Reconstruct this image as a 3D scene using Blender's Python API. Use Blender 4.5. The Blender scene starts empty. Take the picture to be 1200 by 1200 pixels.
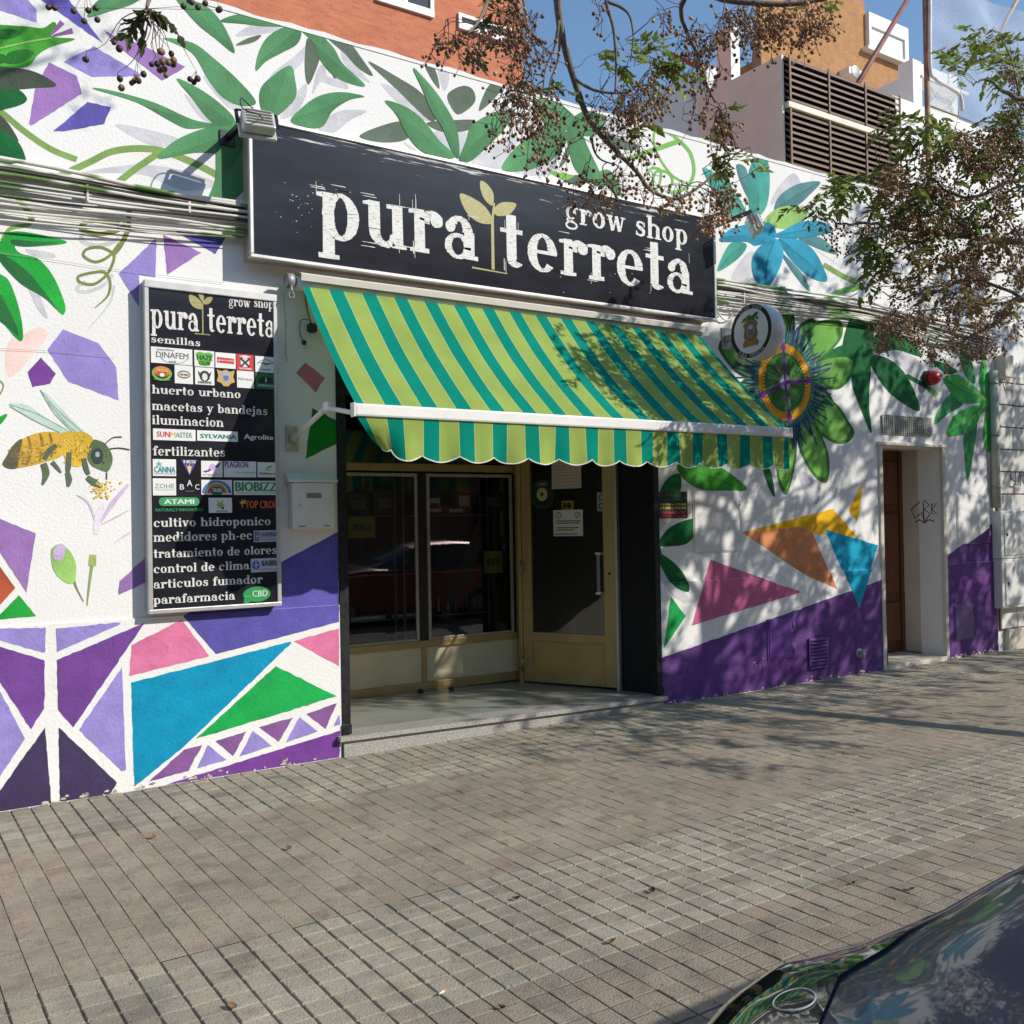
import bpy, bmesh, math, random
import numpy as np
from mathutils import Vector, Matrix
R = math.radians
rnd = random.Random(7)
scene = bpy.context.scene
COL = scene.collection

# ------------------------------------------------------------------ camera
F_PX, YAW, PITCH, ROLL, CAM_H = 1144.7, 0.58903, 0.01036, -0.01826, 1.6
def cam_axes():
    f = np.array([math.sin(YAW)*math.cos(PITCH), math.cos(YAW)*math.cos(PITCH), math.sin(PITCH)])
    r = np.array([math.cos(YAW), -math.sin(YAW), 0.0]); u = np.cross(r, f)
    c, s = math.cos(ROLL), math.sin(ROLL)
    return c*r + s*u, c*u - s*r, f
AX_R, AX_U, AX_F = cam_axes()
cam_d = bpy.data.cameras.new('camera'); cam = bpy.data.objects.new('camera', cam_d); COL.objects.link(cam)
cam_d.sensor_width = 36; cam_d.lens = 36*F_PX/1200; cam_d.clip_start = 0.05; cam_d.clip_end = 2000
m = Matrix.Identity(4)
for i in range(3):
    m[i][0], m[i][1], m[i][2] = AX_R[i], AX_U[i], -AX_F[i]
m[2][3] = CAM_H
cam.matrix_world = m
scene.camera = cam

# ------------------------------------------------------------------ sky, sun, exposure
LIGHT = Vector((-0.775, 1.0, -0.80)).normalized()          # the way the sunlight travels
w = bpy.data.worlds.new('World'); scene.world = w; w.use_nodes = True
nt = w.node_tree; bg = nt.nodes['Background']
sky = nt.nodes.new('ShaderNodeTexSky'); sky.sky_type = 'NISHITA'; sky.sun_disc = False
sky.sun_elevation = math.asin(-LIGHT.z); sky.sun_rotation = math.atan2(-LIGHT.x, -LIGHT.y)
sky.air_density = 1.35; sky.dust_density = 0.3; sky.ozone_density = 5.0
nt.links.new(sky.outputs[0], bg.inputs[0]); bg.inputs[1].default_value = 0.15
sd = bpy.data.lights.new('sun', 'SUN'); sd.energy = 4.1; sd.angle = R(0.53); sd.color = (1.0, 0.958, 0.885)
sun = bpy.data.objects.new('sun', sd); COL.objects.link(sun); sun.rotation_euler = LIGHT.to_track_quat('-Z', 'Y').to_euler()
sun.location = (8, -10, 12)
scene.view_settings.view_transform = 'Standard'; scene.view_settings.look = 'None'
scene.view_settings.exposure = 0.06; scene.view_settings.gamma = 1.0

# ------------------------------------------------------------------ from a pixel of the 1200 px photograph to the place
WY = 6.3                                                    # the painted wall stands at Y = 6.3
def ray(px, py): return AX_R*(px-600) + AX_U*(600-py) + AX_F*F_PX
def P(px, py, Y=WY):
    d = ray(px, py); t = Y/d[1]
    return Vector((d[0]*t, Y, CAM_H + d[2]*t))
def PD(px, py, depth):
    d = ray(px, py)*(depth/F_PX)
    return Vector((d[0], d[1], CAM_H + d[2]))
def PG(px, py, z=0.0):
    d = ray(px, py); t = (z-CAM_H)/d[2]
    return Vector((d[0]*t, d[1]*t, z))

# ------------------------------------------------------------------ colours and materials
def lin(c):
    c = c/255.0
    return c/12.92 if c <= 0.04045 else ((c+0.055)/1.055)**2.4
def rgb(r, g, b, k=1.0): return (lin(r)*k, lin(g)*k, lin(b)*k)
MATS = {}
def mat(name, col=(0.5, 0.5, 0.5), rough=0.6, metal=0.0, var=0.12, scale=6.0, bump=0.0, bscale=60.0, spec=0.5,
        attr=False, stretch=(1, 1, 1), coat=0.0, detail=4.0):
    if name in MATS: return MATS[name]
    mt = bpy.data.materials.new(name); mt.use_nodes = True; n = mt.node_tree.nodes; l = mt.node_tree.links
    b = n['Principled BSDF']; b.inputs['Roughness'].default_value = rough; b.inputs['Metallic'].default_value = metal
    b.inputs['Specular IOR Level'].default_value = spec; b.inputs['Coat Weight'].default_value = coat
    tc = n.new('ShaderNodeTexCoord'); mp = n.new('ShaderNodeMapping'); mp.inputs['Scale'].default_value = stretch
    l.new(tc.outputs['Object'], mp.inputs[0])
    nz = n.new('ShaderNodeTexNoise'); nz.inputs['Scale'].default_value = scale; nz.inputs['Detail'].default_value = detail
    l.new(mp.outputs[0], nz.inputs['Vector'])
    mr = n.new('ShaderNodeMapRange'); mr.inputs[1].default_value = 0.3; mr.inputs[2].default_value = 0.7
    mr.inputs[3].default_value = 1-var; mr.inputs[4].default_value = 1+var
    l.new(nz.outputs[0], mr.inputs[0])
    mx = n.new('ShaderNodeMix'); mx.data_type = 'RGBA'; mx.blend_type = 'MULTIPLY'; mx.inputs[0].default_value = 1.0
    if attr:
        at = n.new('ShaderNodeAttribute'); at.attribute_name = 'Col'; l.new(at.outputs[0], mx.inputs[6])
    else:
        mx.inputs[6].default_value = (*col, 1)
    l.new(mr.outputs[0], mx.inputs[7]); l.new(mx.outputs[2], b.inputs['Base Color'])
    if bump:
        nb = n.new('ShaderNodeTexNoise'); nb.inputs['Scale'].default_value = bscale; nb.inputs['Detail'].default_value = 3
        l.new(mp.outputs[0], nb.inputs['Vector'])
        bp = n.new('ShaderNodeBump'); bp.inputs['Strength'].default_value = bump; bp.inputs['Distance'].default_value = 0.01
        l.new(nb.outputs[0], bp.inputs['Height']); l.new(bp.outputs[0], b.inputs['Normal'])
    mt['mix'] = mx.name; MATS[name] = mt
    return mt
def glass_mat(name, tint=(0.9, 0.93, 0.92), refl=1.0, base=0.05):
    if name in MATS: return MATS[name]
    mt = bpy.data.materials.new(name); mt.use_nodes = True; n = mt.node_tree.nodes; l = mt.node_tree.links
    n.remove(n['Principled BSDF']); out = n['Material Output']
    tr = n.new('ShaderNodeBsdfTransparent'); tr.inputs[0].default_value = (*tint, 1)
    gl = n.new('ShaderNodeBsdfGlossy'); gl.inputs['Roughness'].default_value = 0.01
    fr = n.new('ShaderNodeFresnel'); fr.inputs[0].default_value = 1.5
    ma = n.new('ShaderNodeMath'); ma.operation = 'MULTIPLY'; ma.inputs[1].default_value = refl; ma.use_clamp = True
    mx = n.new('ShaderNodeMixShader'); l.new(fr.outputs[0], ma.inputs[0]); l.new(ma.outputs[0], mx.inputs[0])
    l.new(tr.outputs[0], mx.inputs[1]); l.new(gl.outputs[0], mx.inputs[2]); l.new(mx.outputs[0], out.inputs[0])
    MATS[name] = mt
    return mt

# ------------------------------------------------------------------ mesh building
class M:
    def __init__(s): s.v = []; s.f = []; s.mi = []; s.c = []; s.sm = []
    def add(s, vs, fs, mi=0, col=(1, 1, 1), smooth=False):
        o = len(s.v); s.v.extend([tuple(p) for p in vs])
        for f in fs:
            s.f.append([i+o for i in f]); s.mi.append(mi); s.c.append(col); s.sm.append(smooth)
        return s
    def box(s, a, b, mi=0, col=(1, 1, 1)):
        x0, y0, z0 = [min(p, q) for p, q in zip(a, b)]; x1, y1, z1 = [max(p, q) for p, q in zip(a, b)]
        v = [(x0, y0, z0), (x1, y0, z0), (x1, y1, z0), (x0, y1, z0), (x0, y0, z1), (x1, y0, z1), (x1, y1, z1), (x0, y1, z1)]
        return s.add(v, [(0, 3, 2, 1), (4, 5, 6, 7), (0, 1, 5, 4), (1, 2, 6, 5), (2, 3, 7, 6), (3, 0, 4, 7)], mi, col)
    def bbox(s, a, b, bev=0.006, mi=0, col=(1, 1, 1), mtx=None, seg=2):
        bm = bmesh.new(); bmesh.ops.create_cube(bm, size=1)
        d = [q-p for p, q in zip(a, b)]; c = [(p+q)/2 for p, q in zip(a, b)]
        for v in bm.verts: v.co = Vector((v.co.x*d[0]+c[0], v.co.y*d[1]+c[1], v.co.z*d[2]+c[2]))
        bmesh.ops.bevel(bm, geom=bm.edges[:], offset=min(bev, 0.45*min(abs(q) for q in d)), segments=seg, affect='EDGES', profile=0.5)
        bm.verts.index_update()
        vs = [(mtx @ v.co if mtx else v.co.copy()) for v in bm.verts]
        s.add(vs, [[v.index for v in f.verts] for f in bm.faces], mi, col, False); bm.free(); return s
    def obox(s, p, q, w, h, mi=0, up=(0, 0, 1), col=(1, 1, 1)):       # bar of section w x h from p to q
        p = Vector(p); q = Vector(q); d = (q-p).normalized(); u = Vector(up)
        if abs(d.dot(u)) > 0.98: u = Vector((1, 0, 0))
        sd = d.cross(u).normalized(); u = sd.cross(d).normalized()
        vs = []
        for e in (p, q):
            for a, b in ((-1, -1), (1, -1), (1, 1), (-1, 1)): vs.append(e + sd*(a*w/2) + u*(b*h/2))
        return s.add(vs, [(3, 2, 1, 0), (4, 5, 6, 7), (0, 1, 5, 4), (1, 2, 6, 5), (2, 3, 7, 6), (3, 0, 4, 7)], mi, col)
    def tube(s, path, rad, n=8, mi=0, col=(1, 1, 1), cap=True):
        path = [Vector(p) for p in path]; k = len(path)
        if not hasattr(rad, '__len__'): rad = [rad]*k
        vs = []; ref = None
        for i, p in enumerate(path):
            t = (path[min(i+1, k-1)] - path[max(i-1, 0)]); t = t.normalized() if t.length > 1e-9 else Vector((0, 0, 1))
            if ref is None: ref = Vector((0, 0, 1)) if abs(t.z) < 0.9 else Vector((1, 0, 0))
            a = t.cross(ref); a = a.normalized() if a.length > 1e-6 else t.orthogonal().normalized()
            b = t.cross(a); ref = -b if False else ref
            for j in range(n):
                g = 2*math.pi*j/n; vs.append(p + a*(math.cos(g)*rad[i]) + b*(math.sin(g)*rad[i]))
        fs = [(i*n+j, i*n+(j+1) % n, (i+1)*n+(j+1) % n, (i+1)*n+j) for i in range(k-1) for j in range(n)]
        if cap: fs += [tuple(range(n-1, -1, -1)), tuple(range((k-1)*n, k*n))]
        return s.add(vs, fs, mi, col, True)
    def lathe(s, prof, c, axis='z', n=24, mi=0, col=(1, 1, 1)):         # prof: (radius, along)
        vs = []; k = len(prof)
        for r, h in prof:
            for j in range(n):
                g = 2*math.pi*j/n; x, y = r*math.cos(g), r*math.sin(g)
                q = {'z': (x, y, h), 'y': (x, h, y), 'x': (h, x, y)}[axis]
                vs.append((c[0]+q[0], c[1]+q[1], c[2]+q[2]))
        fs = [(i*n+j, i*n+(j+1) % n, (i+1)*n+(j+1) % n, (i+1)*n+j) for i in range(k-1) for j in range(n)]
        fs += [tuple(range(n-1, -1, -1)), tuple(range((k-1)*n, k*n))]
        return s.add(vs, fs, mi, col, True)
    def poly(s, pts, mi=0, col=(1, 1, 1)): return s.add(pts, [tuple(range(len(pts)))], mi, col)
    def prism(s, pts, off, mi=0, col=(1, 1, 1)):                        # outline pts pushed by off
        n = len(pts); off = Vector(off); a = [Vector(p) for p in pts]; vs = a + [p+off for p in a]
        fs = [tuple(range(n-1, -1, -1)), tuple(range(n, 2*n))] + [(i, (i+1) % n, n+(i+1) % n, n+i) for i in range(n)]
        return s.add(vs, fs, mi, col)
    def ico(s, c, r, mi=0, col=(1, 1, 1), sub=1, sq=(1, 1, 1)):
        vs, fs = ICO[sub]
        return s.add([(c[0]+v[0]*r*sq[0], c[1]+v[1]*r*sq[1], c[2]+v[2]*r*sq[2]) for v in vs], fs, mi, col, True)
def _ico(sub):
    bm = bmesh.new(); bmesh.ops.create_icosphere(bm, subdivisions=sub, radius=1); bm.verts.index_update()
    r = ([tuple(v.co) for v in bm.verts], [tuple(v.index for v in f.verts) for f in bm.faces]); bm.free(); return r
ICO = {1: _ico(1), 2: _ico(2), 3: _ico(3)}
ORG = {}
def obj(name, mb, mats, parent=None, smooth=None, corner_cols=None, fix=False):
    me = bpy.data.meshes.new(name); o = bpy.data.objects.new(name, me); COL.objects.link(o)
    org = Vector((0, 0, 0)); q = parent
    if parent is not None: org = ORG.get(parent.name, Vector((0, 0, 0)))
    me.from_pydata([(v[0]-org.x, v[1]-org.y, v[2]-org.z) for v in mb.v], [], mb.f)
    for mt in (mats if isinstance(mats, (list, tuple)) else [mats]): me.materials.append(mt)
    me.polygons.foreach_set('material_index', mb.mi)
    me.polygons.foreach_set('use_smooth', mb.sm if smooth is None else [smooth]*len(mb.f))
    ca = me.color_attributes.new('Col', 'FLOAT_COLOR', 'CORNER'); buf = []
    if corner_cols is None:
        for f, c in zip(mb.f, mb.c): buf.extend([c[0], c[1], c[2], 1.0]*len(f))
    else:
        for c in corner_cols: buf.extend([c[0], c[1], c[2], 1.0])
    ca.data.foreach_set('color', buf)
    me.validate(); me.update()
    if fix:
        bm = bmesh.new(); bm.from_mesh(me); bmesh.ops.recalc_face_normals(bm, faces=bm.faces[:]); bm.to_mesh(me); bm.free()
    if parent is not None: o.parent = parent; ORG[o.name] = org
    return o
def tag(o, label, cat, group=None, kind=None):
    if label: o['label'] = label
    if cat: o['category'] = cat
    if group: o['group'] = group
    if kind: o['kind'] = kind
    return o
def thing(name, label, cat, loc=(0, 0, 0), group=None):
    o = bpy.data.objects.new(name, None); COL.objects.link(o); o.location = loc; o.empty_display_size = 0.1
    ORG[o.name] = Vector(loc); return tag(o, label, cat, group)
def dup(root, loc, label=None, group=None, rotz=None):
    r = root.copy(); COL.objects.link(r); r.location = loc
    if rotz is not None: r.rotation_euler = (0, 0, rotz)
    if label: r['label'] = label
    if group: r['group'] = group
    for ch in list(root.children):
        c = ch.copy(); COL.objects.link(c); c.parent = r
        for g in ch.children:
            d = g.copy(); COL.objects.link(d); d.parent = c
    return r
def smooth_path(pts, n=6, closed=False):
    pts = [Vector(p) for p in pts]; k = len(pts); out = []
    rng = range(k) if closed else range(k-1)
    for i in rng:
        if closed: p0, p1, p2, p3 = pts[(i-1) % k], pts[i], pts[(i+1) % k], pts[(i+2) % k]
        else: p0, p1, p2, p3 = pts[max(i-1, 0)], pts[i], pts[i+1], pts[min(i+2, k-1)]
        for j in range(n):
            t = j/n; t2 = t*t; t3 = t2*t
            out.append(0.5*((2*p1) + (p2-p0)*t + (2*p0-5*p1+4*p2-p3)*t2 + (3*p1-p0-3*p2+p3)*t3))
    if not closed: out.append(pts[-1])
    return out
def ribbon2d(pts, w):                                                   # flat strip in 2-D, w a number or one per point
    k = len(pts); L = []; Rr = []
    for i, p in enumerate(pts):
        a = pts[max(i-1, 0)]; b = pts[min(i+1, k-1)]; dx, dy = b[0]-a[0], b[1]-a[1]; d = math.hypot(dx, dy) or 1
        ww = (w[i] if hasattr(w, '__len__') else w)/2; nx, ny = -dy/d*ww, dx/d*ww
        L.append((p[0]+nx, p[1]+ny)); Rr.append((p[0]-nx, p[1]-ny))
    return L, Rr

# ------------------------------------------------------------------ common materials
white_paint = mat('white_lacquer', rgb(232, 228, 220), 0.45, var=0.05, scale=9, bump=0.02)
alu = mat('aged_aluminium', rgb(200, 198, 192), 0.38, 0.6, var=0.1, scale=12)
black_metal = mat('black_metal', (0.012, 0.012, 0.014), 0.35, var=0.3, scale=20)
dark_plastic = mat('dark_plastic', (0.02, 0.02, 0.022), 0.5)
grey_metal = mat('grey_metal', rgb(150, 150, 148), 0.45, 0.3)
paper = mat('paper', rgb(225, 222, 214), 0.8, var=0.04)
ink = mat('ink', (0.02, 0.02, 0.025), 0.7)
# ================================================================== SETTING: ground
def paver_rows():
    pitch = 0.1025; x0 = 3.06 - 40*pitch; rng = random.Random(3)
    mb = M(); cc = []
    ys = [(k, 2.83 + (k-13)*pitch) for k in range(0, 47)]
    for k, y in ys:
        # the worn brown band, the two bands of deeper jointed grey pavers and the plain beige band by the kerb
        if y > 5.38 or 3.74 < y + 0.001 and y < 3.745 or 2.82 < y < 3.74: band = 'grey'
        elif y >= 3.74: band = 'brown'
        else: band = 'beige'
        for i in range(0, 136):
            x = x0 + i*pitch
            g, hgt, bev = {'grey': (0.0052, 0.0065, 0.0030), 'brown': (0.0022, 0.0013, 0.0016), 'beige': (0.0038, 0.0022, 0.0024)}[band]
            gx = g*(0.35 if (i+int(k*0.37)) % 2 == 0 and band == 'brown' else 1.0)
            a, b = x + g/2*1.15, x + pitch - g/2*1.15; c, d = y + gx*0.62, y + pitch - gx*0.62
            z = rng.gauss(0, 0.0007); tx = rng.gauss(0, 0.0008); ty = rng.gauss(0, 0.0008)
            zz = [z-tx-ty, z+tx-ty, z+tx+ty, z-tx+ty]
            base = {'grey': (0.385, 0.334, 0.244), 'brown': (0.356, 0.290, 0.206), 'beige': (0.318, 0.264, 0.190)}[band]
            q = 1 + rng.gauss(0, 0.06 if band != 'brown' else 0.04); wq = rng.gauss(0, 0.018)
            if rng.random() < 0.03: q *= 0.82
            col = (base[0]*q*(1+wq), base[1]*q, base[2]*q*(1-wq))
            top = [(a+bev, c+bev, zz[0]), (b-bev, c+bev, zz[1]), (b-bev, d-bev, zz[2]), (a+bev, d-bev, zz[3])]
            bot = [(a, c, -hgt), (b, c, -hgt), (b, d, -hgt), (a, d, -hgt)]
            fs = [(4, 5, 6, 7), (0, 1, 5, 4), (1, 2, 6, 5), (2, 3, 7, 6), (3, 0, 4, 7)]
            mb.add(bot+top, fs, 0, col)
    return mb
pv = mat('paving_concrete', rough=0.85, var=0.13, scale=2.3, bump=0.6, bscale=120, attr=True, detail=9)
# a second, finer layer of dirt blotches on the pavers
def add_stains(mt, sc, lo, hi, dark):
    n = mt.node_tree.nodes; l = mt.node_tree.links; b = n['Principled BSDF']
    src = b.inputs['Base Color'].links[0].from_socket
    tc = n.new('ShaderNodeTexCoord'); nz = n.new('ShaderNodeTexNoise'); nz.inputs['Scale'].default_value = sc; nz.inputs['Detail'].default_value = 6
    nz.inputs['Roughness'].default_value = 0.62
    l.new(tc.outputs['Object'], nz.inputs['Vector'])
    mr = n.new('ShaderNodeMapRange'); mr.inputs[1].default_value = lo; mr.inputs[2].default_value = hi; mr.inputs[3].default_value = dark; mr.inputs[4].default_value = 1
    l.new(nz.outputs[0], mr.inputs[0])
    mx = n.new('ShaderNodeMix'); mx.data_type = 'RGBA'; mx.blend_type = 'MULTIPLY'; mx.inputs[0].default_value = 1
    l.new(src, mx.inputs[6]); l.new(mr.outputs[0], mx.inputs[7]); l.new(mx.outputs[2], b.inputs['Base Color'])
add_stains(pv, 5.5, 0.34, 0.5, 0.74); add_stains(pv, 38, 0.31, 0.42, 0.60); add_stains(pv, 1.1, 0.36, 0.56, 0.84); add_stains(pv, 95, 0.36, 0.56, 0.80); add_stains(pv, 13, 0.33, 0.44, 0.78); add_stains(pv, 21, 0.285, 0.31, 0.5)
side = obj('sidewalk', paver_rows(), pv); tag(side, None, None, kind='structure')
jm = mat('joint_grit', (0.155, 0.132, 0.102), 0.95, var=0.35, scale=30, bump=0.4, bscale=200)
b_ = M(); b_.add([(-60, 1.5, -0.0068), (80, 1.5, -0.0068), (80, 6.7, -0.0068), (-60, 6.7, -0.0068)], [(0, 1, 2, 3)])
b_.box((-60, 1.38, -0.5), (80, 1.497, 0.0))
tag(obj('pavement_bed', b_, jm), None, None, kind='structure')
asph = mat('asphalt', (0.05, 0.05, 0.052), 0.9, var=0.25, scale=14, bump=0.5, bscale=220)
b_ = M(); b_.add([(-60, -9, -0.13), (80, -9, -0.13), (80, 1.379, -0.13), (-60, 1.379, -0.13)], [(0, 1, 2, 3)])
tag(obj('road', b_, asph), None, None, kind='structure')
soil = mat('far_ground', (0.16, 0.14, 0.11), 0.95, var=0.2, scale=3)
b_ = M(); b_.add([(-600, -600, -0.55), (600, -600, -0.55), (600, 600, -0.55), (-600, 600, -0.55)], [(0, 1, 2, 3)])
tag(obj('ground', b_, soil), None, None, kind='structure')
b_ = M(); b_.box((-60, -13, -0.5), (80, -9, -0.01))
tag(obj('far_pavement', b_, jm), None, None, kind='structure')

# ================================================================== the painted shop building
BX0, BX1, OX0, OX1, DX0, DX1 = -4.0, 10.93, 2.755, 5.725, 8.81, 9.912
OZ, DZ, TOP = 2.95, 2.33, 5.0
bld = thing('shop_building', 'low white street building with a painted leaf, bee and geometric mural around a recessed shopfront', 'building', (0, WY, 0))
stucco = mat('white_stucco', rgb(236, 233, 227, 1.0), 0.88, spec=0.2, var=0.035, scale=1.6, bump=0.33, bscale=55)
add_stains(stucco, 2.2, 0.26, 0.42, 0.93)
wl = M(); xs = [BX0, OX0, OX1, DX0, DX1, BX1]; zs = [0 - 0.3, 1.05, DZ, OZ, TOP]; TH = 0.3
def filled(i, k):
    if not (0 <= i < 5 and 0 <= k < 4): return False
    if i == 1 and k < 3: return False
    if i == 3 and k < 2: return False
    return True
for i in range(5):
    for k in range(4):
        if not filled(i, k): continue
        a, b, c, d = xs[i], xs[i+1], zs[k], zs[k+1]; y0, y1 = WY, WY+TH
        wl.poly([(a, y0, c), (b, y0, c), (b, y0, d), (a, y0, d)]); wl.poly([(a, y1, d), (b, y1, d), (b, y1, c), (a, y1, c)])
        if not filled(i-1, k): wl.poly([(a, y1, c), (a, y0, c), (a, y0, d), (a, y1, d)])
        if not filled(i+1, k): wl.poly([(b, y0, c), (b, y1, c), (b, y1, d), (b, y0, d)])
        if not filled(i, k-1): wl.poly([(a, y1, c), (b, y1, c), (b, y0, c), (a, y0, c)])
        if not filled(i, k+1): wl.poly([(a, y0, d), (b, y0, d), (b, y1, d), (a, y1, d)])
DY = WY-0.012
for a, b in ((BX0, OX0-0.001), (OX1+0.001, DX0-0.035), (DX1+0.035, BX1)):
    wl.box((a, DY, -0.3), (b, WY+0.05, 1.05))
# lumpy top edge of the parapet
rng = random.Random(11); n = 120; top = []
for i in range(n+1):
    x = BX0 + (BX1-BX0)*i/n; top.append((x, 5.0 + 0.012 + rng.uniform(-0.008, 0.012)))
for i in range(n):
    (a, za), (b, zb) = top[i], top[i+1]; y0, y1 = WY-0.006, WY+TH+0.006
    wl.add([(a, y0, 4.985), (b, y0, 4.985), (b, y0, zb), (a, y0, za), (a, y1, 4.985), (b, y1, 4.985), (b, y1, zb), (a, y1, za)],
           [(0, 1, 2, 3), (3, 2, 6, 7), (7, 6, 5, 4), (4, 5, 1, 0)])
wall = obj('wall', wl, stucco, bld)
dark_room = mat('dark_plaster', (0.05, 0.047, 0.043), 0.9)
b_ = M()
b_.poly([(BX0, 12, -0.3), (BX1, 12, -0.3), (BX1, 12, 4.6), (BX0, 12, 4.6)])
b_.poly([(BX0, 6.6, -0.3), (BX0, 12, -0.3), (BX0, 12, 4.6), (BX0, 6.6, 4.6)]); b_.poly([(BX1, 6.6, -0.3), (BX1, 12, -0.3), (BX1, 12, 4.6), (BX1, 6.6, 4.6)])
obj('rear_wall', b_, stucco, bld)
b_ = M(); b_.box((BX0, WY+TH+0.001, 4.6), (BX1, 12.05, 4.72)); obj('roof', b_, mat('roof_felt', (0.13, 0.12, 0.11), 0.9), bld)

# ------------------------------------------------------------------ mural: paint on the wall (sub-part of the wall)
LAY = 0.0007
class Mural:
    def __init__(s): s.mb = M(); s.cc = []; s.items = []; s.r = random.Random(8)
    def finish(s):                                                      # every coat of paint lies a hair over the one below
        s.items.sort(key=lambda t: t[0])
        for i, (ly, q, y, cs) in enumerate(s.items):
            s.mb.add([(p[0], y - 0.0008 - i*2.2e-6, p[1]) for p in q], [tuple(range(len(q)))]); s.cc += cs
    def _clip(s, pts, ax, val, keep_gt):
        out = []
        for i in range(len(pts)):
            a, b = pts[i], pts[(i+1) % len(pts)]
            ia = (a[ax] >= val) if keep_gt else (a[ax] <= val); ib = (b[ax] >= val) if keep_gt else (b[ax] <= val)
            if ia: out.append(a)
            if ia != ib:
                t = (val-a[ax])/(b[ax]-a[ax]); out.append((a[0]+(b[0]-a[0])*t, a[1]+(b[1]-a[1])*t))
        return out
    def xz(s, pts, col, layer, grad=None):
        pts = s._clip(pts, 0, BX1-0.012, False)
        for lo, hi, y in ((0.003, 1.05, DY), (1.05, 4.984, WY)):
            q = s._clip(s._clip(pts, 1, lo, True), 1, hi, False)
            if len(q) < 3: continue
            cs = []; s.items.append((layer, q, y, cs))
            for p in q:
                k = 1.0 if grad is None else 1 + grad[2]*max(-1, min(1, ((p[0]-grad[3])*grad[0] + (p[1]-grad[4])*grad[1])))
                cs.append((col[0]*k, col[1]*k, col[2]*k))
    def px(s, pts, col, layer=3, curve=False, grad=0.0, axis=None, jag=False):
        if jag and not curve:
            o = []
            for i in range(len(pts)):
                a, b = pts[i], pts[(i+1) % len(pts)]; n = max(1, int(math.hypot(a[0]-b[0], a[1]-b[1])/5)); o.append(a)
                for j in range(1, n): t = j/n; o.append((a[0]+(b[0]-a[0])*t+s.r.gauss(0, .28), a[1]+(b[1]-a[1])*t+s.r.gauss(0, .28)))
            pts = o
        if curve: pts = [(v.x, v.y) for v in smooth_path([(p[0], p[1], 0) for p in pts], 5, True)]
        q = [(v.x, v.z) for v in (P(a, b) for a, b in pts)]
        g = None
        if grad:
            cx = sum(p[0] for p in q)/len(q); cz = sum(p[1] for p in q)/len(q); L = max(math.hypot(p[0]-cx, p[1]-cz) for p in q)
            far = max(q, key=lambda p: math.hypot(p[0]-cx, p[1]-cz)); dx, dz = far[0]-cx, far[1]-cz
            g = (dx/(L*L), dz/(L*L), grad, cx, cz)
        s.xz(q, col, layer, g)
    def stroke(s, pts, wpx, col, layer=2, n=6):
        pp = smooth_path([(p[0], p[1], 0) for p in pts], n); pp = [(v.x, v.y) for v in pp]
        if hasattr(wpx, '__len__'):
            t = np.linspace(0, len(wpx)-1, len(pp)); wpx = list(np.interp(t, range(len(wpx)), wpx))
        L, Rr = ribbon2d(pp, wpx)
        for i in range(len(pp)-1): s.px([L[i], L[i+1], Rr[i+1], Rr[i]], col, layer)
    def vein(s, pts, col, layer):
        a, b = max(((p, q) for p in pts for q in pts), key=lambda t: (t[0][0]-t[1][0])**2+(t[0][1]-t[1][1])**2)
        mx = sum(p[0] for p in pts)/len(pts); my = sum(p[1] for p in pts)/len(pts)
        s.stroke([(a[0]*.9+mx*.1, a[1]*.9+my*.1), (mx, my), (b[0]*.9+mx*.1, b[1]*.9+my*.1)], [0.6, 1.6, 0.6], col, layer)
mu = Mural()
C = dict(teal=rgb(10, 146, 184), green=rgb(30, 168, 80), pink=rgb(222, 122, 160), vio=rgb(98, 90, 172), lav=rgb(155, 140, 205), pur=rgb(118, 72, 148),
         ind=rgb(68, 56, 90), plum=rgb(138, 92, 150), mauve=rgb(160, 120, 182), base=rgb(122, 68, 150), base2=rgb(108, 68, 132), leaf=rgb(88, 146, 96), dleaf=rgb(98, 112, 94),
         sh=rgb(208, 206, 208), brg=rgb(38, 165, 62), olive=rgb(132, 140, 78), stem=rgb(132, 164, 90), tq=rgb(72, 165, 148), tqd=rgb(88, 140, 142), cy=rgb(44, 152, 180),
         yel=rgb(240, 184, 20), org=rgb(220, 142, 92), cyan=rgb(15, 160, 195), dg=rgb(20, 105, 52), lg=rgb(84, 196, 92), mg=rgb(72, 160, 96), tend=rgb(128, 186, 92),
         ylg=rgb(150, 190, 105), dk=rgb(70, 80, 66), pet=rgb(96, 158, 66), bud=rgb(70, 160, 50))
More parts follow.
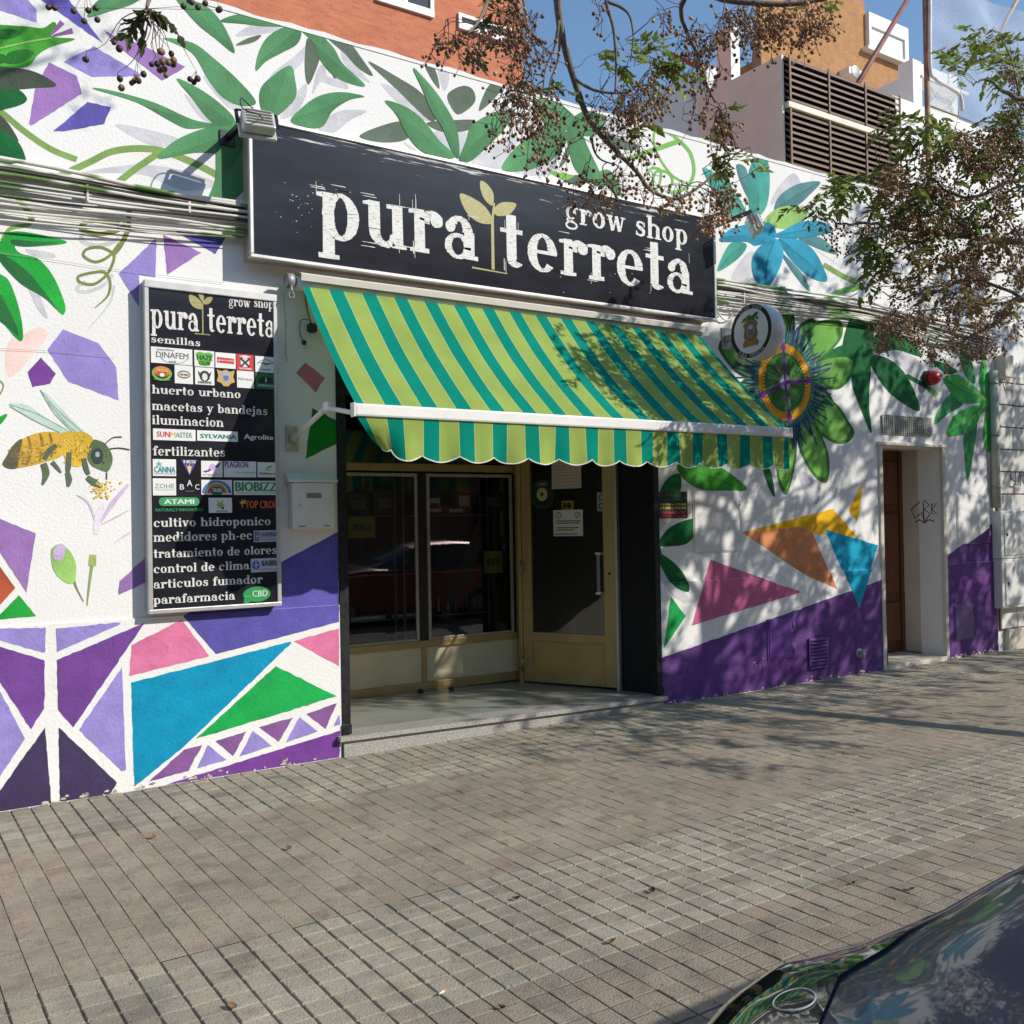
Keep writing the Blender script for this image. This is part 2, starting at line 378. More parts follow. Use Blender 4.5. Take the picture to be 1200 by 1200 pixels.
MU = [
# lower left
('lav', [(-20, 735), (0, 736.5), (53, 735), (52.8, 763.5), (49.5, 764.5), (0, 750), (-20, 744)]), ('lav', [(65, 736.5), (139, 729), (141, 731), (66, 764)]),
('pur', [(-20, 751), (0, 757.5), (51.6, 773.4), (51.6, 829.5), (36, 854.4), (0, 799.5), (-20, 770)]), ('pur', [(66, 773.4), (169, 729.6), (85.5, 852), (67.5, 831)]),
('lav', [(142.5, 781.5), (147, 901.5), (142.5, 903.6), (92, 855)]), ('lav', [(-20, 785), (0, 810), (29, 865), (0, 909), (-20, 935)]),
('ind', [(52.5, 852), (60, 942), (0, 953), (-20, 957), (-20, 948), (0, 925.5)]), ('ind', [(68.4, 852), (136.5, 916.5), (129, 930), (69.6, 942)]),
('pink', [(153.6, 756), (212.4, 726), (244.5, 768.6), (151, 792)]),
('vio', [(214, 722), (329, 659), (396.5, 623), (396.5, 728.5), (252.5, 766.3)]),
('teal', [(153, 799.7), (338.8, 751.8), (341, 753), (214, 875.5), (156.8, 921.5)]), ('pink', [(343.5, 751), (396.5, 736), (396.5, 780.5)]),
('green', [(322.5, 780.3), (393.7, 815.5), (228.7, 865.5)]), ('plum', [(215, 878), (236, 872.7), (220.5, 902.8), (174.3, 915)]),
('lav', [(243, 872.7), (264.6, 890), (230.3, 900)]), ('plum', [(251.8, 868), (288, 856.8), (272.3, 885.5)]), ('lav', [(295.7, 856), (317.8, 873.9), (280, 886)]),
('plum', [(303, 851.5), (342.8, 840), (325.5, 869)]), ('lav', [(350.5, 840), (371.5, 856.8), (334, 869.7)]), ('plum', [(358, 836.3), (394, 823.7), (380.8, 853.8)]),
('lav', [(396.5, 837), (398, 848.7), (390, 850.5)]), ('base', [(190, 920), (398, 855.7), (396.5, 890), (213, 919)]),
('mauve', [(-20, 598), (0, 608), (41.8, 625), (31, 694.5), (0, 647.5), (-20, 620)]), ('brg', [(22, 697.5), (42.5, 722), (0, 726), (-4, 724)]),
('mauve', [(139, 697), (140, 681), (185, 640), (185, 676)]), ('lav', [(73.8, 386), (115, 402), (136, 430), (139, 469), (80.5, 447.5), (55.5, 410)]),
('base', [(48, 418.8), (65.5, 438), (58.8, 449.5), (38, 453.8), (32.5, 436)]), ('lav', [(183, 279), (182, 325), (163, 322), (163, 360), (139, 321)]),
('mauve', [(191, 275), (236, 296), (196, 322)]), ('vio', [(205, 271), (265, 278), (252, 298)]), ('rosy', [(358, 425), (381, 443), (370, 460), (347, 437)]), ('brg2', [(366, 478), (396, 494), (396, 519), (358, 538)]),
# top left
('lav', [(-20, -25), (20, -25), (33, 0), (43, 12), (43, 26), (0, 12), (-20, 6)]), ('vio', [(10, -30), (62, -30), (81, 0), (120.7, 50.7), (50.7, 2)]),
('lav', [(110, 54), (168, 89), (107.5, 90), (75, 72.5)]), ('mauve', [(122, 35), (137, 44), (160, 50), (217, 78), (212, 82), (190, 94.5), (134, 51)]),
('mauve', [(57.5, 73), (90, 89), (96, 110), (37, 147), (34, 145), (41, 105)]), ('vio', [(102.5, 119.5), (130, 125.5), (122, 145.5), (75, 154), (62, 154)]),
# lower right
('base2', [(770, 772.5), (1036, 678), (1040, 786), (770, 828)]), ('base2', [(1108, 653), (1163, 613), (1190, 590), (1200, 765), (1108, 777)]),
('rose', [(833, 656), (937.5, 694), (809, 733)]), ('yel', [(870, 624), (976, 596), (1005, 630), (952, 625), (940, 618)]), ('org', [(870, 624), (940, 617), (952.5, 625), (980, 690), (945, 675)]),
('cyan', [(966, 620), (1029, 639), (1006, 712.5)]), ('yel', [(1010.5, 566), (1007.5, 597.5), (1004, 611), (994.5, 597.5)]), ('green', [(785, 699), (802.5, 722), (777, 759)]),
]
C['rose'] = rgb(208, 108, 148); C['rosy'] = rgb(206, 128, 136); C['brg2'] = rgb(28, 132, 36)
for k, pts in MU: mu.px(pts, C[k], 3, jag=True, grad=.06)
mu.px([(-20, 655), (0, 664), (18, 689), (0, 709), (-20, 722)], rgb(190, 92, 60), 3, grad=0.4)
mu.px([(24, 394), (42.5, 384), (54, 387.5), (52.5, 399), (14, 442), (6, 422), (11, 400)], rgb(250, 214, 204), 2, True)
LV = [  # (colour, layer, outline, gradient, vein)
('leaf', 4, [(109, 104), (130, 106), (180, 120), (225, 140), (252, 146), (222, 151), (200, 142), (160, 120)], .2, 1),
('leaf', 4, [(192, 45), (225, 50), (250, 68), (280, 95), (300, 120), (283, 124), (262, 115), (245, 95), (225, 62)], .15, 1),
('leaf', 4, [(203, -8), (240, 6), (262, 30), (275, 62), (252, 45), (228, 25)], .2, 0), ('leaf', 4, [(207, 92), (235, 105), (262, 125), (275, 142), (255, 147), (240, 135), (225, 115)], .2, 1),
('leaf', 3, [(185, 186), (205, 165), (240, 150), (275, 142), (290, 150), (292, 170), (268, 180), (228, 179)], .15, 0), ('leaf', 4, [(256, 160), (290, 165), (290, 215), (265, 240), (240, 245), (252, 210)], .25, 0),
('leaf', 3, [(103, 20), (113, 2), (135, -8), (168, -6), (155, 5), (130, 13)], .2, 0), ('leaf', 4, [(258, 25), (280, 17), (315, 22), (338, 30), (310, 31), (285, 28)], .15, 0),
('leaf', 4, [(300, 83), (302, 65), (312, 45), (330, 33), (345, 31), (353, 38), (348, 52), (330, 62), (312, 72)], .2, 1), ('leaf', 4, [(348, 31), (368, 35), (390, 55), (402, 75), (428, 100), (410, 98), (390, 88), (375, 70), (365, 48)], .2, 1),
('dleaf', 3, [(360, 45), (372, 60), (375, 68), (362, 99), (357, 80)], .1, 0), ('dleaf', 3, [(385, 45), (407, 48), (425, 70), (437, 89), (420, 80), (403, 62)], .1, 0), ('dleaf', 3, [(276, 53), (290, 45), (306, 41), (300, 48), (288, 52)], .1, 0),
('dleaf', 3, [(390, 82), (396, 88), (392, 92), (389, 86)], 0, 0),
('leaf', 4, [(340, 77), (346, 95), (347, 112), (338, 125), (320, 138), (306, 128), (305, 105), (318, 90)], .2, 1), ('leaf', 4, [(341, 143), (355, 125), (375, 112), (400, 108), (427, 113), (410, 117), (390, 130), (375, 150)], .2, 1),
('leaf', 5, [(484, 80), (500, 95), (518, 118), (535, 150), (538, 184), (530, 178), (518, 150), (505, 130), (495, 105)], .2, 1), ('dleaf', 3, [(431, 72), (465, 90), (495, 110), (510, 136), (505, 142), (488, 128), (465, 105)], .1, 0),
('leaf', 5, [(451, 118), (475, 125), (495, 140), (515, 165), (534, 184), (510, 184), (490, 174), (475, 155), (465, 135)], .2, 1), ('leaf', 5, [(538, 188), (546, 165), (552, 148), (572, 135), (602, 128), (592, 150), (575, 168), (553, 188)], .2, 1),
('dleaf', 3, [(421, 160), (445, 148), (472, 143), (478, 162), (450, 167)], .1, 0), ('dleaf', 3, [(524, 112), (540, 101), (553, 104), (557, 118), (546, 130), (534, 133)], .1, 0), ('dleaf', 3, [(497, 74), (510, 82), (515, 104), (505, 92)], .1, 0),
('dleaf', 3, [(561, 130), (573, 100), (592, 96), (580, 115)], .1, 0), ('dleaf', 3, [(500, 144), (530, 141), (556, 141), (550, 152), (520, 155)], 0, 0),
('leaf', 4, [(588, 198), (598, 180), (618, 160), (640, 147), (660, 150), (664, 165), (650, 185), (630, 196), (607, 201)], .2, 1), ('leaf', 4, [(664, 158), (670, 145), (680, 152), (690, 175), (702, 200), (708, 219), (690, 213), (672, 195)], .2, 1),
('leaf', 3, [(625, 118), (650, 118), (676, 140), (672, 152), (650, 150), (634, 140)], .1, 0), ('leaf', 3, [(672, 138), (690, 128), (708, 132), (706, 152), (688, 160), (674, 152)], .1, 0), ('dleaf', 3, [(655, 197), (663, 175), (668, 168), (666, 185)], .1, 0),
('dleaf', 3, [(660, 212), (675, 205), (690, 210), (680, 217)], 0, 0), ('dleaf', 3, [(705, 150), (720, 160), (748, 170), (742, 176), (720, 172)], 0, 0),
('tend', 3, [(640, 199), (655, 202), (672, 206), (660, 211)], 0, 0), ('leaf', 4, [(700, 205), (715, 200), (728, 225), (722, 228)], .1, 0),
# turquoise flower
('tq', 3, [(824, 196), (851, 212), (865, 230), (874, 252), (851, 255), (830, 214)], .2, 0), ('tqd', 3, [(863, 193), (875, 199), (878, 233), (867, 212)], .1, 0),
('tq', 4, [(890, 181.5), (899, 186), (902, 212), (899, 239), (890, 253), (879, 250), (876, 212), (881, 191)], .2, 0), ('tqd', 3, [(907, 246), (913, 230), (934, 216), (961, 213), (949, 228), (934, 241), (914, 246)], .1, 1),
('ylg', 4, [(895, 261), (909, 245), (930, 241), (947, 248), (938, 260), (920, 268)], .25, 0), ('cy', 5, [(905, 277), (918, 270), (938, 260), (963, 259.6), (975, 270), (959, 276), (934, 279)], .2, 1),
('tqd', 3, [(936, 279), (961, 278), (981, 298), (955, 290)], .1, 0), ('cy', 4, [(912, 280), (934, 280), (953, 293), (965, 314), (968.5, 330), (949, 325), (932, 310), (920, 295)], .2, 1),
('cy', 5, [(908, 279), (918, 295), (911, 320), (897, 338), (884, 326), (881, 305), (890, 289)], .2, 1), ('tqd', 3, [(915, 297), (924, 303), (942.5, 324), (949, 343), (930, 321)], .1, 0),
('cy', 4, [(843, 282.5), (857, 268), (882, 262), (903, 262), (909, 278), (886, 288), (875, 283.5)], .25, 0), ('tq', 3, [(841, 318), (849, 295), (859, 283.5), (875, 287), (865, 303)], .2, 1),
# dark leaves beside the door and the passion flower
('dg', 4, [(999, 368), (1020, 370), (1024, 402), (1020, 420), (1007, 417), (987, 410)], .2, 0), ('dg', 4, [(1018, 400), (1040, 389), (1060, 394), (1081, 418), (1050, 410), (1028, 414)], .2, 1),
('dg', 4, [(1018, 418), (1040, 420), (1062, 440), (1078, 481), (1050, 467), (1030, 445)], .25, 1), ('dg', 4, [(1002, 416), (1020, 420), (1018, 470), (1021, 508), (1007, 475), (998, 448)], .25, 1), ('dg', 3, [(960, 420), (985, 405), (1005, 405), (1000, 420), (975, 424)], .1, 0),
('lg', 5, [(1105, 443), (1122, 439), (1140.6, 452), (1156, 467), (1150, 471), (1133, 473), (1118.6, 467), (1111, 455)], .2, 1), ('lg', 5, [(1109, 510), (1116, 490), (1130, 479), (1152, 475), (1148, 490), (1137, 504.6), (1124, 510)], .25, 1),
('lg', 5, [(1152.5, 416), (1156.5, 435), (1158, 464), (1153.5, 467), (1147, 444)], .15, 0), ('lg', 5, [(1156, 478), (1161, 481), (1164.5, 504.6), (1161, 527), (1155, 528), (1152, 508)], .15, 0),
('mg', 4, [(1124, 406), (1137, 420), (1143, 448), (1133, 444), (1124, 420)], .2, 0), ('dg', 4, [(1092, 423), (1107.6, 426), (1122, 435), (1109, 438)], .2, 0), ('mg', 4, [(1095, 498), (1100, 479), (1115, 461), (1128, 473.5), (1111, 485)], .2, 0),
('mg', 4, [(1130, 508), (1144, 495), (1142.5, 519), (1134, 564), (1130, 532)], .2, 0), ('lg', 6, [(1150, 466), (1162, 470), (1160, 482), (1150, 480)], 0, 0),
# by the shop door on the right
('dg', 4, [(772, 638), (782.5, 620), (805, 609), (823, 609.5), (807.5, 635), (787.5, 640)], .25, 1), ('dg', 4, [(770, 648), (787.5, 657.5), (802.5, 675), (806, 693), (790, 687.5), (777.5, 670)], .25, 1),
('bud', 4, [(793, 545), (815, 542), (840, 546), (860, 558), (874, 574.5), (830, 575), (805, 565)], .25, 1), ('dg', 3, [(768, 600), (772, 578), (783, 560), (797, 556), (796, 580), (780, 600)], .2, 0), ('dg', 3, [(832, 585), (845, 575), (853, 576), (842, 588)], 0, 0),
('dg', 3, [(893, 545), (903, 552), (908, 582), (900, 570)], .1, 0),
# left edge
('brg', 4, [(-12, 290), (0, 283), (11, 272), (37, 273), (79, 284), (37, 289), (18, 288), (24, 297), (44, 303), (62, 323), (76, 356), (75, 368), (70, 366), (51, 347), (22, 330), (0, 301), (-12, 296)], .2, 0),
('brg', 4, [(-12, 312), (0, 321), (11, 330), (22, 360), (27, 391), (22, 399), (0, 374), (-12, 362)], .2, 0),
('bud', 4, [(-12, 27), (0, 29), (30, 31), (50, 33), (62, 26), (66, 30), (60, 40), (66, 44), (88, 46), (60, 55), (45, 64), (32, 78), (0, 81), (-12, 80)], .3, 0),
('dk', 5, [(-12, 80), (20, 80), (45, 86), (66, 100), (45, 103), (-12, 104)], .2, 0), ('dg', 4, [(-12, 97), (0, 98), (20, 104), (31, 114), (28, 121), (10, 127), (-12, 129)], .2, 0),
('dk', 4, [(-8, 130), (0, 135), (10, 145), (21, 163), (18, 164), (-8, 148)], .1, 0), ('dg', 4, [(-8, 148), (0, 152), (20, 165), (29, 182), (27, 188), (0, 180), (-8, 176)], .2, 0), ('dg', 3, [(-8, 178), (22, 190), (-8, 192)], 0, 0),
('brg', 4, [(-5, 490), (0, 488), (7, 485), (8, 488), (0, 498), (-5, 500)], 0, 0),
('sh', 2, [(98, 203), (130, 196), (170, 193), (215, 200), (255, 216), (215, 223), (165, 204)], 0, 0), ('sh', 2, [(135, 147), (165, 150), (215, 165), (180, 171)], 0, 0), ('sh', 2, [(238, 90), (262, 100), (290, 130), (268, 126)], 0, 0),
('sh', 2, [(216, 110), (238, 130), (252, 144), (235, 138)], 0, 0), ('sh', 2, [(373, 152), (395, 131), (430, 130), (410, 141), (392, 155)], 0, 0), ('sh', 2, [(328, 138), (345, 112), (358, 98), (358, 114), (345, 134)], 0, 0), ('sh', 2, [(318, 87), (345, 66), (363, 50), (352, 76), (326, 92)], 0, 0),
('sh', 2, [(366, 110), (372, 82), (380, 76), (384, 90), (400, 92), (408, 104), (388, 100), (376, 96)], 0, 0), ('sh', 2, [(402, 55), (415, 74), (434, 97), (412, 84), (400, 66)], 0, 0), ('sh', 2, [(276, 42), (300, 28), (335, 34), (305, 40)], 0, 0),
('sh', 2, [(446, 98), (478, 112), (506, 140), (482, 134)], 0, 0), ('sh', 2, [(553, 190), (585, 166), (603, 158), (604, 172), (572, 194)], 0, 0), ('sh', 2, [(473, 166), (488, 176), (480, 174)], 0, 0), ('sh', 2, [(513, 80), (524, 82), (526, 96), (520, 106)], 0, 0),
('sh', 2, [(508, 155), (524, 158), (528, 172), (522, 176)], 0, 0), ('sh', 2, [(538, 152), (546, 154), (544, 178), (538, 178)], 0, 0), ('sh', 2, [(603, 202), (638, 192), (664, 162), (652, 190), (642, 206)], 0, 0), ('sh', 2, [(560, 192), (590, 174), (602, 166), (590, 196), (568, 195)], 0, 0),
('sh', 2, [(702, 128), (722, 140), (735, 160), (715, 158)], 0, 0), ('sh', 2, [(903, 240), (913, 218), (931, 203), (941, 226), (924, 228)], 0, 0), ('sh', 2, [(857, 326), (870, 303), (882, 294), (884, 312), (870, 334)], 0, 0),
('sh', 2, [(955, 292), (975, 305), (984, 312), (966, 300)], 0, 0), ('sh', 2, [(960, 330), (974, 338), (976, 346), (962, 336)], 0, 0), ('sh', 2, [(1036, 412), (1064, 414), (1085, 436), (1080, 470), (1066, 440)], 0, 0), ('sh', 2, [(1140, 406), (1156, 418), (1166, 440), (1160, 470), (1150, 440)], 0, 0),
('sh', 2, [(1142, 520), (1152, 490), (1158, 540), (1164, 585), (1150, 560), (1142, 548)], 0, 0), ('sh', 2, [(1078, 488), (1100, 462), (1112, 460), (1098, 478)], 0, 0), ('sh', 2, [(770, 660), (785, 672), (806, 700), (812, 704), (800, 706), (780, 690)], 0, 0),
('sh', 2, [(772, 622), (785, 608), (790, 602), (780, 600), (770, 614)], 0, 0), ('sh', 2, [(935, 550), (960, 568), (958, 590), (945, 582)], 0, 0), ('sh', 2, [(28, 310), (40, 330), (56, 372), (44, 362), (30, 330)], 0, 0), ('sh', 2, [(30, 292), (60, 296), (64, 302), (40, 300)], 0, 0),
]
for k, ly, pts, g, vn in LV:
    mu.px(pts, C[k], ly, True, g)
    if k in ('leaf', 'dg', 'lg', 'mg', 'tq', 'cy', 'bud', 'tqd'):      # the painter shaded one half of each leaf a little deeper
        a_, b2_ = max(((p, q) for p in pts for q in pts), key=lambda t: (t[0][0]-t[1][0])**2+(t[0][1]-t[1][1])**2)
        sp = [(v.x, v.y) for v in smooth_path([(p[0], p[1], 0) for p in pts], 5, True)]; dx, dy = b2_[0]-a_[0], b2_[1]-a_[1]
        mxp = sum(p[0] for p in sp)/len(sp); myp = sum(p[1] for p in sp)/len(sp); sd_ = lambda p: (p[0]-mxp)*dy-(p[1]-myp)*dx+.05*(dx*dx+dy*dy)**.5*math.sin((p[0]+p[1])*.2)
        hp = []
        for i in range(len(sp)):
            p, q = sp[i], sp[(i+1) % len(sp)]; sa_, sb_ = sd_(p), sd_(q)
            if sa_ <= 0: hp.append(p)
            if (sa_ <= 0) != (sb_ <= 0): t = sa_/(sa_-sb_); hp.append((p[0]+(q[0]-p[0])*t, p[1]+(q[1]-p[1])*t))
        flips = sum((sd_(sp[i]) <= 0) != (sd_(sp[(i+1) % len(sp)]) <= 0) for i in range(len(sp)))
        if len(hp) > 2 and flips == 2: mu.px(hp, tuple(v*.84 for v in C[k]), ly+.3, False, g)
    if vn and k not in ('leaf', 'dleaf'): c0 = C[k]; mu.vein(pts, (c0[0]*.62, c0[1]*.66, c0[2]*.62), ly+1)
for pts in ([(2, 298), (30, 316), (52, 342), (66, 362), (52, 349), (24, 332), (0, 306)], [(-4, 340), (12, 366), (22, 393), (10, 384), (-4, 370)], [(14, 281), (40, 283), (70, 284), (37, 289), (16, 287)]): mu.px(pts, rgb(44, 112, 58), 4.5, True, .2)
for pts in ([(-8, 36), (12, 34), (26, 40), (10, 46), (-8, 44)], [(10, 62), (30, 58), (40, 63), (24, 74), (6, 74)], [(-8, 66), (4, 64), (8, 72), (-6, 76)]): mu.px(pts, rgb(38, 110, 44), 4.5, True, .2)
# stems and tendrils
for pts, wd, k, ly in [
    ([(-10, 122), (0, 130), (30, 155), (60, 175), (90, 187)], 7, 'stem', 2), ([(70, 206), (105, 190), (130, 178), (160, 174), (190, 177), (225, 190), (258, 207)], 8, 'stem', 2), ([(138, 214), (160, 197), (188, 178)], 8, 'stem', 2),
    ([(20, 232), (33, 248), (37, 258), (30, 264), (12, 268), (2, 282)], [5, 7, 7, 5, 5, 4], 'stem', 2), ([(151, 246), (150, 268), (142, 286), (134, 297)], 6, 'olive', 2),
    ([(105, 320), (92, 324), (94, 331), (110, 333), (125, 322), (133, 306), (132, 297), (118, 290), (102, 292), (98, 300), (112, 307), (128, 300), (140, 285)], 3.4, 'olive', 3),
    ([(105, 320), (122, 319), (129, 331), (126, 347), (111, 361)], [3.4, 3.4, 3, 1], 'olive', 3), ([(140, 262), (118, 258), (98, 262), (96, 269), (116, 274), (138, 270), (147, 262)], 5, 'olive', 3),
    ([(100, 330), (90, 338), (100, 342), (120, 335), (132, 322)], 4, 'sh', 2), ([(134, 334), (128, 356), (103, 386)], [3, 2, .5], 'sh', 2), ([(98, 272), (96, 282), (116, 288), (140, 280)], 5, 'sh', 2),
    ([(735, 187), (762, 177), (797, 165)], 6, 'tend', 2), ([(790, 160), (772, 151), (766, 160), (770, 180), (786, 204), (802, 214)], 2.6, 'tend', 3), ([(790, 160), (808, 178), (813, 202), (804, 220), (786, 226)], 4, 'tend', 3),
    ([(752, 212), (762, 198), (774, 200), (772, 218), (765, 220), (768, 202), (782, 202), (788, 212), (782, 226)], 3, 'tend', 3), ([(965, 310), (985, 322), (1006, 332)], 6, 'stem', 2), ([(962, 354), (985, 342), (1008, 336)], 7, 'tend', 2),
    ([(1062, 440), (1080, 450), (1094, 459)], 5, 'dg', 3), ([(1090, 456), (1098, 464)], 6, 'tend', 3), ([(1158, 470), (1150, 480), (1140, 488), (1126, 498)], 1.6, 'ylg', 7), ([(1158, 470), (1140, 458), (1124, 448)], 1.6, 'ylg', 7),
    ([(0, 57), (30, 50), (60, 45)], 2, 'ylg', 6), ([(59, 41), (66, 34), (73, 26)], [2, 5, 7], 'plum', 5), ([(62, 42), (74, 39), (85, 36)], [2, 4, 7], 'plum', 5),
    ([(-6, 468), (0, 462), (4, 452), (0, 446)], 1.5, 'olive', 3), ([(773, 650), (772, 640)], 4, 'dg', 4)]:
    mu.stroke(pts, wd, C[k], ly)
# bee on a flower
rb = random.Random(5)
mu.px([(3, 544), (8, 534), (17, 520), (45, 507), (72, 509), (75, 532), (50, 542), (30, 547), (12, 549)], rgb(208, 168, 66), 3, True, .2)
mu.px([(3, 544), (8, 534), (17, 520), (26, 515), (22, 535), (20, 548), (10, 549)], rgb(98, 96, 72), 4, True)
for a, b, c in (((33, 511), (36, 530), (30, 545)), ((47, 508), (50, 525), (46, 541)), ((58, 507), (61, 522), (60, 536))): mu.stroke([a, b, c], [2, 4, 2], rgb(150, 118, 50), 5)
mu.px([(70, 509), (85, 506), (100, 507), (110, 517), (104, 535), (92, 547), (78, 541), (73, 525)], rgb(216, 176, 60), 4, True, .15)
mu.px([(108, 517), (115, 516), (125, 522), (132, 537), (127, 552), (116, 550), (106, 544), (102, 532)], rgb(96, 116, 80), 5, True, .2)
mu.px([(110, 527), (117, 526), (121, 534), (117, 543), (110, 542), (107, 534)], rgb(60, 72, 70), 6, True); mu.px([(112, 530), (116, 530), (116, 535), (112, 535)], rgb(170, 180, 180), 7, True)
for i in range(230):                                                    # airbrushed fur
    u, v = rb.random(), rb.gauss(0, .5); x = 8+u*62; yc = 540-14*u; hgt = 6+16*math.sin(math.pi*min(1, .15+u*.8)); y = yc+v*hgt*.62-3
    if abs(v) > 1: continue
    t = max(0, 1-u*2.2)+max(0, v)*.5; c = rgb(*[int(a*(1-min(1, t))+b*min(1, t)) for a, b in zip(rb.choice([(214, 172, 66), (196, 148, 44), (222, 190, 96), (168, 128, 46)]), (104, 98, 76))]); mu.stroke([(x, y), (x+rb.uniform(2, 5), y-rb.uniform(0, 2.5))], [.4, 1.3, .3], c, 5, 2)
for i in range(140):
    x, y = 90+rb.gauss(0, 8.5), 525+rb.gauss(0, 8)
    if 73 < x < 107 and 508 < y < 543: mu.stroke([(x, y), (x+rb.uniform(-2, 3), y+rb.uniform(2, 4))], [.4, 1.2, .3], rgb(*rb.choice([(232, 194, 70), (204, 156, 40), (240, 214, 120), (176, 136, 50)])), 5, 2)
for i in range(40): x, y = 118+rb.gauss(0, 6), 535+rb.gauss(0, 8); mu.stroke([(x, y), (x+rb.uniform(-1, 2), y+rb.uniform(1, 3))], [.3, 1, .3], rgb(*rb.choice([(120, 142, 96), (74, 92, 66), (150, 160, 110)])), 5.5, 2)
wing = rgb(196, 216, 202)
mu.px([(47, 457), (60, 466), (84, 492), (101, 509), (88, 509), (62, 480)], wing, 2, True, .1); mu.px([(11, 474), (30, 474), (55, 490), (82, 506), (70, 507), (40, 492)], wing, 2, True, .1)
for pts in ([(47, 457), (70, 483), (100, 509)], [(47, 457), (64, 485), (88, 509)], [(11, 474), (45, 486), (82, 506)], [(11, 476), (40, 493), (70, 507)], [(56, 470), (78, 497), (92, 508)]): mu.stroke(pts, .8, rgb(130, 170, 150), 3)
lg_ = rgb(96, 110, 84)
for pts, wd in (([(66, 522), (58, 528), (52, 538)], [5, 7, 5]), ([(51, 543), (54, 555), (50, 568)], [7, 8, 2]), ([(81, 530), (80, 548), (79, 553)], [6, 6, 3]), ([(79, 553), (81, 562), (80, 570)], [5, 7, 3]), ([(98, 537), (101, 549), (104, 556)], [6, 6, 4]), ([(102, 559), (110, 565), (120, 571)], [5, 8, 2]), ([(61, 541), (67, 548), (72, 554)], [5, 4, 1])):
    mu.stroke(pts, wd, lg_, 6)
for pts in ([(122, 521), (132, 513), (143, 512)], [(128, 526), (140, 525), (152, 527)], [(125, 553), (125, 562)]): mu.stroke(pts, 1.2, rgb(90, 60, 50), 6)
for i in range(60):
    x, y = 117+rb.gauss(0, 6.5), 574+rb.gauss(0, 6); s_ = rb.uniform(.8, 1.9); mu.px([(x-s_, y), (x, y-s_), (x+s_, y), (x, y+s_)], rgb(240, 205, 90) if i % 3 else rgb(222, 176, 50), 7)
for pts, wd, c in (([(90, 580), (104, 590), (111, 610)], [1, 3, 1.5], (205, 198, 206)), ([(112, 626), (116, 604), (122, 590)], [6, 9, 4], (232, 222, 232)), ([(118, 612), (132, 590), (150, 568)], [2, 6, 3], (214, 190, 220)), ([(118, 615), (136, 606), (152, 597)], [1, 2, .6], (205, 198, 206)), ([(102, 710), (104, 690), (108, 660)], [1, 2.5, 4], (150, 170, 110)), ([(108, 663), (109, 650)], [9, 8], (172, 190, 110)), ([(98, 705), (90, 690), (86, 678)], [1, 2, 4], (130, 150, 100)), ([(134, 636), (146, 628), (156, 622)], [1, 3, 1], (226, 210, 226))):
    mu.stroke(pts, wd, rgb(*c), 3)
mu.px([(60, 645), (70, 638), (82, 646), (89, 662), (87, 682), (76, 682), (63, 668)], rgb(160, 205, 110), 4, True, .25); mu.px([(62, 646), (70, 637), (77, 642), (72, 656), (64, 656)], rgb(206, 180, 214), 5, True)
# passion flower: petals, filaments, orange ring, green heart and purple cross
for pts in ([(952, 418), (946, 395), (955, 378), (983, 375), (987, 393), (975, 410), (960, 421)], [(956, 426), (967, 418), (994, 416), (1005, 425), (998, 441), (983, 456), (962, 451)], [(962, 470), (979, 472), (994, 493), (1001, 507), (994, 518), (977, 519), (956, 504), (950, 485)],
            [(937, 495), (952, 493), (967, 520), (972, 543), (969, 565), (956, 560), (942, 539), (934, 514)], [(910, 548), (914, 520), (923, 503), (933, 514), (932, 542), (923, 578), (914, 571)], [(905, 372), (918, 366), (926, 380), (926, 402), (912, 402)], [(886, 372), (876, 392), (870, 410), (880, 420), (896, 405)]):
    mu.px(pts, rgb(70, 128, 50), 3, True, .2)
    cx = sum(p[0] for p in pts)/len(pts); cy = sum(p[1] for p in pts)/len(pts)
    mu.px([(cx+(p[0]-cx)*.8, cy+(p[1]-cy)*.84) for p in pts], rgb(112, 172, 74), 4, True, .3)
pc = P(919.5, 448); pcx, pcz = pc.x, pc.z
def petal(a, r0, r1, hw, col, layer):
    ca, sa = math.cos(R(a)), math.sin(R(a)); o = []
    for t in np.linspace(0, 1, 14): o.append((r0+(r1-r0)*t, hw*math.sin(math.pi*(.12+.83*t))**.8))
    o = o+[(p[0], -p[1]) for p in o[::-1]]
    mu.xz([(pcx+p[0]*ca-p[1]*sa, pcz+p[0]*sa+p[1]*ca) for p in o], col, layer)
for i in range(10):
    a = 18+i*36; k = .85 if i % 2 else 1.0
    petal(a, .25, .86*k+.06, .165, rgb(52, 104, 44), 2.2+.1*(i % 2)); petal(a, .28, .80*k+.06, .135, rgb(96, 158, 70), 2.5+.1*(i % 2)); petal(a, .34, .66*k+.06, .075, rgb(146, 192, 112), 2.8+.1*(i % 2))
def circ(r, n=40, a0=0, a1=360): return [(pcx+r*math.cos(R(a0+(a1-a0)*i/n)), pcz+r*math.sin(R(a0+(a1-a0)*i/n))) for i in range(n)]
def rad(a, r0, r1, wd, col, layer, bend=0.0):
    ca, sa = math.cos(R(a)), math.sin(R(a)); ca2, sa2 = math.cos(R(a+bend)), math.sin(R(a+bend))
    p, q = (pcx+r0*ca, pcz+r0*sa), (pcx+r1*ca2, pcz+r1*sa2); L, Rr = ribbon2d([p, q], wd)
    mu.xz([L[0], L[1], Rr[1], Rr[0]], col, layer)
for i in range(200): rad(i*1.8+rb.uniform(-1, 1), .34, .52+rb.uniform(-.07, .06), .013, rgb(84, 150, 140) if i % 2 else rgb(60, 104, 110), 5, rb.uniform(-3, 3))
for i in range(96): rad(i*3.75+rb.uniform(-1.5, 1.5), .42, .64+rb.uniform(-.08, .10), .012, rgb(*rb.choice([(34, 40, 96), (44, 66, 110), (60, 50, 112)])), 6, rb.uniform(-7, 7))
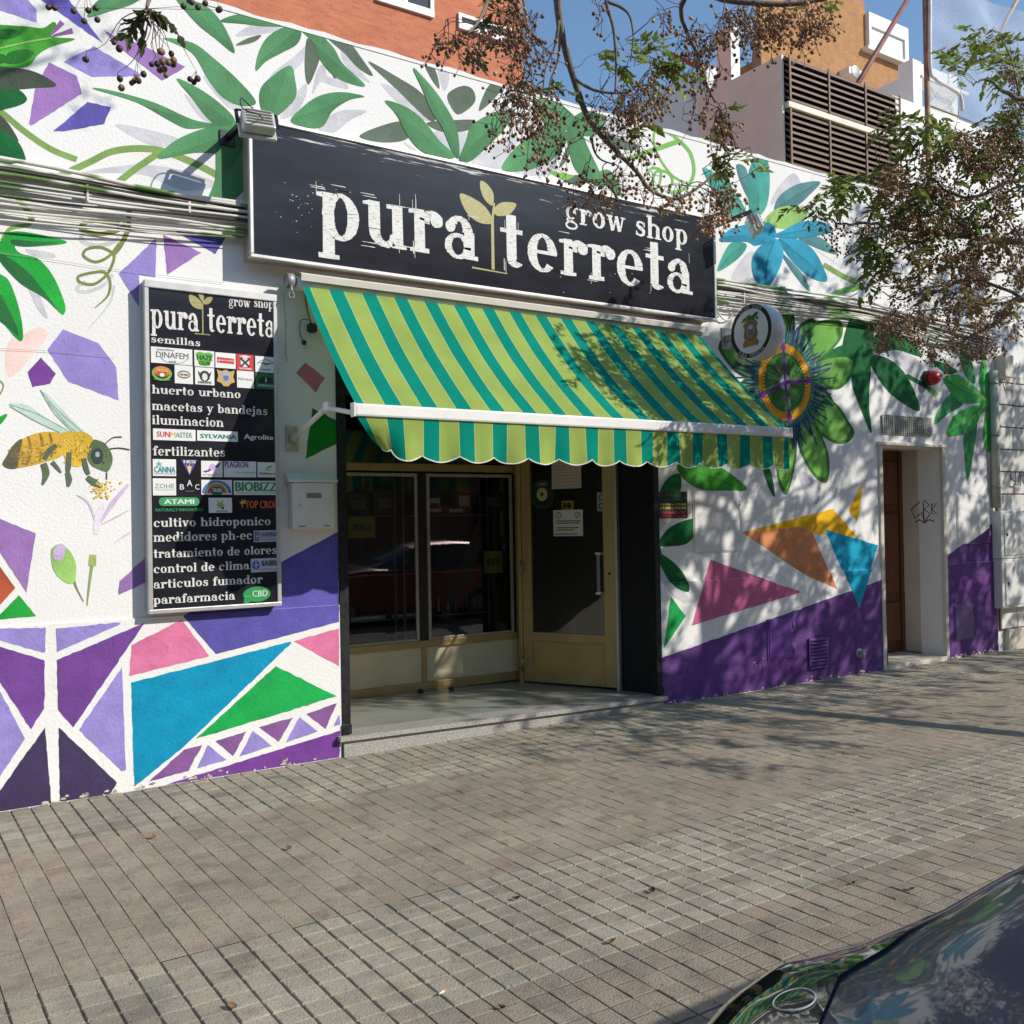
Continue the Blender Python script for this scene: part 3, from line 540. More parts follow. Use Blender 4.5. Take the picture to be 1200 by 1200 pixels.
mu.xz(circ(.375), rgb(170, 100, 40), 6); mu.xz(circ(.368), rgb(232, 168, 36), 7); mu.xz(circ(.285), rgb(66, 122, 58), 8)
for i in range(56): rad(i*360/56, .262, .318, .007, rgb(60, 40, 30), 9)
for i in range(26): rad(rb.uniform(0, 360), .08, .24, .018, rgb(96, 158, 76) if i % 2 else rgb(46, 92, 44), 9, 4)
for i in range(9): rad(rb.uniform(0, 360), .11, .15, .03, rgb(120, 60, 52), 10, 3)
mu.xz(circ(.075, 24), rgb(182, 170, 196), 11)
for a in (96, 10, 207, 282):
    rad(a, 0, .36, .032, rgb(98, 48, 122), 12, -4); rad(a-2, .31, .35, .07, rgb(128, 66, 150), 13, -2); rad(a-3, .34, .385, .05, rgb(128, 66, 150), 13.5, -1)
# worn white scuffs low on the purple paint
for cx, cy, n_, s0 in ((890, 779, 12, 7), (22, 675, 8, 5)):
    for i in range(n_):
        x, y = cx+rb.gauss(0, s0), cy+rb.gauss(0, s0*.6); s_ = rb.uniform(.3, .9); mu.px([(x-s_, y), (x+rb.uniform(-1, 1), y-s_), (x+s_, y+rb.uniform(-1, 1)), (x, y+s_)], rgb(222, 210, 220), 5)
mpaint = mat('mural_paint', rough=0.72, spec=0.2, var=0.13, scale=7, bump=0.33, bscale=55, attr=True, detail=9)
add_stains(mpaint, 26, 0.30, 0.45, 0.86); add_stains(mpaint, 1.3, 0.36, 0.6, 0.90)
for i in range(190):                                                   # chipped paint along the foot of the wall
    x = rb.choice([rb.uniform(-1, 2.7), rb.uniform(5.8, 8.75), rb.uniform(9.98, 10.85)]); z = abs(rb.gauss(0, .022)); s_ = rb.uniform(.006, .03)
    mu.xz([(x-s_, z-.006), (x-s_*.3, z+rb.uniform(.002, .012)), (x+s_*.4, z+rb.uniform(.001, .014)), (x+s_, z-.004), (x+s_*.2, z-rb.uniform(.004, .012))], rgb(*rb.choice([(212, 204, 188), (190, 180, 162), (160, 150, 134)])), 20)
mu.finish(); mural = obj('mural', mu.mb, mpaint, wall, corner_cols=mu.cc)
# hairline cracks where the plaster bays meet
for pts in ([(0, 297), (60, 305), (140, 317), (262, 332)], [(0, 409), (60, 412), (135, 419)], [(952, 205), (951, 213)]):
    q = [P(a, b) for a, b in pts]; L, Rr = ribbon2d([(v.x, v.z) for v in smooth_path(q, 8)], 0.0025); b_ = M()
    for i in range(len(L)-1): b_.poly([(L[i][0], WY-0.0125, L[i][1]), (L[i+1][0], WY-0.0125, L[i+1][1]), (Rr[i+1][0], WY-0.0125, Rr[i+1][1]), (Rr[i][0], WY-0.0125, Rr[i][1])])
    obj('crack', b_, mat('crack_dark', rgb(150, 145, 138), 0.9), wall)
# ================================================================== shopfront (parts of the building)
granite = mat('granite', (0.36, 0.34, 0.30), 0.55, var=0.45, scale=120, detail=2)
marble = mat('marble_floor', rgb(150, 152, 140), 0.22, var=0.12, scale=3, detail=8)
SL = lambda x: 0.150 - (x-2.7)*0.0205                                  # the step top falls to the right against the rising pavement
b_ = M()
def slab(mb, x0, x1, y0, y1, zlo, zhi):
    mb.add([(x0, y0, zlo(x0)), (x1, y0, zlo(x1)), (x1, y1, zlo(x1)), (x0, y1, zlo(x0)), (x0, y0, zhi(x0)), (x1, y0, zhi(x1)), (x1, y1, zhi(x1)), (x0, y1, zhi(x0))],
           [(0, 3, 2, 1), (4, 5, 6, 7), (0, 1, 5, 4), (1, 2, 6, 5), (2, 3, 7, 6), (3, 0, 4, 7)])
slab(b_, 2.762, 5.718, 6.265, 6.50, lambda x: -0.3, lambda x: SL(x)-0.036)
slab(b_, 2.722, 5.735, 6.235, 6.46, lambda x: SL(x)-0.034, lambda x: SL(x)-0.001)
obj('step', b_, granite, bld)
b_ = M(); slab(b_, 2.765, 6.2, 6.462, 7.9, lambda x: -0.2, lambda x: SL(x)); obj('porch_floor', b_, marble, bld)
bronze = mat('bronze_anodised', (0.46, 0.31, 0.12), 0.42, 0.15, var=0.12, scale=5)
bronze_panel = mat('bronze_panel', (0.52, 0.335, 0.10), 0.5, 0.1, var=0.1, scale=4)
beige_panel = mat('beige_panel', rgb(222, 206, 166), 0.5, 0.0, var=0.07, scale=4)
sash_mat = mat('sash_aluminium', rgb(176, 170, 158), 0.4, 0.3)
pane_mat = glass_mat('window_glass', (0.86, 0.89, 0.88), 2.2)
GY = 7.7
sill = 0.5*(P(405, 757, GY).z + P(612, 741, GY).z); head = P(500, 555, GY).z; jx = P(609, 650, GY).x
b_ = M()
b_.bbox((2.77, GY-0.03, sill-0.06), (jx-0.05, GY+0.05, sill), 0.004); b_.bbox((2.77, GY-0.03, SL(3)-0.03), (jx-0.05, GY+0.05, SL(3)+0.05), 0.004)
b_.bbox((jx-0.05, GY-0.05, 0.06), (jx+0.045, GY+0.05, 2.95), 0.006); b_.bbox((2.77, GY-0.03, head+0.02), (jx-0.05, GY+0.05, head+0.085), 0.004)
b_.bbox((P(497, 800, GY).x-0.02, GY-0.02, SL(4)+0.05), (P(497, 800, GY).x+0.02, GY+0.03, sill-0.06), 0.003)
win = obj('display_window', b_, bronze, bld)
b_ = M(); b_.box((2.77, GY, SL(3)+0.03), (jx-0.045, GY+0.02, sill-0.05)); obj('lower_panel', b_, beige_panel, win)
xa, xb, xc, xd = 2.80, P(489, 650, GY).x, P(500, 650, GY).x, P(600, 650, GY).x
for s0, s1 in ((xa, xb), (xc, xd)):
    b_ = M(); st = 0.028
    b_.bbox((s0, GY-0.022, sill), (s0+st, GY+0.005, head), 0.003); b_.bbox((s1-st, GY-0.022, sill), (s1, GY+0.005, head), 0.003)
    b_.bbox((s0+st, GY-0.020, head-st), (s1-st, GY+0.004, head), 0.003); b_.bbox((s0+st, GY-0.019, sill), (s1-st, GY+0.003, sill+0.02), 0.003)
    obj('sash', b_, sash_mat, win)
    b_ = M(); b_.poly([(s0+0.01, GY-0.010, sill+0.01), (s1-0.01, GY-0.010, sill+0.01), (s1-0.01, GY-0.010, head-0.01), (s0+0.01, GY-0.010, head-0.01)]); obj('pane', b_, pane_mat, win)
for q0, q1 in ((xb+0.001, xc-0.001), (xd+0.001, jx-0.05)): b_ = M(); b_.box((q0, GY-0.005, sill), (q1, GY+0.03, head)); obj('mullion', b_, black_metal, win)
b_ = M(); b_.poly([(2.77, GY, head+0.08), (jx-0.045, GY, head+0.08), (jx-0.045, GY, 2.95), (2.77, GY, 2.95)]); obj('transom_pane', b_, pane_mat, win)
# small black door stops on the porch floor
for q in ((493, 812), (529, 808)): b_ = M(); g = PG(q[0], q[1], SL(4)); b_.bbox((g.x-0.02, g.y-0.02, SL(g.x)-0.005), (g.x+0.02, g.y+0.02, SL(g.x)+0.035), 0.006); obj('door_stop', b_, dark_plastic, bld)

# splayed glazed door
DA, DB = Vector((5.165, 7.61, 0)), Vector((5.605, 6.70, 0)); du = (DB-DA).normalized(); dn = Vector((du.y, -du.x, 0))   # dn looks out to the street
if dn.dot(Vector((-1, -1, 0))) < 0: dn = -dn
dw = (DB-DA).length
def dpt(u, z, o=0.0): p = DA + du*u + dn*o; return Vector((p.x, p.y, z))
DM = Matrix(((du.x, dn.x, 0, DA.x), (du.y, dn.y, 0, DA.y), (0, 0, 1, 0), (0, 0, 0, 1)))
def dpx(px, py):                                                       # pixel -> (u, z) on the door's plane
    d = ray(px, py); o = Vector((0, 0, CAM_H)); dv = Vector(d); t = (DA-Vector((0, 0, 0))).dot(dn)/Vector((dv.x, dv.y, 0)).dot(dn)
    p = o + dv*t; return (Vector((p.x, p.y, 0))-DA).dot(du), p.z
zf = 0.112; gz = dpx(665, 742)[1]
b_ = M()
def dbox(mb, u0, u1, z0, z1, o0=-0.02, o1=0.03, bev=0.004, mi=0): mb.bbox((u0, o0, z0), (u1, o1, z1), bev, mi, mtx=DM)
dbox(b_, 0.04, 0.135, zf, 2.30); dbox(b_, dw-0.135, dw-0.02, zf, 2.30); dbox(b_, 0.135, dw-0.135, zf, zf+0.09, -0.018, 0.028); dbox(b_, 0.135, dw-0.135, gz-0.08, gz, -0.018, 0.028); dbox(b_, 0.135, dw-0.135, 2.2, 2.298, -0.018, 0.028)
door = obj('shop_door', b_, bronze, bld, fix=True)
b_ = M(); dbox(b_, 0.13, dw-0.13, zf+0.08, gz-0.07, -0.005, 0.012); dbox(b_, 0.50, dw-0.17, zf+0.12, gz-0.10, 0.012, 0.018); obj('kick_panel', b_, bronze_panel, door, fix=True)
b_ = M(); b_.poly([dpt(0.13, gz-0.01, 0.008), dpt(dw-0.13, gz-0.01, 0.008), dpt(dw-0.13, 2.21, 0.008), dpt(0.13, 2.21, 0.008)]); obj('pane', b_, pane_mat, door)
hu = dpx(706, 670)[0]; h0, h1 = dpx(708, 693)[1], dpx(708, 650)[1]
b_ = M(); pth = [dpt(hu+0.05, h0, 0.03), dpt(hu, h0, 0.075), dpt(hu-0.035, (h0+h1)/2, 0.085), dpt(hu, h1, 0.075), dpt(hu+0.05, h1, 0.03)]
b_.obox(dpt(hu, h0, 0.085), dpt(hu, h1, 0.085), 0.022, 0.02); b_.obox(dpt(hu+0.0, h0-0.012, 0.028), dpt(hu, h0-0.012, 0.096), 0.05, 0.022); b_.obox(dpt(hu, h1+0.012, 0.028), dpt(hu, h1+0.012, 0.096), 0.05, 0.022)
obj('handle', b_, alu, door, fix=True)
for py in (665, 777):
    z = dpx(614, py)[1]; b_ = M(); b_.tube([dpt(0.03, z-0.07, 0.04), dpt(0.03, z+0.07, 0.04)], 0.012, 10); dbox(b_, 0.03, 0.075, z-0.05, z+0.05, 0.03, 0.038, 0.002); obj('hinge', b_, mat('worn_brass', (0.42, 0.33, 0.18), 0.35, 0.8), door, fix=True)
b_ = M(); lu, lz = dpx(718, 672); b_.lathe([(0.012, 0.0), (0.012, 0.008), (0.005, 0.010)], (0, 0, 0), 'y', 14); b_.v = [tuple(DM @ Vector((v[0]+dw-0.075, v[1]+0.03, v[2]+lz))) for v in b_.v]; obj('keyhole', b_, dark_plastic, door)
b_ = M(); dbox(b_, 0.0, 0.038, zf-0.02, 2.95, -0.03, 0.045); dbox(b_, 0.04, dw-0.018, 2.302, 2.36, -0.03, 0.04); obj('door_frame', b_, bronze, bld, fix=True)
b_ = M(); b_.poly([dpt(0.03, 2.35), dpt(dw, 2.35), dpt(dw, 2.95), dpt(0.03, 2.95)]); obj('door_transom_pane', b_, pane_mat, bld)
b_ = M(); dbox(b_, dw-0.016, dw+0.012, zf-0.02, 2.95, -0.02, 0.05); obj('door_jamb', b_, sash_mat, bld, fix=True)
# black lacquered reveal and the roller shutter guides
b_ = M(); E0 = dpt(dw+0.014, 0, 0.0); b_.add([(E0.x, E0.y, 0.0), (5.722, 6.36, 0.0), (5.722, 6.36, 2.95), (E0.x, E0.y, 2.95)], [(0, 1, 2, 3)])
b_.box((5.722, 6.36, 0.0), (5.75, 6.7, 2.95)); obj('reveal_panel', b_, mat('black_lacquer', (0.006, 0.006, 0.009), 0.5, var=0.15, spec=0.25), bld)
worn_black = mat('worn_black_paint', (0.016, 0.016, 0.018), 0.5, var=0.6, scale=22, detail=8, spec=0.3)
for x0, x1 in ((2.757, 2.822), (5.665, 5.722)):
    b_ = M(); zb = SL(x0)+0.004
    b_.box((x0, 6.285, zb), (x1, 6.305, 2.95)); b_.box((x0, 6.3051, zb), (x0+0.018, 6.358, 2.95)); b_.box((x1-0.018, 6.3051, zb), (x1, 6.358, 2.95)); b_.bbox((x0-0.004, 6.272, zb), (x1+0.004, 6.3045, zb+0.07), 0.004)
    obj('shutter_guide', b_, worn_black, bld)
b_ = M(); b_.box((2.824, 6.33, 2.55), (5.663, 6.60, 2.95)); obj('shutter_box', b_, worn_black, bld)
# porch side, ceiling and the dark sales room behind the glass
b_ = M(); b_.box((2.70, 6.6, -0.1), (2.756, GY+0.06, 2.95)); b_.box((2.60, 6.6, 2.951), (6.3, GY+0.1, 3.0))
obj('porch_lining', b_, mat('porch_paint', rgb(190, 184, 172), 0.7), bld)
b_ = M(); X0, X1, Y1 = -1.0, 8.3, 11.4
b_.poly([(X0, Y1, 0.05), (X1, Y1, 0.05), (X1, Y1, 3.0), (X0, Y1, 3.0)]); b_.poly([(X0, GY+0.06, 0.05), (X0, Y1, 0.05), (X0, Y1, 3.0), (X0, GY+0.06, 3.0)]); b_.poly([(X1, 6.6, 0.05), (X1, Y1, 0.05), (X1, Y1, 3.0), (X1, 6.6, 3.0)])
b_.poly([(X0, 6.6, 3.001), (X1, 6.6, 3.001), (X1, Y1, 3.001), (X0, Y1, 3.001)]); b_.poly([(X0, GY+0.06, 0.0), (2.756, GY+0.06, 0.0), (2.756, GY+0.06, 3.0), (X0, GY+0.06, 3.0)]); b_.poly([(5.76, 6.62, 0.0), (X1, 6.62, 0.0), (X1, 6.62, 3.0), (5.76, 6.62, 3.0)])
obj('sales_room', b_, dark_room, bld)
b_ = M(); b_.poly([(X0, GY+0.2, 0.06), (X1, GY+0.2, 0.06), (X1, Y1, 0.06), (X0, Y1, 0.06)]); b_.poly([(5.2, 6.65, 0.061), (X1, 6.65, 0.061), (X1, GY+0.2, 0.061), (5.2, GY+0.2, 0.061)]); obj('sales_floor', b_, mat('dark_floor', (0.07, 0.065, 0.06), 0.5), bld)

# residential entrance: marble reveals, brown panelled door
jamb = mat('cream_marble', rgb(206, 196, 178), 0.4, var=0.10, scale=3.5, detail=8)
HY = 6.80
b_ = M()
b_.box((DX1+0.002, WY+0.0, 0.052), (DX1+0.03, HY+0.1, DZ)); b_.box((DX0-0.03, WY+0.0, 0.052), (DX0-0.002, HY+0.1, DZ)); b_.box((DX0-0.03, WY+0.0, DZ+0.001), (DX1+0.03, HY+0.1, DZ+0.03))
b_.bbox((DX0-0.033, WY-0.022, 0.0), (DX0+0.022, WY+0.02, DZ), 0.004); b_.bbox((DX1-0.022, WY-0.022, 0.0), (DX1+0.033, WY+0.02, DZ), 0.004); b_.bbox((DX0-0.05, WY-0.035, DZ), (DX1+0.05, WY+0.02, DZ+0.035), 0.006)
obj('marble_surround', b_, jamb, bld)
b_ = M(); b_.bbox((DX0+0.024, WY-0.03, -0.1), (DX1-0.024, HY+0.05, 0.045), 0.006); obj('threshold', b_, jamb, bld)
gr = M(); J = DX1+0.0015
for pts in ([(1078, 588), (1068, 597), (1072, 607), (1079, 602)], [(1082, 588), (1083, 612), (1080, 600)], [(1083, 586), (1089, 592), (1083, 597), (1090, 602), (1084, 611)], [(1092, 591), (1098, 590), (1092, 597), (1098, 602), (1092, 602), (1092, 591)], [(1072, 612), (1078, 609), (1083, 613), (1089, 609), (1095, 611)]):
    q = []
    for a, b in pts: d = ray(a, b); t = J/d[0]; q.append((d[1]*t, CAM_H+d[2]*t))
    L, Rr = ribbon2d(q, 0.013)
    for i in range(len(q)-1): gr.poly([(J-0.0018, *L[i]), (J-0.0018, *L[i+1]), (J-0.0018, *Rr[i+1]), (J-0.0018, *Rr[i])])
ms = [o for o in bld.children if o.name.startswith('marble_surround')][0]
obj('graffiti', gr, ink, ms)
wood = mat('brown_wood', rgb(112, 62, 36), 0.45, var=0.3, scale=5, stretch=(9, 9, 0.7), detail=8)
b_ = M(); b_.box((DX0, HY+0.02, 0.046), (DX1, HY+0.06, DZ))
hd = obj('house_door', b_, wood, bld)
for x0, x1, z0, z1 in ((0.10, 0.50, 0.18, 0.62), (0.10, 0.50, 0.72, 1.62), (0.10, 0.50, 1.72, 2.2), (0.60, 1.0, 0.18, 0.62), (0.60, 1.0, 0.72, 1.62), (0.60, 1.0, 1.72, 2.2)):
    b_ = M(); b_.bbox((DX0+x0, HY-0.012, z0), (DX0+x1, HY+0.0195, z1), 0.012); obj('door_panel', b_, wood, hd)
b_ = M()
for x in (0.0, 0.53, 1.045): b_.bbox((DX0+x+0.005, HY-0.005, 0.046), (DX0+x+0.055, HY+0.0193, DZ-0.005), 0.005)
obj('stile', b_, wood, hd)

# utility hatches, grilles and the tap in the painted wall
def hatch(px0, py0, px1, py1, mt, name, y=WY, d=0.012, frame=0.02, hinge=True):
    a = P(px0, py0, y); c = P(px1, py1, y); b_ = M()
    b_.bbox((a.x, y-d, c.z), (c.x, y+0.005, a.z), 0.004); b_.bbox((a.x+frame, y-d-0.007, c.z+frame), (c.x-frame, y-d+0.001, a.z-frame), 0.003)
    if hinge:
        for k in (0.2, 0.8): b_.tube([(c.x-0.004, y-d-0.004, c.z+(a.z-c.z)*k-0.03), (c.x-0.004, y-d-0.004, c.z+(a.z-c.z)*k+0.03)], 0.009, 8)
    o = obj(name, b_, mt, bld, fix=True); return o, a, c
pw = mat('hatch_white', rgb(228, 225, 220), 0.6, var=0.08, scale=5)
pp = mat('hatch_purple', rgb(106, 58, 146), 0.5, var=0.12, scale=7)
o1, a, c = hatch(811, 575, 867, 646, pw, 'utility_hatch', d=0.010, frame=0.012)
o2, a2, c2 = hatch(1120, 579, 1159, 636, pw, 'utility_hatch', d=0.010, frame=0.012)
b_ = M(); b_.poly([(v.x, WY-0.0182, v.z) for v in (P(1133.5, 636.6), P(1159.3, 636.2), P(1159.3, 617.5))]); obj('painted_corner', b_, mpaint, o2, corner_cols=[C['base2']]*3)

hatch(898, 726, 929, 770, pp, 'meter_door', y=DY); o3, a, c = hatch(1117, 709, 1141, 748, mat('hatch_metallic', rgb(96, 70, 128), 0.35, 0.3), 'meter_door', y=DY)
def grille(px0, py0, px1, py1, y, nh, nv, mt, name, slat=False):
    a = P(px0, py0, y); c = P(px1, py1, y); b_ = M(); f = 0.02
    b_.box((a.x, y-0.006, c.z), (c.x, y-0.001, a.z), 1)
    for k in range(nh+1):
        z = c.z + (a.z-c.z)*k/nh
        if slat: b_.add([(a.x, y-0.008, z-0.004), (c.x, y-0.008, z-0.004), (c.x, y-0.028, z-0.022), (a.x, y-0.028, z-0.022)], [(0, 1, 2, 3)]); b_.box((a.x, y-0.030, z-0.026), (c.x, y-0.026, z-0.018))
        else: b_.box((a.x, y-0.016, z-0.004), (c.x, y-0.011, z+0.004))
    for k in range(nv+1):
        x = a.x + (c.x-a.x)*k/nv; wd = 0.012 if (k == 0 or k == nv or k == 5) else 0.0035; b_.box((x-wd, y-0.022, c.z-0.004), (x+wd, y-0.0165, a.z+0.004))
    o = obj(name, b_, [mt, dark_plastic], bld, fix=True); return o
grille(1033, 486, 1090, 511, WY, 10, 24, mat('grille_metal', rgb(190, 186, 176), 0.5, 0.2), 'vent_grille')
grille(947, 748, 968, 778, DY, 8, 1, mat('purple_slats', rgb(110, 62, 140), 0.5), 'louvre_vent', slat=True)
# ================================================================== lettering
def arc(cx, cy, rx, ry, a0, a1, n=14): return [(cx+rx*math.cos(R(a0+(a1-a0)*i/n)), cy+ry*math.sin(R(a0+(a1-a0)*i/n))) for i in range(n+1)]
def ringp(cx, cy, rx, ry, th, tn, a0=0, a1=360, n=28):                  # bowl with thick sides and thin top: list of quads
    o = arc(cx, cy, rx, ry, a0, a1, n); q = arc(cx, cy, rx-th, ry-tn, a0, a1, n); return [[o[i], o[i+1], q[i+1], q[i]] for i in range(n)]
def rect(x0, y0, x1, y1): return [[(x0, y0), (x1, y0), (x1, y1), (x0, y1)]]
def disc(cx, cy, r): return [arc(cx, cy, r, r, 0, 360, 14)[:-1]]
def strip(pts, w):
    L, Rr = ribbon2d(pts, w); return [[L[i], L[i+1], Rr[i+1], Rr[i]] for i in range(len(pts)-1)]
S, T = 0.285, 0.10                                                       # stem and hairline of the slab serif face (x-height 1)
def stem(x, y0, y1, foot=True, head=True):
    g = rect(x, y0, x+S, y1)
    if foot: g += rect(x-.11, y0, x+S+.11, y0+.10)
    if head: g += [[(x-.14, y1-.11), (x, y1-.11), (x, y1), (x-.14, y1-.03)]]
    return g
def arch(x0, x1):                                                      # from a stem at x0 over to a stem at x1
    cx = (x0+x1+S)/2; return ringp(cx, .62, x1+S-cx, .40, S*.95, .15, 0, 165, 14)
def glyphs():
    G = {}
    G['a'] = (rect(.58, .10, .58+S, .66) + rect(.58, 0, .98, .10) + ringp(.45, .64, .38, .38, S, .13, 0, 140, 14) + disc(.20, .74, .14) + ringp(.40, .29, .37, .31, .20, .10), 1.0)
    G['b'] = (stem(.12, 0, 1.5, False) + ringp(.55, .5, .44, .52, S, .11), 1.04)
    G['c'] = (ringp(.5, .5, .45, .53, S, .11, 45, 318) + disc(.78, .76, .15), 0.98)
    G['d'] = (stem(.68, 0, 1.5, False) + rect(.68, 0, 1.06, .10) + ringp(.47, .5, .44, .52, S, .11), 1.08)
    G['e'] = (ringp(.5, .5, .46, .53, S, .11, 0, 318) + rect(.18, .47, .94, .56), 1.0)
    G['f'] = (stem(.18, 0, 1.15, True, False) + rect(-.02, .89, .62, 1.0) + ringp(.50, 1.15, .32, .38, S, .12, 40, 180, 12) + disc(.66, 1.32, .13), 0.66)
    G['g'] = (ringp(.44, .62, .36, .40, .20, .09) + ringp(.46, -.16, .44, .28, .14, .12) + strip([(.24, .28), (.16, .16), (.30, .08), (.60, .08)], .15) + strip([(.66, .86), (.80, .98), (.92, .94)], .13), 0.98)
    G['h'] = (stem(.12, 0, 1.5) + stem(.74, 0, .62, True, False) + arch(.12, .74), 1.14)
    G['i'] = (stem(.14, 0, 1.0) + disc(.27, 1.30, .16), 0.54)
    G['j'] = (stem(.16, -.10, 1.0, False) + disc(.29, 1.30, .16) + ringp(.14, -.10, .27, .30, S, .12, 180, 360, 12) + disc(-.02, -.16, .13), 0.56)
    G['l'] = (stem(.14, 0, 1.5), 0.54)
    G['m'] = (stem(.12, 0, 1.0) + stem(.70, 0, .62, True, False) + stem(1.28, 0, .62, True, False) + arch(.12, .70) + arch(.70, 1.28), 1.70)
    G['n'] = (stem(.12, 0, 1.0) + stem(.74, 0, .62, True, False) + arch(.12, .74), 1.14)
    G['o'] = (ringp(.5, .5, .46, .53, S, .11), 1.02)
    G['p'] = (stem(.12, -.45, 1.0) + ringp(.56, .5, .45, .53, S, .11), 1.07)
    G['r'] = (stem(.12, 0, 1.0) + ringp(.60, .66, .34, .36, S, .15, 60, 175, 10) + disc(.74, .80, .17), 0.86)
    G['s'] = (strip([(.70, .78), (.62, .92), (.42, .96), (.22, .88), (.20, .70), (.36, .58), (.54, .50), (.68, .38), (.66, .16), (.46, .05), (.24, .08), (.14, .22)], [.10, .12, .14, .18, .22, .26, .27, .26, .22, .15, .12, .10]) + rect(.68, .66, .78, .96) + rect(.08, .04, .18, .34), 0.86)
    G['t'] = (rect(.18, .22, .18+S, 1.38) + rect(.0, .89, .66, 1.0) + ringp(.43+.0, .22, .25, .24, S-.02, .12, 180, 330, 12), 0.70)
    G['u'] = (stem(.12, .38, 1.0, False) + stem(.72, 0, 1.0, False) + rect(.72, 0, 1.10, .10) + ringp(.545, .36, .425, .38, S, .14, 180, 345, 14), 1.12)
    G['v'] = (strip([(.20, 1.0), (.50, .02)], .26) + strip([(.82, 1.0), (.54, .05)], .12) + rect(-.02, .90, .44, 1.0) + rect(.62, .90, 1.0, 1.0), 1.0)
    G['w'] = (strip([(.20, 1.0), (.44, .02)], .25) + strip([(.72, 1.0), (.48, .05)], .12) + strip([(.72, 1.0), (.96, .02)], .25) + strip([(1.24, 1.0), (1.0, .05)], .12) + rect(-.02, .90, .44, 1.0) + rect(1.06, .90, 1.42, 1.0), 1.42)
    G['y'] = (strip([(.20, 1.0), (.52, .06)], .25) + strip([(.84, 1.0), (.50, 0), (.34, -.34)], .12) + rect(-.02, .90, .44, 1.0) + rect(.64, .90, 1.02, 1.0) + disc(.26, -.34, .13), 1.0)
    G['z'] = (rect(.08, .88, .84, 1.0) + rect(.08, 0, .86, .12) + strip([(.72, .92), (.22, .08)], .24) + rect(.08, .70, .18, .90) + rect(.76, .10, .86, .32), 0.94)
    G['-'] = (rect(.06, .42, .50, .58), 0.56); G[' '] = ([], 0.55)
    return G
GL = glyphs()
def slab_text(mb, txt, x0, x1, z, xh, y, mi=0, gap=0.06, step=0.00012, jit=0.0):
    wtot = sum(GL[c][1]+gap for c in txt) - gap; sx = (x1-x0)/wtot; u = 0.0; k = 0; rg = random.Random(len(txt))
    for ch in txt:
        for poly in GL[ch][0]:
            pts = [(x0+(u+p[0])*sx + (rg.uniform(-jit, jit) if jit else 0), y - 0.0006 - step*(k % 11), z+p[1]*xh + (rg.uniform(-jit, jit) if jit else 0)) for p in poly]
            mb.poly(pts, mi); k += 1
        u += GL[ch][1]+gap
def words(txt, x0, x1, z, xh, y, mt, parent, jit):                       # one object per word
    wd = lambda t: sum(GL[c][1]+0.06 for c in t); tot = wd(txt)-0.06; sx = (x1-x0)/tot; u = 0.0
    for wtxt in txt.split(' '):
        b_ = M(); slab_text(b_, wtxt, x0+u*sx, x0+(u+wd(wtxt)-0.06)*sx, z, xh, y, jit=jit); obj('lettering', b_, mt, parent); u += wd(wtxt+' ')
def sans_mesh(txt):
    cu = bpy.data.curves.new('txt', 'FONT'); cu.body = txt; cu.resolution_u = 2; o = bpy.data.objects.new('txt', cu); COL.objects.link(o)
    dg = bpy.context.evaluated_depsgraph_get(); me = bpy.data.meshes.new_from_object(o.evaluated_get(dg))
    vs = [tuple(v.co) for v in me.vertices]; fs = [tuple(p.vertices) for p in me.polygons]
    bpy.data.objects.remove(o); bpy.data.curves.remove(cu); bpy.data.meshes.remove(me); return vs, fs
def sans(mb, txt, x0, x1, z0, z1, y, mi=0, bold=0.0, shear=0.0):
    vs, fs = sans_mesh(txt); ax = min(v[0] for v in vs); bx = max(v[0] for v in vs); az = min(v[1] for v in vs); bz = max(v[1] for v in vs)
    f = lambda v: (x0+(v[0]-ax)/(bx-ax)*(x1-x0)+shear*(v[1]-az), z0+(v[1]-az)/(bz-az)*(z1-z0))
    for k, o in enumerate((0, bold) if bold else (0,)):
        mb.add([(f(v)[0]+o*(x1-x0), y-0.0006-0.0003*k, f(v)[1]) for v in vs], fs, mi)
# colours used on printed signs
CM = {}
def cm(r, g, b):
    k = 'print_%d_%d_%d' % (r, g, b)
    return mat(k, rgb(r, g, b), 0.5, var=0.05)
def chalk(name, dark=0.55):                                            # chalky white with streaks rubbed through
    if name in MATS: return MATS[name]
    mt = mat(name, rgb(226, 222, 214), 0.6, var=0.03); n = mt.node_tree.nodes; l = mt.node_tree.links; b = n['Principled BSDF']
    src = b.inputs['Base Color'].links[0].from_socket
    tc = n.new('ShaderNodeTexCoord'); mp = n.new('ShaderNodeMapping'); mp.inputs['Scale'].default_value = (22, 1, 150); l.new(tc.outputs['Object'], mp.inputs[0])
    nz = n.new('ShaderNodeTexNoise'); nz.inputs['Scale'].default_value = 1.0; nz.inputs['Detail'].default_value = 3; l.new(mp.outputs[0], nz.inputs['Vector'])
    mr = n.new('ShaderNodeMapRange'); mr.inputs[1].default_value = 0.36; mr.inputs[2].default_value = 0.46; mr.inputs[3].default_value = dark; mr.inputs[4].default_value = 1; l.new(nz.outputs[0], mr.inputs[0])
    mx = n.new('ShaderNodeMix'); mx.data_type = 'RGBA'; mx.blend_type = 'MULTIPLY'; mx.inputs[0].default_value = 1
    l.new(src, mx.inputs[6]); l.new(mr.outputs[0], mx.inputs[7]); l.new(mx.outputs[2], b.inputs['Base Color']); return mt
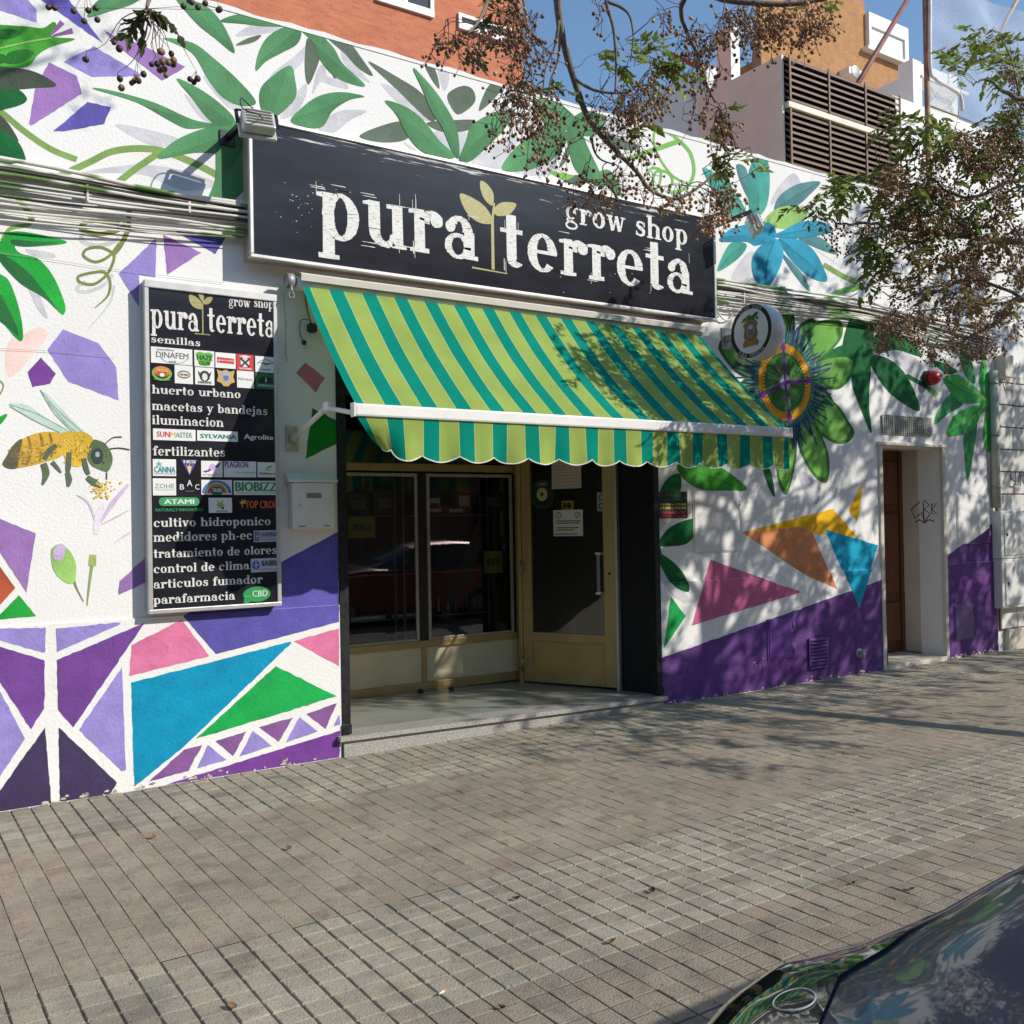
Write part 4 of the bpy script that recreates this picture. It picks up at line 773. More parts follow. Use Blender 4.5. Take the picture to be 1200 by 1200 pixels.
def sign_black(name, zlo, zhi, peel=True):                              # weathered black vinyl, scraped white along the top edge
    mt = mat(name, (0.020, 0.020, 0.026), 0.16, var=0.3, scale=3, stretch=(1, 1, 4), detail=8, spec=0.4); n = mt.node_tree.nodes; l = mt.node_tree.links; b = n['Principled BSDF']
    src = b.inputs['Base Color'].links[0].from_socket
    tc = n.new('ShaderNodeTexCoord'); mp = n.new('ShaderNodeMapping'); mp.inputs['Scale'].default_value = (2.2, 1, 40); l.new(tc.outputs['Object'], mp.inputs[0])
    nz = n.new('ShaderNodeTexNoise'); nz.inputs['Scale'].default_value = 1.0; nz.inputs['Detail'].default_value = 7; nz.inputs['Roughness'].default_value = 0.65; l.new(mp.outputs[0], nz.inputs['Vector'])
    sp = n.new('ShaderNodeSeparateXYZ'); l.new(tc.outputs['Object'], sp.inputs[0])
    hz = n.new('ShaderNodeMapRange'); hz.inputs[1].default_value = zlo; hz.inputs[2].default_value = zhi; hz.inputs[3].default_value = -0.13; hz.inputs[4].default_value = 0.085; hz.clamp = True; l.new(sp.outputs[2], hz.inputs[0])
    ad = n.new('ShaderNodeMath'); ad.operation = 'ADD'; l.new(nz.outputs[0], ad.inputs[0]); l.new(hz.outputs[0], ad.inputs[1])
    mr = n.new('ShaderNodeMapRange'); mr.inputs[1].default_value = 0.60; mr.inputs[2].default_value = 0.66; l.new(ad.outputs[0], mr.inputs[0])
    mx = n.new('ShaderNodeMix'); mx.data_type = 'RGBA'; mx.inputs[7].default_value = (0.62, 0.59, 0.55, 1); l.new(mr.outputs[0], mx.inputs[0]); l.new(src, mx.inputs[6]); l.new(mx.outputs[2], b.inputs['Base Color']); return mt

# ------------------------------------------------------------------ fascia sign
SY = WY-0.16; a = P(293, 303, SY); SXL = a.x; SXR = P(840, 375, SY).x; SZ0 = 0.5*(a.z+P(840, 376, SY).z); SZ1 = P(318, 141, SY).z
fs = thing('fascia_sign', 'long black fascia sign above the awning with white chalk lettering and a green seedling', 'sign', (SXL, WY, SZ0))
frame_m = mat('sign_frame', rgb(206, 202, 196), 0.35, 0.45, var=0.12, scale=10)
b_ = M(); b_.box((SXL+0.015, SY+0.012, SZ0+0.015), (SXR-0.015, WY-0.002, SZ1-0.015)); obj('box', b_, mat('sign_return', rgb(168, 158, 146), 0.6), fs)
b_ = M(); t_ = 0.026
b_.bbox((SXL, SY-0.012, SZ0), (SXR, SY+0.03, SZ0+t_), 0.006); b_.bbox((SXL, SY-0.012, SZ1-t_), (SXR, SY+0.03, SZ1), 0.006)
b_.bbox((SXL, SY-0.010, SZ0+t_), (SXL+t_, SY+0.028, SZ1-t_), 0.006); b_.bbox((SXR-t_, SY-0.010, SZ0+t_), (SXR, SY+0.028, SZ1-t_), 0.006); obj('frame', b_, frame_m, fs)
zr = SZ1-SZ0
b_ = M(); b_.poly([(SXL+0.02, SY, SZ0+0.02), (SXR-0.02, SY, SZ0+0.02), (SXR-0.02, SY, SZ1-0.02), (SXL+0.02, SY, SZ1-0.02)]); face = obj('panel', b_, sign_black('sign_vinyl', zr*0.72, zr*0.99), fs)
ck = chalk('chalk_white')
bz = 0.5*(P(440, 288, SY).z+P(640, 318, SY).z); xh = P(400, 229, SY).z - P(400, 281.5, SY).z; xh = min(xh, 0.34)
words('pura', P(372, 250, SY).x, P(561, 290, SY).x, bz, xh, SY, ck, fs, 0.003); words('terreta', P(587, 300, SY).x, P(812, 340, SY).x, bz, xh*0.93, SY, ck, fs, 0.003)
gz_ = P(700, 267, SY).z; words('grow', P(662, 260, SY).x, P(733, 270, SY).x, gz_, 0.125, SY, ck, fs, 0.001); words('shop', P(744, 270, SY).x, P(806, 280, SY).x, gz_, 0.125, SY, ck, fs, 0.001); b_ = M()
rg = random.Random(4)
for i in range(40):                                                    # stray chalk strokes crossing the letter ends
    x = rg.choice([P(q, 290, SY).x for q in (374, 400, 432, 470, 486, 552, 590, 606, 660, 694, 760, 806)])+rg.uniform(-.02, .02); z = bz+rg.choice([0, xh, xh*1.1])+rg.uniform(-.02, .03)
    if rg.random() < .5: b_.poly([(x, SY-0.0022, z-.04), (x+.004, SY-0.0022, z-.04), (x+.003, SY-0.0022, z+.05), (x, SY-0.0022, z+.05)])
    else: b_.poly([(x-.05, SY-0.0022, z), (x+.06, SY-0.0022, z-.002), (x+.05, SY-0.0022, z+.004), (x-.05, SY-0.0022, z+.003)])
for i in range(44):
    x, z = P(358+rg.gauss(0, 16), 240+rg.gauss(0, 18), SY).xz; r_ = rg.uniform(.0015, .0055)
    if i > 30: x, z = P(rg.uniform(600, 800), rg.uniform(310, 345), SY).xz
    b_.poly([(x+r_*math.cos(q), SY-0.0007, z+.6*r_*math.sin(q)) for q in np.linspace(0, 5.5, 7)])
tag(obj('chalk_marks', b_, ck, fs), None, None, kind='stuff')
olive_v = mat('olive_vinyl', rgb(166, 156, 92), 0.5, var=0.18, scale=30, stretch=(1, 1, 3))
def seedling(parent, Y, px):
    b_ = M(); k = 0
    for pts, cv in px:
        if cv: pts = [(v.x, v.y) for v in smooth_path([(p[0], p[1], 0) for p in pts], 5, True)]
        b_.poly([(P(x, y, Y).x, Y-0.0012-0.0003*k, P(x, y, Y).z) for x, y in pts]); k += 1
    return obj('seedling_emblem', b_, olive_v, parent)
seedling(fs, SY, [([(539, 227), (550, 230), (566, 240), (575, 252), (576, 262), (562, 261), (549, 252), (541, 238)], 1), ([(563, 212), (571, 216), (578, 227), (577, 241), (568, 234), (563, 222)], 1), ([(578, 246), (586, 238), (597, 237), (605, 240), (597, 251), (583, 253)], 1), ([(575.2, 258), (578, 238), (580, 238), (578.5, 258), (579.5, 316), (576, 315.5)], 0), ([(553, 312.4), (594, 320.2), (594, 321.4), (553, 314.4)], 0)])

# ------------------------------------------------------------------ list sign on the left
LY = WY-0.085; a0 = P(172, 720, LY); LX0 = P(172, 600, LY).x; LX1 = P(328, 600, LY).x; LZ0 = 0.5*(a0.z+P(328, 710, LY).z); LZ1 = 0.5*(P(170, 326, LY).z+P(322, 347, LY).z)
ls = thing('list_sign', 'tall black board with white lists and coloured logo tiles beside the mailbox', 'sign', (LX0, WY, LZ0))
b_ = M(); b_.box((LX0+0.004, LY+0.006, LZ0+0.004), (LX1-0.004, WY-0.002, LZ1-0.004)); obj('box', b_, mat('sign_side_grey', rgb(176, 176, 172), 0.5, 0.2), ls)
b_ = M(); t_ = 0.028
b_.bbox((LX0, LY-0.014, LZ0), (LX1, LY+0.02, LZ0+t_), 0.005); b_.bbox((LX0, LY-0.014, LZ1-t_-0.02), (LX1, LY+0.02, LZ1), 0.005); b_.bbox((LX0, LY-0.012, LZ0+t_), (LX0+t_, LY+0.019, LZ1-t_-0.02), 0.005); b_.bbox((LX1-t_, LY-0.012, LZ0+t_), (LX1, LY+0.019, LZ1-t_-0.02), 0.005)
obj('frame', b_, frame_m, ls)
lr = LZ1-LZ0
b_ = M(); b_.poly([(LX0+0.02, LY, LZ0+0.02), (LX1-0.02, LY, LZ0+0.02), (LX1-0.02, LY, LZ1-0.02), (LX0+0.02, LY, LZ1-0.02)]); obj('panel', b_, sign_black('list_vinyl', lr*0.93, lr*1.02), ls)
def z7(u, v): return 160+u/6.0, 320+v/6.0
def z8(u, v): return 160+u/5.4545, 510+v/5.4545
def pl(q): v = P(q[0], q[1], LY); return v.x, v.z
def row(txt, f, u0, v0, u1, v1, xhp, xs=1.0):
    a, c = pl(f(u0, v0)), pl(f(u1, v1)); t = pl(f(u0, v0-xhp)); words(txt, a[0], c[0], 0.5*(a[1]+c[1]), (t[1]-a[1])*xs, LY, chalk('chalk_white_small', 0.75), ls, 0.0006)
row('pura', z7, 100, 392, 440, 402, 128); row('terreta', z7, 500, 412, 975, 452, 120); row('grow', z7, 648, 232, 800, 240, 46); row('shop', z7, 824, 240, 962, 250, 46)
row('semillas', z7, 100, 490, 450, 512, 34); row('huerto urbano', z7, 108, 845, 733, 880, 40); row('macetas y bandejas', z7, 108, 960, 922, 1000, 42); row('iluminacion', z7, 108, 1062, 612, 1082, 44)
row('fertilizantes', z8, 105, 130, 568, 136, 40); row('cultivo hidroponico', z8, 108, 582, 858, 578, 38); row('medidores ph-ec', z8, 108, 678, 740, 668, 40); row('tratamiento de olores', z8, 108, 778, 897, 764, 38)
row('control de clima', z8, 108, 876, 722, 862, 38); row('articulos fumador', z8, 108, 972, 805, 952, 38); row('parafarmacia', z8, 108, 1076, 630, 1054, 38)
seedling(ls, LY, [([(221.5, 346), (228, 347), (235, 353), (238, 362), (229, 361), (223, 355)], 1), ([(232, 339), (236, 342), (239, 348), (237.5, 354), (233, 347)], 1), ([(238, 354), (243, 348.5), (249, 349), (246, 355), (241, 357)], 1), ([(236.6, 360), (237.6, 352), (238.6, 352), (238, 360), (238.4, 391), (237, 391)], 0), ([(228, 390.3), (246, 392), (246, 393), (228, 391.5)], 0)])
TY = LY-0.0022
def tile(f, u0, v0, u1, v1, bgc, draws):
    a, c = pl(f(u0, v0)), pl(f(u1, v1)); x0, x1, z1, z0 = a[0], c[0], a[1], c[1]; b_ = M(); mats = [cm(*bgc)]
    if bgc != (0, 0, 0): b_.box((x0, TY, z0), (x1, LY-0.0002, z1), 0)
    fx = lambda u: x0+(x1-x0)*u
    fz = lambda v: z0+(z1-z0)*v
    for i, d in enumerate(draws):
        y = TY-0.0006*(i+1); kind = d[0]; mats.append(cm(*d[1])); mi = len(mats)-1
        if kind == 't': sans(b_, d[2], fx(d[3]), fx(d[5]), fz(d[4]), fz(d[6]), y, mi, d[7] if len(d) > 7 else 0.012, 0.0)
        elif kind == 'p': b_.poly([(fx(p), y, fz(q)) for p, q in d[2]], mi)
        elif kind == 'e': b_.poly([(fx(d[2]+d[4]*math.cos(g)), y, fz(d[3]+d[5]*math.sin(g))) for g in np.linspace(0, 2*math.pi, 28)[:-1]], mi)
        elif kind == 'r':
            o = arc(d[2], d[3], d[4], d[5], d[7], d[8], 16); q = arc(d[2], d[3], d[4]-d[6], d[5]-d[6]*1.2, d[7], d[8], 16)
            for j in range(16): b_.poly([(fx(p[0]), y, fz(p[1])) for p in (o[j], o[j+1], q[j+1], q[j])], mi)
    return obj('logo_tile', b_, mats, ls)
K_ = (30, 28, 30); Wt = (232, 230, 224); BK = (0, 0, 0)
tile(z7, 100, 515, 393, 650, Wt, [('t', (96, 90, 92), 'DINAFEM', .12, .36, .90, .72, .004), ('t', K_, 'semillas', .14, .80, .55, .92, 0), ('r', (150, 145, 145), .55, .45, .33, .42, .02, 160, 350), ('t', K_, 'seeds', .42, .10, .60, .22)])
tile(z7, 405, 540, 547, 665, Wt, [('p', (88, 176, 50), [(.06, .80), (.26, .92), (.5, .86), (.74, .92), (.94, .80), (.88, .5), (.76, .1), (.5, .04), (.24, .1), (.12, .5)]), ('t', (28, 60, 24), 'HAZE', .12, .42, .88, .72, .03), ('t', (30, 60, 26), 'CLUB', .24, .14, .76, .34, .03)])
tile(z7, 553, 556, 697, 675, Wt, [('p', (206, 40, 50), [(.08, .34), (.92, .30), (.92, .66), (.08, .70)]), ('t', Wt, 'green seeds', .12, .42, .88, .58, .01)])
tile(z7, 700, 567, 823, 690, (204, 40, 48), [('e', (225, 215, 208), .5, .5, .26, .30), ('p', K_, [(.22, .26), (.3, .2), (.8, .70), (.72, .78)]), ('p', K_, [(.72, .2), (.8, .26), (.3, .78), (.22, .70)]), ('p', (235, 228, 220), [(.14, .86), (.5, .76), (.86, .86), (.5, .94)]), ('t', Wt, 'SEED BANK', .14, .06, .86, .16, .02)])
tile(z7, 833, 582, 985, 705, Wt, [('r', (90, 92, 92), .5, .30, .46, .52, .03, 20, 160), ('p', K_, [(.1, .62), (.42, .52), (.5, .46), (.58, .52), (.9, .62), (.6, .60), (.5, .56), (.4, .60)]), ('t', K_, 'seeds', .30, .14, .70, .24, .01)])
tile(z7, 105, 645, 250, 765, BK, [('e', (120, 180, 60), .5, .5, .49, .46), ('e', K_, .5, .5, .36, .34), ('e', (216, 120, 54), .5, .62, .38, .34), ('e', (188, 64, 40), .5, .50, .26, .22), ('t', (245, 220, 120), 'SEEDS', .24, .60, .76, .76, .02), ('e', (240, 228, 200), .5, .40, .12, .12), ('p', (100, 170, 50), [(.06, .10), (.4, .2), (.46, .02)]), ('p', (100, 170, 50), [(.94, .10), (.6, .2), (.54, .02)])])
tile(z7, 267, 645, 397, 782, Wt, [('e', (110, 84, 64), .5, .5, .36, .22), ('e', (226, 216, 200), .5, .5, .31, .15), ('t', K_, 'Green', .26, .44, .74, .58, .02)])
tile(z7, 410, 660, 547, 790, Wt, [('e', K_, .5, .50, .27, .32), ('e', (220, 218, 212), .5, .46, .14, .22), ('p', K_, [(.14, .8), (.3, .62), (.22, .5)]), ('p', K_, [(.86, .8), (.7, .62), (.78, .5)]), ('t', K_, 'DREAMS', .16, .08, .84, .20, .02)])
tile(z7, 557, 672, 697, 805, BK, [('p', (204, 164, 74), [(.04, .96), (.3, .88), (.5, .98), (.7, .88), (.96, .96), (.88, .62), (.96, .30), (.74, .2), (.62, .04), (.38, .04), (.26, .2), (.04, .30), (.12, .62)]), ('p', (168, 166, 190), [(.24, .78), (.5, .88), (.76, .78), (.74, .46), (.5, .16), (.26, .46)]), ('e', (110, 108, 150), .5, .52, .14, .18), ('t', (226, 220, 210), 'SEEDS', .34, .64, .66, .74, .02)])
tile(z7, 705, 685, 825, 812, Wt, [('t', (120, 128, 120), 'Nirvana', .08, .44, .92, .62, 0)])
tile(z7, 835, 700, 982, 820, (40, 110, 62), [('e', (22, 46, 30), .5, .44, .36, .36), ('p', (40, 110, 62), [(.1, .0), (.9, .0), (.9, .36), (.1, .36)]), ('p', (206, 214, 200), [(.46, .50), (.5, .82), (.54, .50), (.5, .42)]), ('t', (200, 214, 196), 'EMERALD', .12, .14, .88, .28, .015)])
tile(z7, 115, 1092, 415, 1182, Wt, [('t', (214, 42, 44), 'SUN', .08, .28, .38, .76, .03), ('t', (226, 190, 90), 'M', .40, .28, .52, .74, 0), ('t', (120, 170, 160), 'ASTER', .53, .28, .92, .74, .003)])
tile(z7, 425, 1105, 712, 1187, Wt, [('t', (20, 122, 128), 'SYLVANIA', .07, .26, .95, .68, .02)])
tile(z7, 745, 1125, 968, 1195, BK, [('t', Wt, 'Agrolite', .04, .16, .96, .90, .015)])
tile(z8, 103, 152, 253, 262, Wt, [('t', (20, 130, 140), 'CANNA', .05, .20, .95, .56, .02), ('p', (70, 180, 180), [(.1, .52), (.2, .66), (.14, .78), (.22, .76), (.26, .92), (.30, .76), (.40, .80), (.33, .68), (.42, .56), (.28, .62)]), ('p', (40, 140, 150), [(.05, .12), (.95, .12), (.95, .15), (.05, .15)])])
tile(z8, 283, 156, 390, 260, BK, [('p', (84, 62, 140), [(.0, 1.0), (1.0, 1.0), (.5, .0)]), ('t', Wt, 'HESI', .16, .78, .84, .97, .03), ('p', (230, 214, 90), [(.3, .70), (.42, .52), (.5, .72), (.58, .52), (.7, .70), (.60, .42), (.40, .42)]), ('p', (220, 220, 200), [(.40, .40), (.60, .40), (.5, .12)])])
tile(z8, 412, 163, 550, 268, Wt, [('p', (98, 58, 150), [(.06, .36), (.3, .42), (.42, .60), (.62, .70), (.94, .92), (.80, .60), (.56, .52), (.40, .36), (.2, .26)]), ('e', (206, 170, 214), .52, .62, .14, .20), ('t', (190, 70, 80), 'organics', .06, .08, .94, .20, 0)])
tile(z8, 557, 165, 765, 270, Wt, [('t', (84, 50, 140), 'PLAGRON', .02, .60, .74, .98, .012), ('t', (130, 190, 120), 'grow naturally', .36, .20, .96, .38, 0)])
tile(z8, 772, 172, 905, 270, Wt, [('p', (110, 180, 90), [(.34, .52), (.5, .72), (.76, .84), (.62, .62)]), ('p', (110, 180, 90), [(.34, .46), (.56, .50), (.74, .58), (.52, .42)]), ('t', K_, 'Advanced', .08, .18, .92, .34, .008)])
tile(z8, 103, 275, 253, 385, Wt, [('t', (110, 160, 100), 'ZOHE', .08, .42, .92, .68, 0), ('p', (110, 170, 120), [(.06, .32), (.94, .32), (.94, .34), (.06, .34)])])
tile(z8, 275, 283, 400, 362, BK, [('t', Wt, 'B', .0, .18, .22, .62, .03), ('t', Wt, 'A', .36, .46, .64, .96, .03), ('t', Wt, 'C', .78, .18, 1.0, .62, .03), ('p', (150, 146, 140), [(.28, .04), (.74, .04), (.74, .07), (.28, .07)])])
tile(z8, 413, 285, 610, 380, Wt, [('r', (70, 90, 190), .5, .10, .48, .86, .06, 0, 180), ('r', (60, 150, 200), .5, .10, .42, .77, .06, 0, 180), ('r', (240, 200, 60), .5, .10, .36, .68, .06, 0, 180), ('r', (214, 70, 60), .5, .10, .30, .59, .06, 0, 180), ('e', (40, 100, 70), .5, .26, .22, .30), ('t', Wt, 'TRABE', .34, .18, .66, .42, .02)])
tile(z8, 620, 290, 900, 382, Wt, [('t', (36, 150, 82), 'BIOBIZZ', .03, .26, .97, .90, .025), ('p', (120, 180, 140), [(.05, .12), (.95, .12), (.95, .16), (.05, .16)])])
tile(z8, 118, 397, 424, 488, BK, [('e', (54, 158, 96), .16, .70, .085, .29), ('e', (54, 158, 96), .84, .70, .085, .29), ('p', (54, 158, 96), [(.16, .41), (.84, .41), (.84, .99), (.16, .99)]), ('t', Wt, 'ATAMI', .18, .54, .80, .86, .02), ('t', (48, 150, 90), 'NATURALLY INNOVATING', .0, .03, 1.0, .24, .004)])
tile(z8, 460, 400, 610, 495, Wt, [('p', (150, 180, 60), [(.28, .5), (.42, .58), (.36, .84), (.5, .64), (.66, .86), (.58, .56), (.76, .48), (.58, .44), (.62, .24), (.48, .38), (.34, .22), (.42, .44)]), ('e', K_, .60, .32, .05, .08), ('t', K_, 'aptus', .30, .04, .78, .16, .015)])
tile(z8, 650, 405, 893, 475, BK, [('p', (210, 170, 80), [(.02, .7), (.10, .76), (.08, .98), (.14, .80), (.2, .98), (.17, .74), (.2, .5), (.12, .6), (.10, .1), (.08, .5)]), ('t', (220, 96, 52), 'TOP CROP', .18, .12, 1.0, .80, .012)])
tile(z8, 748, 610, 908, 680, (176, 180, 196), [('p', (50, 50, 110), [(.04, .12), (.22, .12), (.22, .88), (.04, .88)]), ('t', (206, 208, 220), 'H', .08, .2, .18, .8, .05), ('t', (70, 74, 120), 'HANNA', .28, .46, .96, .88, .01), ('t', (130, 134, 160), 'instruments', .28, .14, .96, .32, 0)])
tile(z8, 730, 790, 908, 870, (186, 192, 204), [('e', (60, 90, 160), .18, .52, .14, .34), ('p', (190, 200, 220), [(.16, .26), (.20, .26), (.20, .80), (.16, .80)]), ('p', (190, 200, 220), [(.08, .50), (.28, .50), (.28, .56), (.08, .56)]), ('t', K_, 'BLAUBERG', .38, .44, .97, .84, .012), ('t', (120, 124, 140), 'ventilatoren', .36, .14, .97, .28, 0)])
tile(z8, 670, 972, 858, 1078, BK, [('e', (40, 150, 76), .52, .58, .47, .42), ('p', (40, 150, 76), [(.06, .0), (.08, .40), (.36, .24)]), ('t', (206, 226, 208), 'CBD', .36, .44, .88, .78, .02), ('t', (180, 214, 186), '...', .12, .46, .30, .50, 0)])
# ================================================================== awning
ABX0, ABX1, AE = 2.41, 6.185, 1.05                                     # front bar; cloth runs from the roller at the wall down to it
RY, RZ = WY-0.13, 3.215; BYb = WY-AE; BZ1, BZ0 = 2.312, 2.236
aw = thing('awning', 'green and teal striped awning with scalloped valance over the shopfront', 'awning', ((ABX0+ABX1)/2, WY, 2.3))
tealc, limec, seamc = rgb(8, 140, 118), rgb(158, 178, 90), rgb(196, 204, 140)
cloth = mat('awning_cloth', rough=0.9, spec=0.1, var=0.12, scale=3, bump=0.25, bscale=24, attr=True, detail=8)
def add_translucency(mt, amt):
    n = mt.node_tree.nodes; l = mt.node_tree.links; b = n['Principled BSDF']; out = n['Material Output']
    tr = n.new('ShaderNodeBsdfTranslucent'); mx = n.new('ShaderNodeMixShader'); mx.inputs[0].default_value = amt
    l.new(b.inputs['Base Color'].links[0].from_socket, tr.inputs[0]); l.new(b.outputs[0], mx.inputs[1]); l.new(tr.outputs[0], mx.inputs[2]); l.new(mx.outputs[0], out.inputs[0])
add_translucency(cloth, 0.22)
NS = 15; per = (ABX1-ABX0)/NS
edges = [(0.0, tealc)]; x = 0.058; st = [(0.0, 0.058, tealc)]
for i in range(NS):
    l0 = 0.058 + i*per; l1 = l0 + per*0.54; t1 = l0 + per
    st.append((l0, min(l1, ABX1-ABX0), limec))
    if l1 < ABX1-ABX0: st.append((l1, min(t1, ABX1-ABX0), tealc))
cols = []                                                              # strips with thin pale seam lines between them
for a, b, c in st:
    cols.append((a+0.004 if a > 0 else a, b, c))
    if b < ABX1-ABX0-0.01: cols.append((b, b+0.004, seamc))
b_ = M(); NV = 28; RX0, RX1 = 2.455, 6.10
def cl(u, v):                                                          # u along the bar in metres, v from roller (0) to bar (1)
    f = u/(ABX1-ABX0); x0 = RX0+(RX1-RX0)*f; x1 = ABX0+0.012+(ABX1-ABX0-0.024)*f
    y = RY-0.03+(BYb+0.004-RY+0.03)*v; z = RZ-0.015+(BZ1-0.006-RZ+0.015)*v
    sag = 0.030*math.sin(math.pi*v)*(1-0.25*math.cos(2*math.pi*f)); wr = 0.006*math.sin(u*7+v*3)+0.003*math.sin(u*23-v*9)+0.003*math.sin(v*19+u*2.3)
    return (x0+(x1-x0)*v, y+0.5*(sag+wr), z-sag+wr*math.sin(math.pi*v))
for a, b, c in cols:
    vs = []
    for i in range(NV+1): vs += [cl(a, i/NV), cl(b, i/NV)]
    b_.add(vs, [(2*i, 2*i+1, 2*i+3, 2*i+2) for i in range(NV)], 0, c, True)
obj('canopy', b_, cloth, aw)
# valance: hangs from the bar, waves a little, left end curled inward
b_ = M(); tr = M(); L = ABX1-ABX0; sc = 0.2625
def vdrop(u): return 0.222 + 0.040*abs(math.sin(math.pi*(u+0.09)/sc))**0.8
def vpt(u, t):
    h = vdrop(u)*t; x = ABX0+0.012+u*(L-0.024)/L; y = BYb-0.004 + t*(0.012*math.sin(u*14)+0.008*math.sin(u*31+1)); z = BZ0-h+0.002
    if u < 0.34:
        k = (1-u/0.34)**1.5; x += k*t*0.20; y += k*t*0.10*math.sin(t*2.2); z += k*t*t*0.095
    return (x, y, z)
for a, b, c in cols:
    n = max(1, int((b-a)/0.02)); vs = []; NT = 8
    for i in range(n+1):
        u = a+(b-a)*i/n; vs += [vpt(u, j/NT) for j in range(NT+1)]
    b_.add(vs, [(i*(NT+1)+j, (i+1)*(NT+1)+j, (i+1)*(NT+1)+j+1, i*(NT+1)+j+1) for i in range(n) for j in range(NT)], 0, c, True)
val = obj('valance', b_, cloth, aw)
tr.tube([vpt(u, 1.0) for u in np.linspace(0, L, 420)], 0.0045, 5); obj('trim', tr, mat('trim_white', rgb(222, 220, 200), 0.8), val)
b_ = M(); b_.bbox((ABX0, BYb-0.022, BZ0), (ABX1, BYb+0.022, BZ1), 0.012); b_.bbox((ABX0-0.012, BYb-0.026, BZ0-0.004), (ABX0+0.0, BYb+0.026, BZ1+0.004), 0.003); b_.bbox((ABX1, BYb-0.026, BZ0-0.004), (ABX1+0.012, BYb+0.026, BZ1+0.004), 0.003)
obj('front_bar', b_, white_paint, aw)
b_ = M(); b_.tube([(RX0-0.03, RY, RZ), (RX1+0.04, RY, RZ)], 0.045, 14); obj('roller', b_, white_paint, aw)
b_ = M(); b_.add([(RX0-0.02, RY-0.075, RZ+0.005), (RX1+0.05, RY-0.075, RZ+0.005), (RX1+0.05, RY-0.085, RZ+0.045), (RX0-0.02, RY-0.085, RZ+0.045), (RX0-0.02, WY-0.001, RZ+0.075), (RX1+0.05, WY-0.001, RZ+0.075), (RX0-0.02, RY-0.06, RZ+0.06), (RX1+0.05, RY-0.06, RZ+0.06)], [(0, 1, 2, 3), (3, 2, 7, 6), (6, 7, 5, 4)])
obj('rain_hood', b_, mat('hood_cream', rgb(222, 212, 198), 0.45, var=0.05), aw)
for s, X in ((0, ABX0), (1, ABX1)):
    b_ = M(); pz = 2.19; x0 = X+(0.02 if s == 0 else -0.02)
    b_.tube([(x0, WY-0.05, pz), (x0, WY-0.62, pz+0.15)], 0.017, 10); b_.tube([(x0, WY-0.60, pz+0.145), (x0, BYb+0.02, BZ0+0.02)], 0.015, 10)
    b_.bbox((x0-0.02, WY-0.66, pz+0.12), (x0+0.02, WY-0.58, pz+0.18), 0.012)
    obj('arm', b_, white_paint, aw)
    b_ = M(); b_.bbox((x0-0.045, WY-0.014, pz-0.085), (x0+0.045, WY-0.001, pz+0.085), 0.004); b_.bbox((x0-0.025, WY-0.08, pz-0.03), (x0+0.025, WY-0.013, pz+0.03), 0.008); obj('wall_bracket', b_, mat('worn_bracket', rgb(196, 186, 168), 0.5, 0.2, var=0.25, scale=25), aw)
b_ = M(); gx = RX0-0.07
b_.lathe([(0.042, -0.03), (0.05, -0.02), (0.05, 0.02), (0.03, 0.03), (0.03, 0.055)], (gx, RY, RZ+0.01), 'x', 16); b_.tube([(gx, RY-0.03, RZ-0.03), (gx-0.005, RY-0.04, RZ-0.075)], 0.01, 8)
b_.tube([(gx-0.005+0.018*math.cos(q), RY-0.04, RZ-0.093+0.022*math.sin(q)) for q in np.linspace(0, 6.28, 16)], 0.005, 6); obj('crank_gear', b_, grey_metal, aw)
b_ = M(); b_.tube(smooth_path([(gx, WY-0.02, RZ-0.05), (gx+0.012, WY-0.012, 2.95), (gx+0.01, WY-0.012, 2.75), (gx+0.02, WY-0.02, 2.72), (gx+0.0, WY-0.02, 2.70)], 6), 0.002, 5); obj('cord', b_, mat('cord_grey', rgb(150, 148, 142), 0.8), aw)

# ================================================================== round flag sign
MC = P(880, 388, 5.92); MX = MC.x; mr_ = 0.245
md = thing('round_sign', 'round white projecting sign with a black ring and a brown crest right of the fascia', 'sign', (MX, MC.y, MC.z))
b_ = M(); b_.lathe([(mr_*0.965, 0), (mr_, 0.012), (mr_, 0.148), (mr_*0.965, 0.16)], (MX, MC.y, MC.z), 'x', 56); obj('drum', b_, mat('drum_plastic', rgb(206, 204, 206), 0.35, var=0.04), md)
def fdisc(r, n=56, sy=1.0, cy=0, cz=0): return [(cy+r*math.cos(q), cz+r*sy*math.sin(q)) for q in np.linspace(0, 2*math.pi, n+1)[:-1]]
FM = [cm(14, 14, 18), cm(214, 214, 212), cm(150, 110, 52), cm(96, 66, 34), cm(128, 140, 152), cm(58, 92, 44), cm(206, 200, 190), cm(86, 96, 112)]
b_ = M(); lay = [0]
def fp(pts, mi):                                                       # pts in metres on the disc: right as seen, up
    lay[0] += 1; b_.poly([(MX-0.0006*lay[0]-0.001, MC.y-p[0], MC.z+p[1]) for p in pts], mi)
fp(fdisc(mr_*0.955), 0); fp(fdisc(mr_*0.80), 1)
crest = [(-.060, .075), (-.035, .10), (.0, .112), (.035, .10), (.060, .075), (.078, .055), (.066, .02), (.078, -.03), (.062, -.062), (.085, -.10), (.066, -.125), (.03, -.112), (0, -.118), (-.035, -.112), (-.07, -.128), (-.09, -.10), (-.066, -.062), (-.080, -.03), (-.068, .02), (-.082, .055)]
fp([(v.x, v.y) for v in smooth_path([(p[0]*1.05, p[1]*1.05, 0) for p in crest], 4, True)], 3); fp([(v.x, v.y) for v in smooth_path([(p[0]*.93, p[1]*.93, 0) for p in crest], 4, True)], 2)
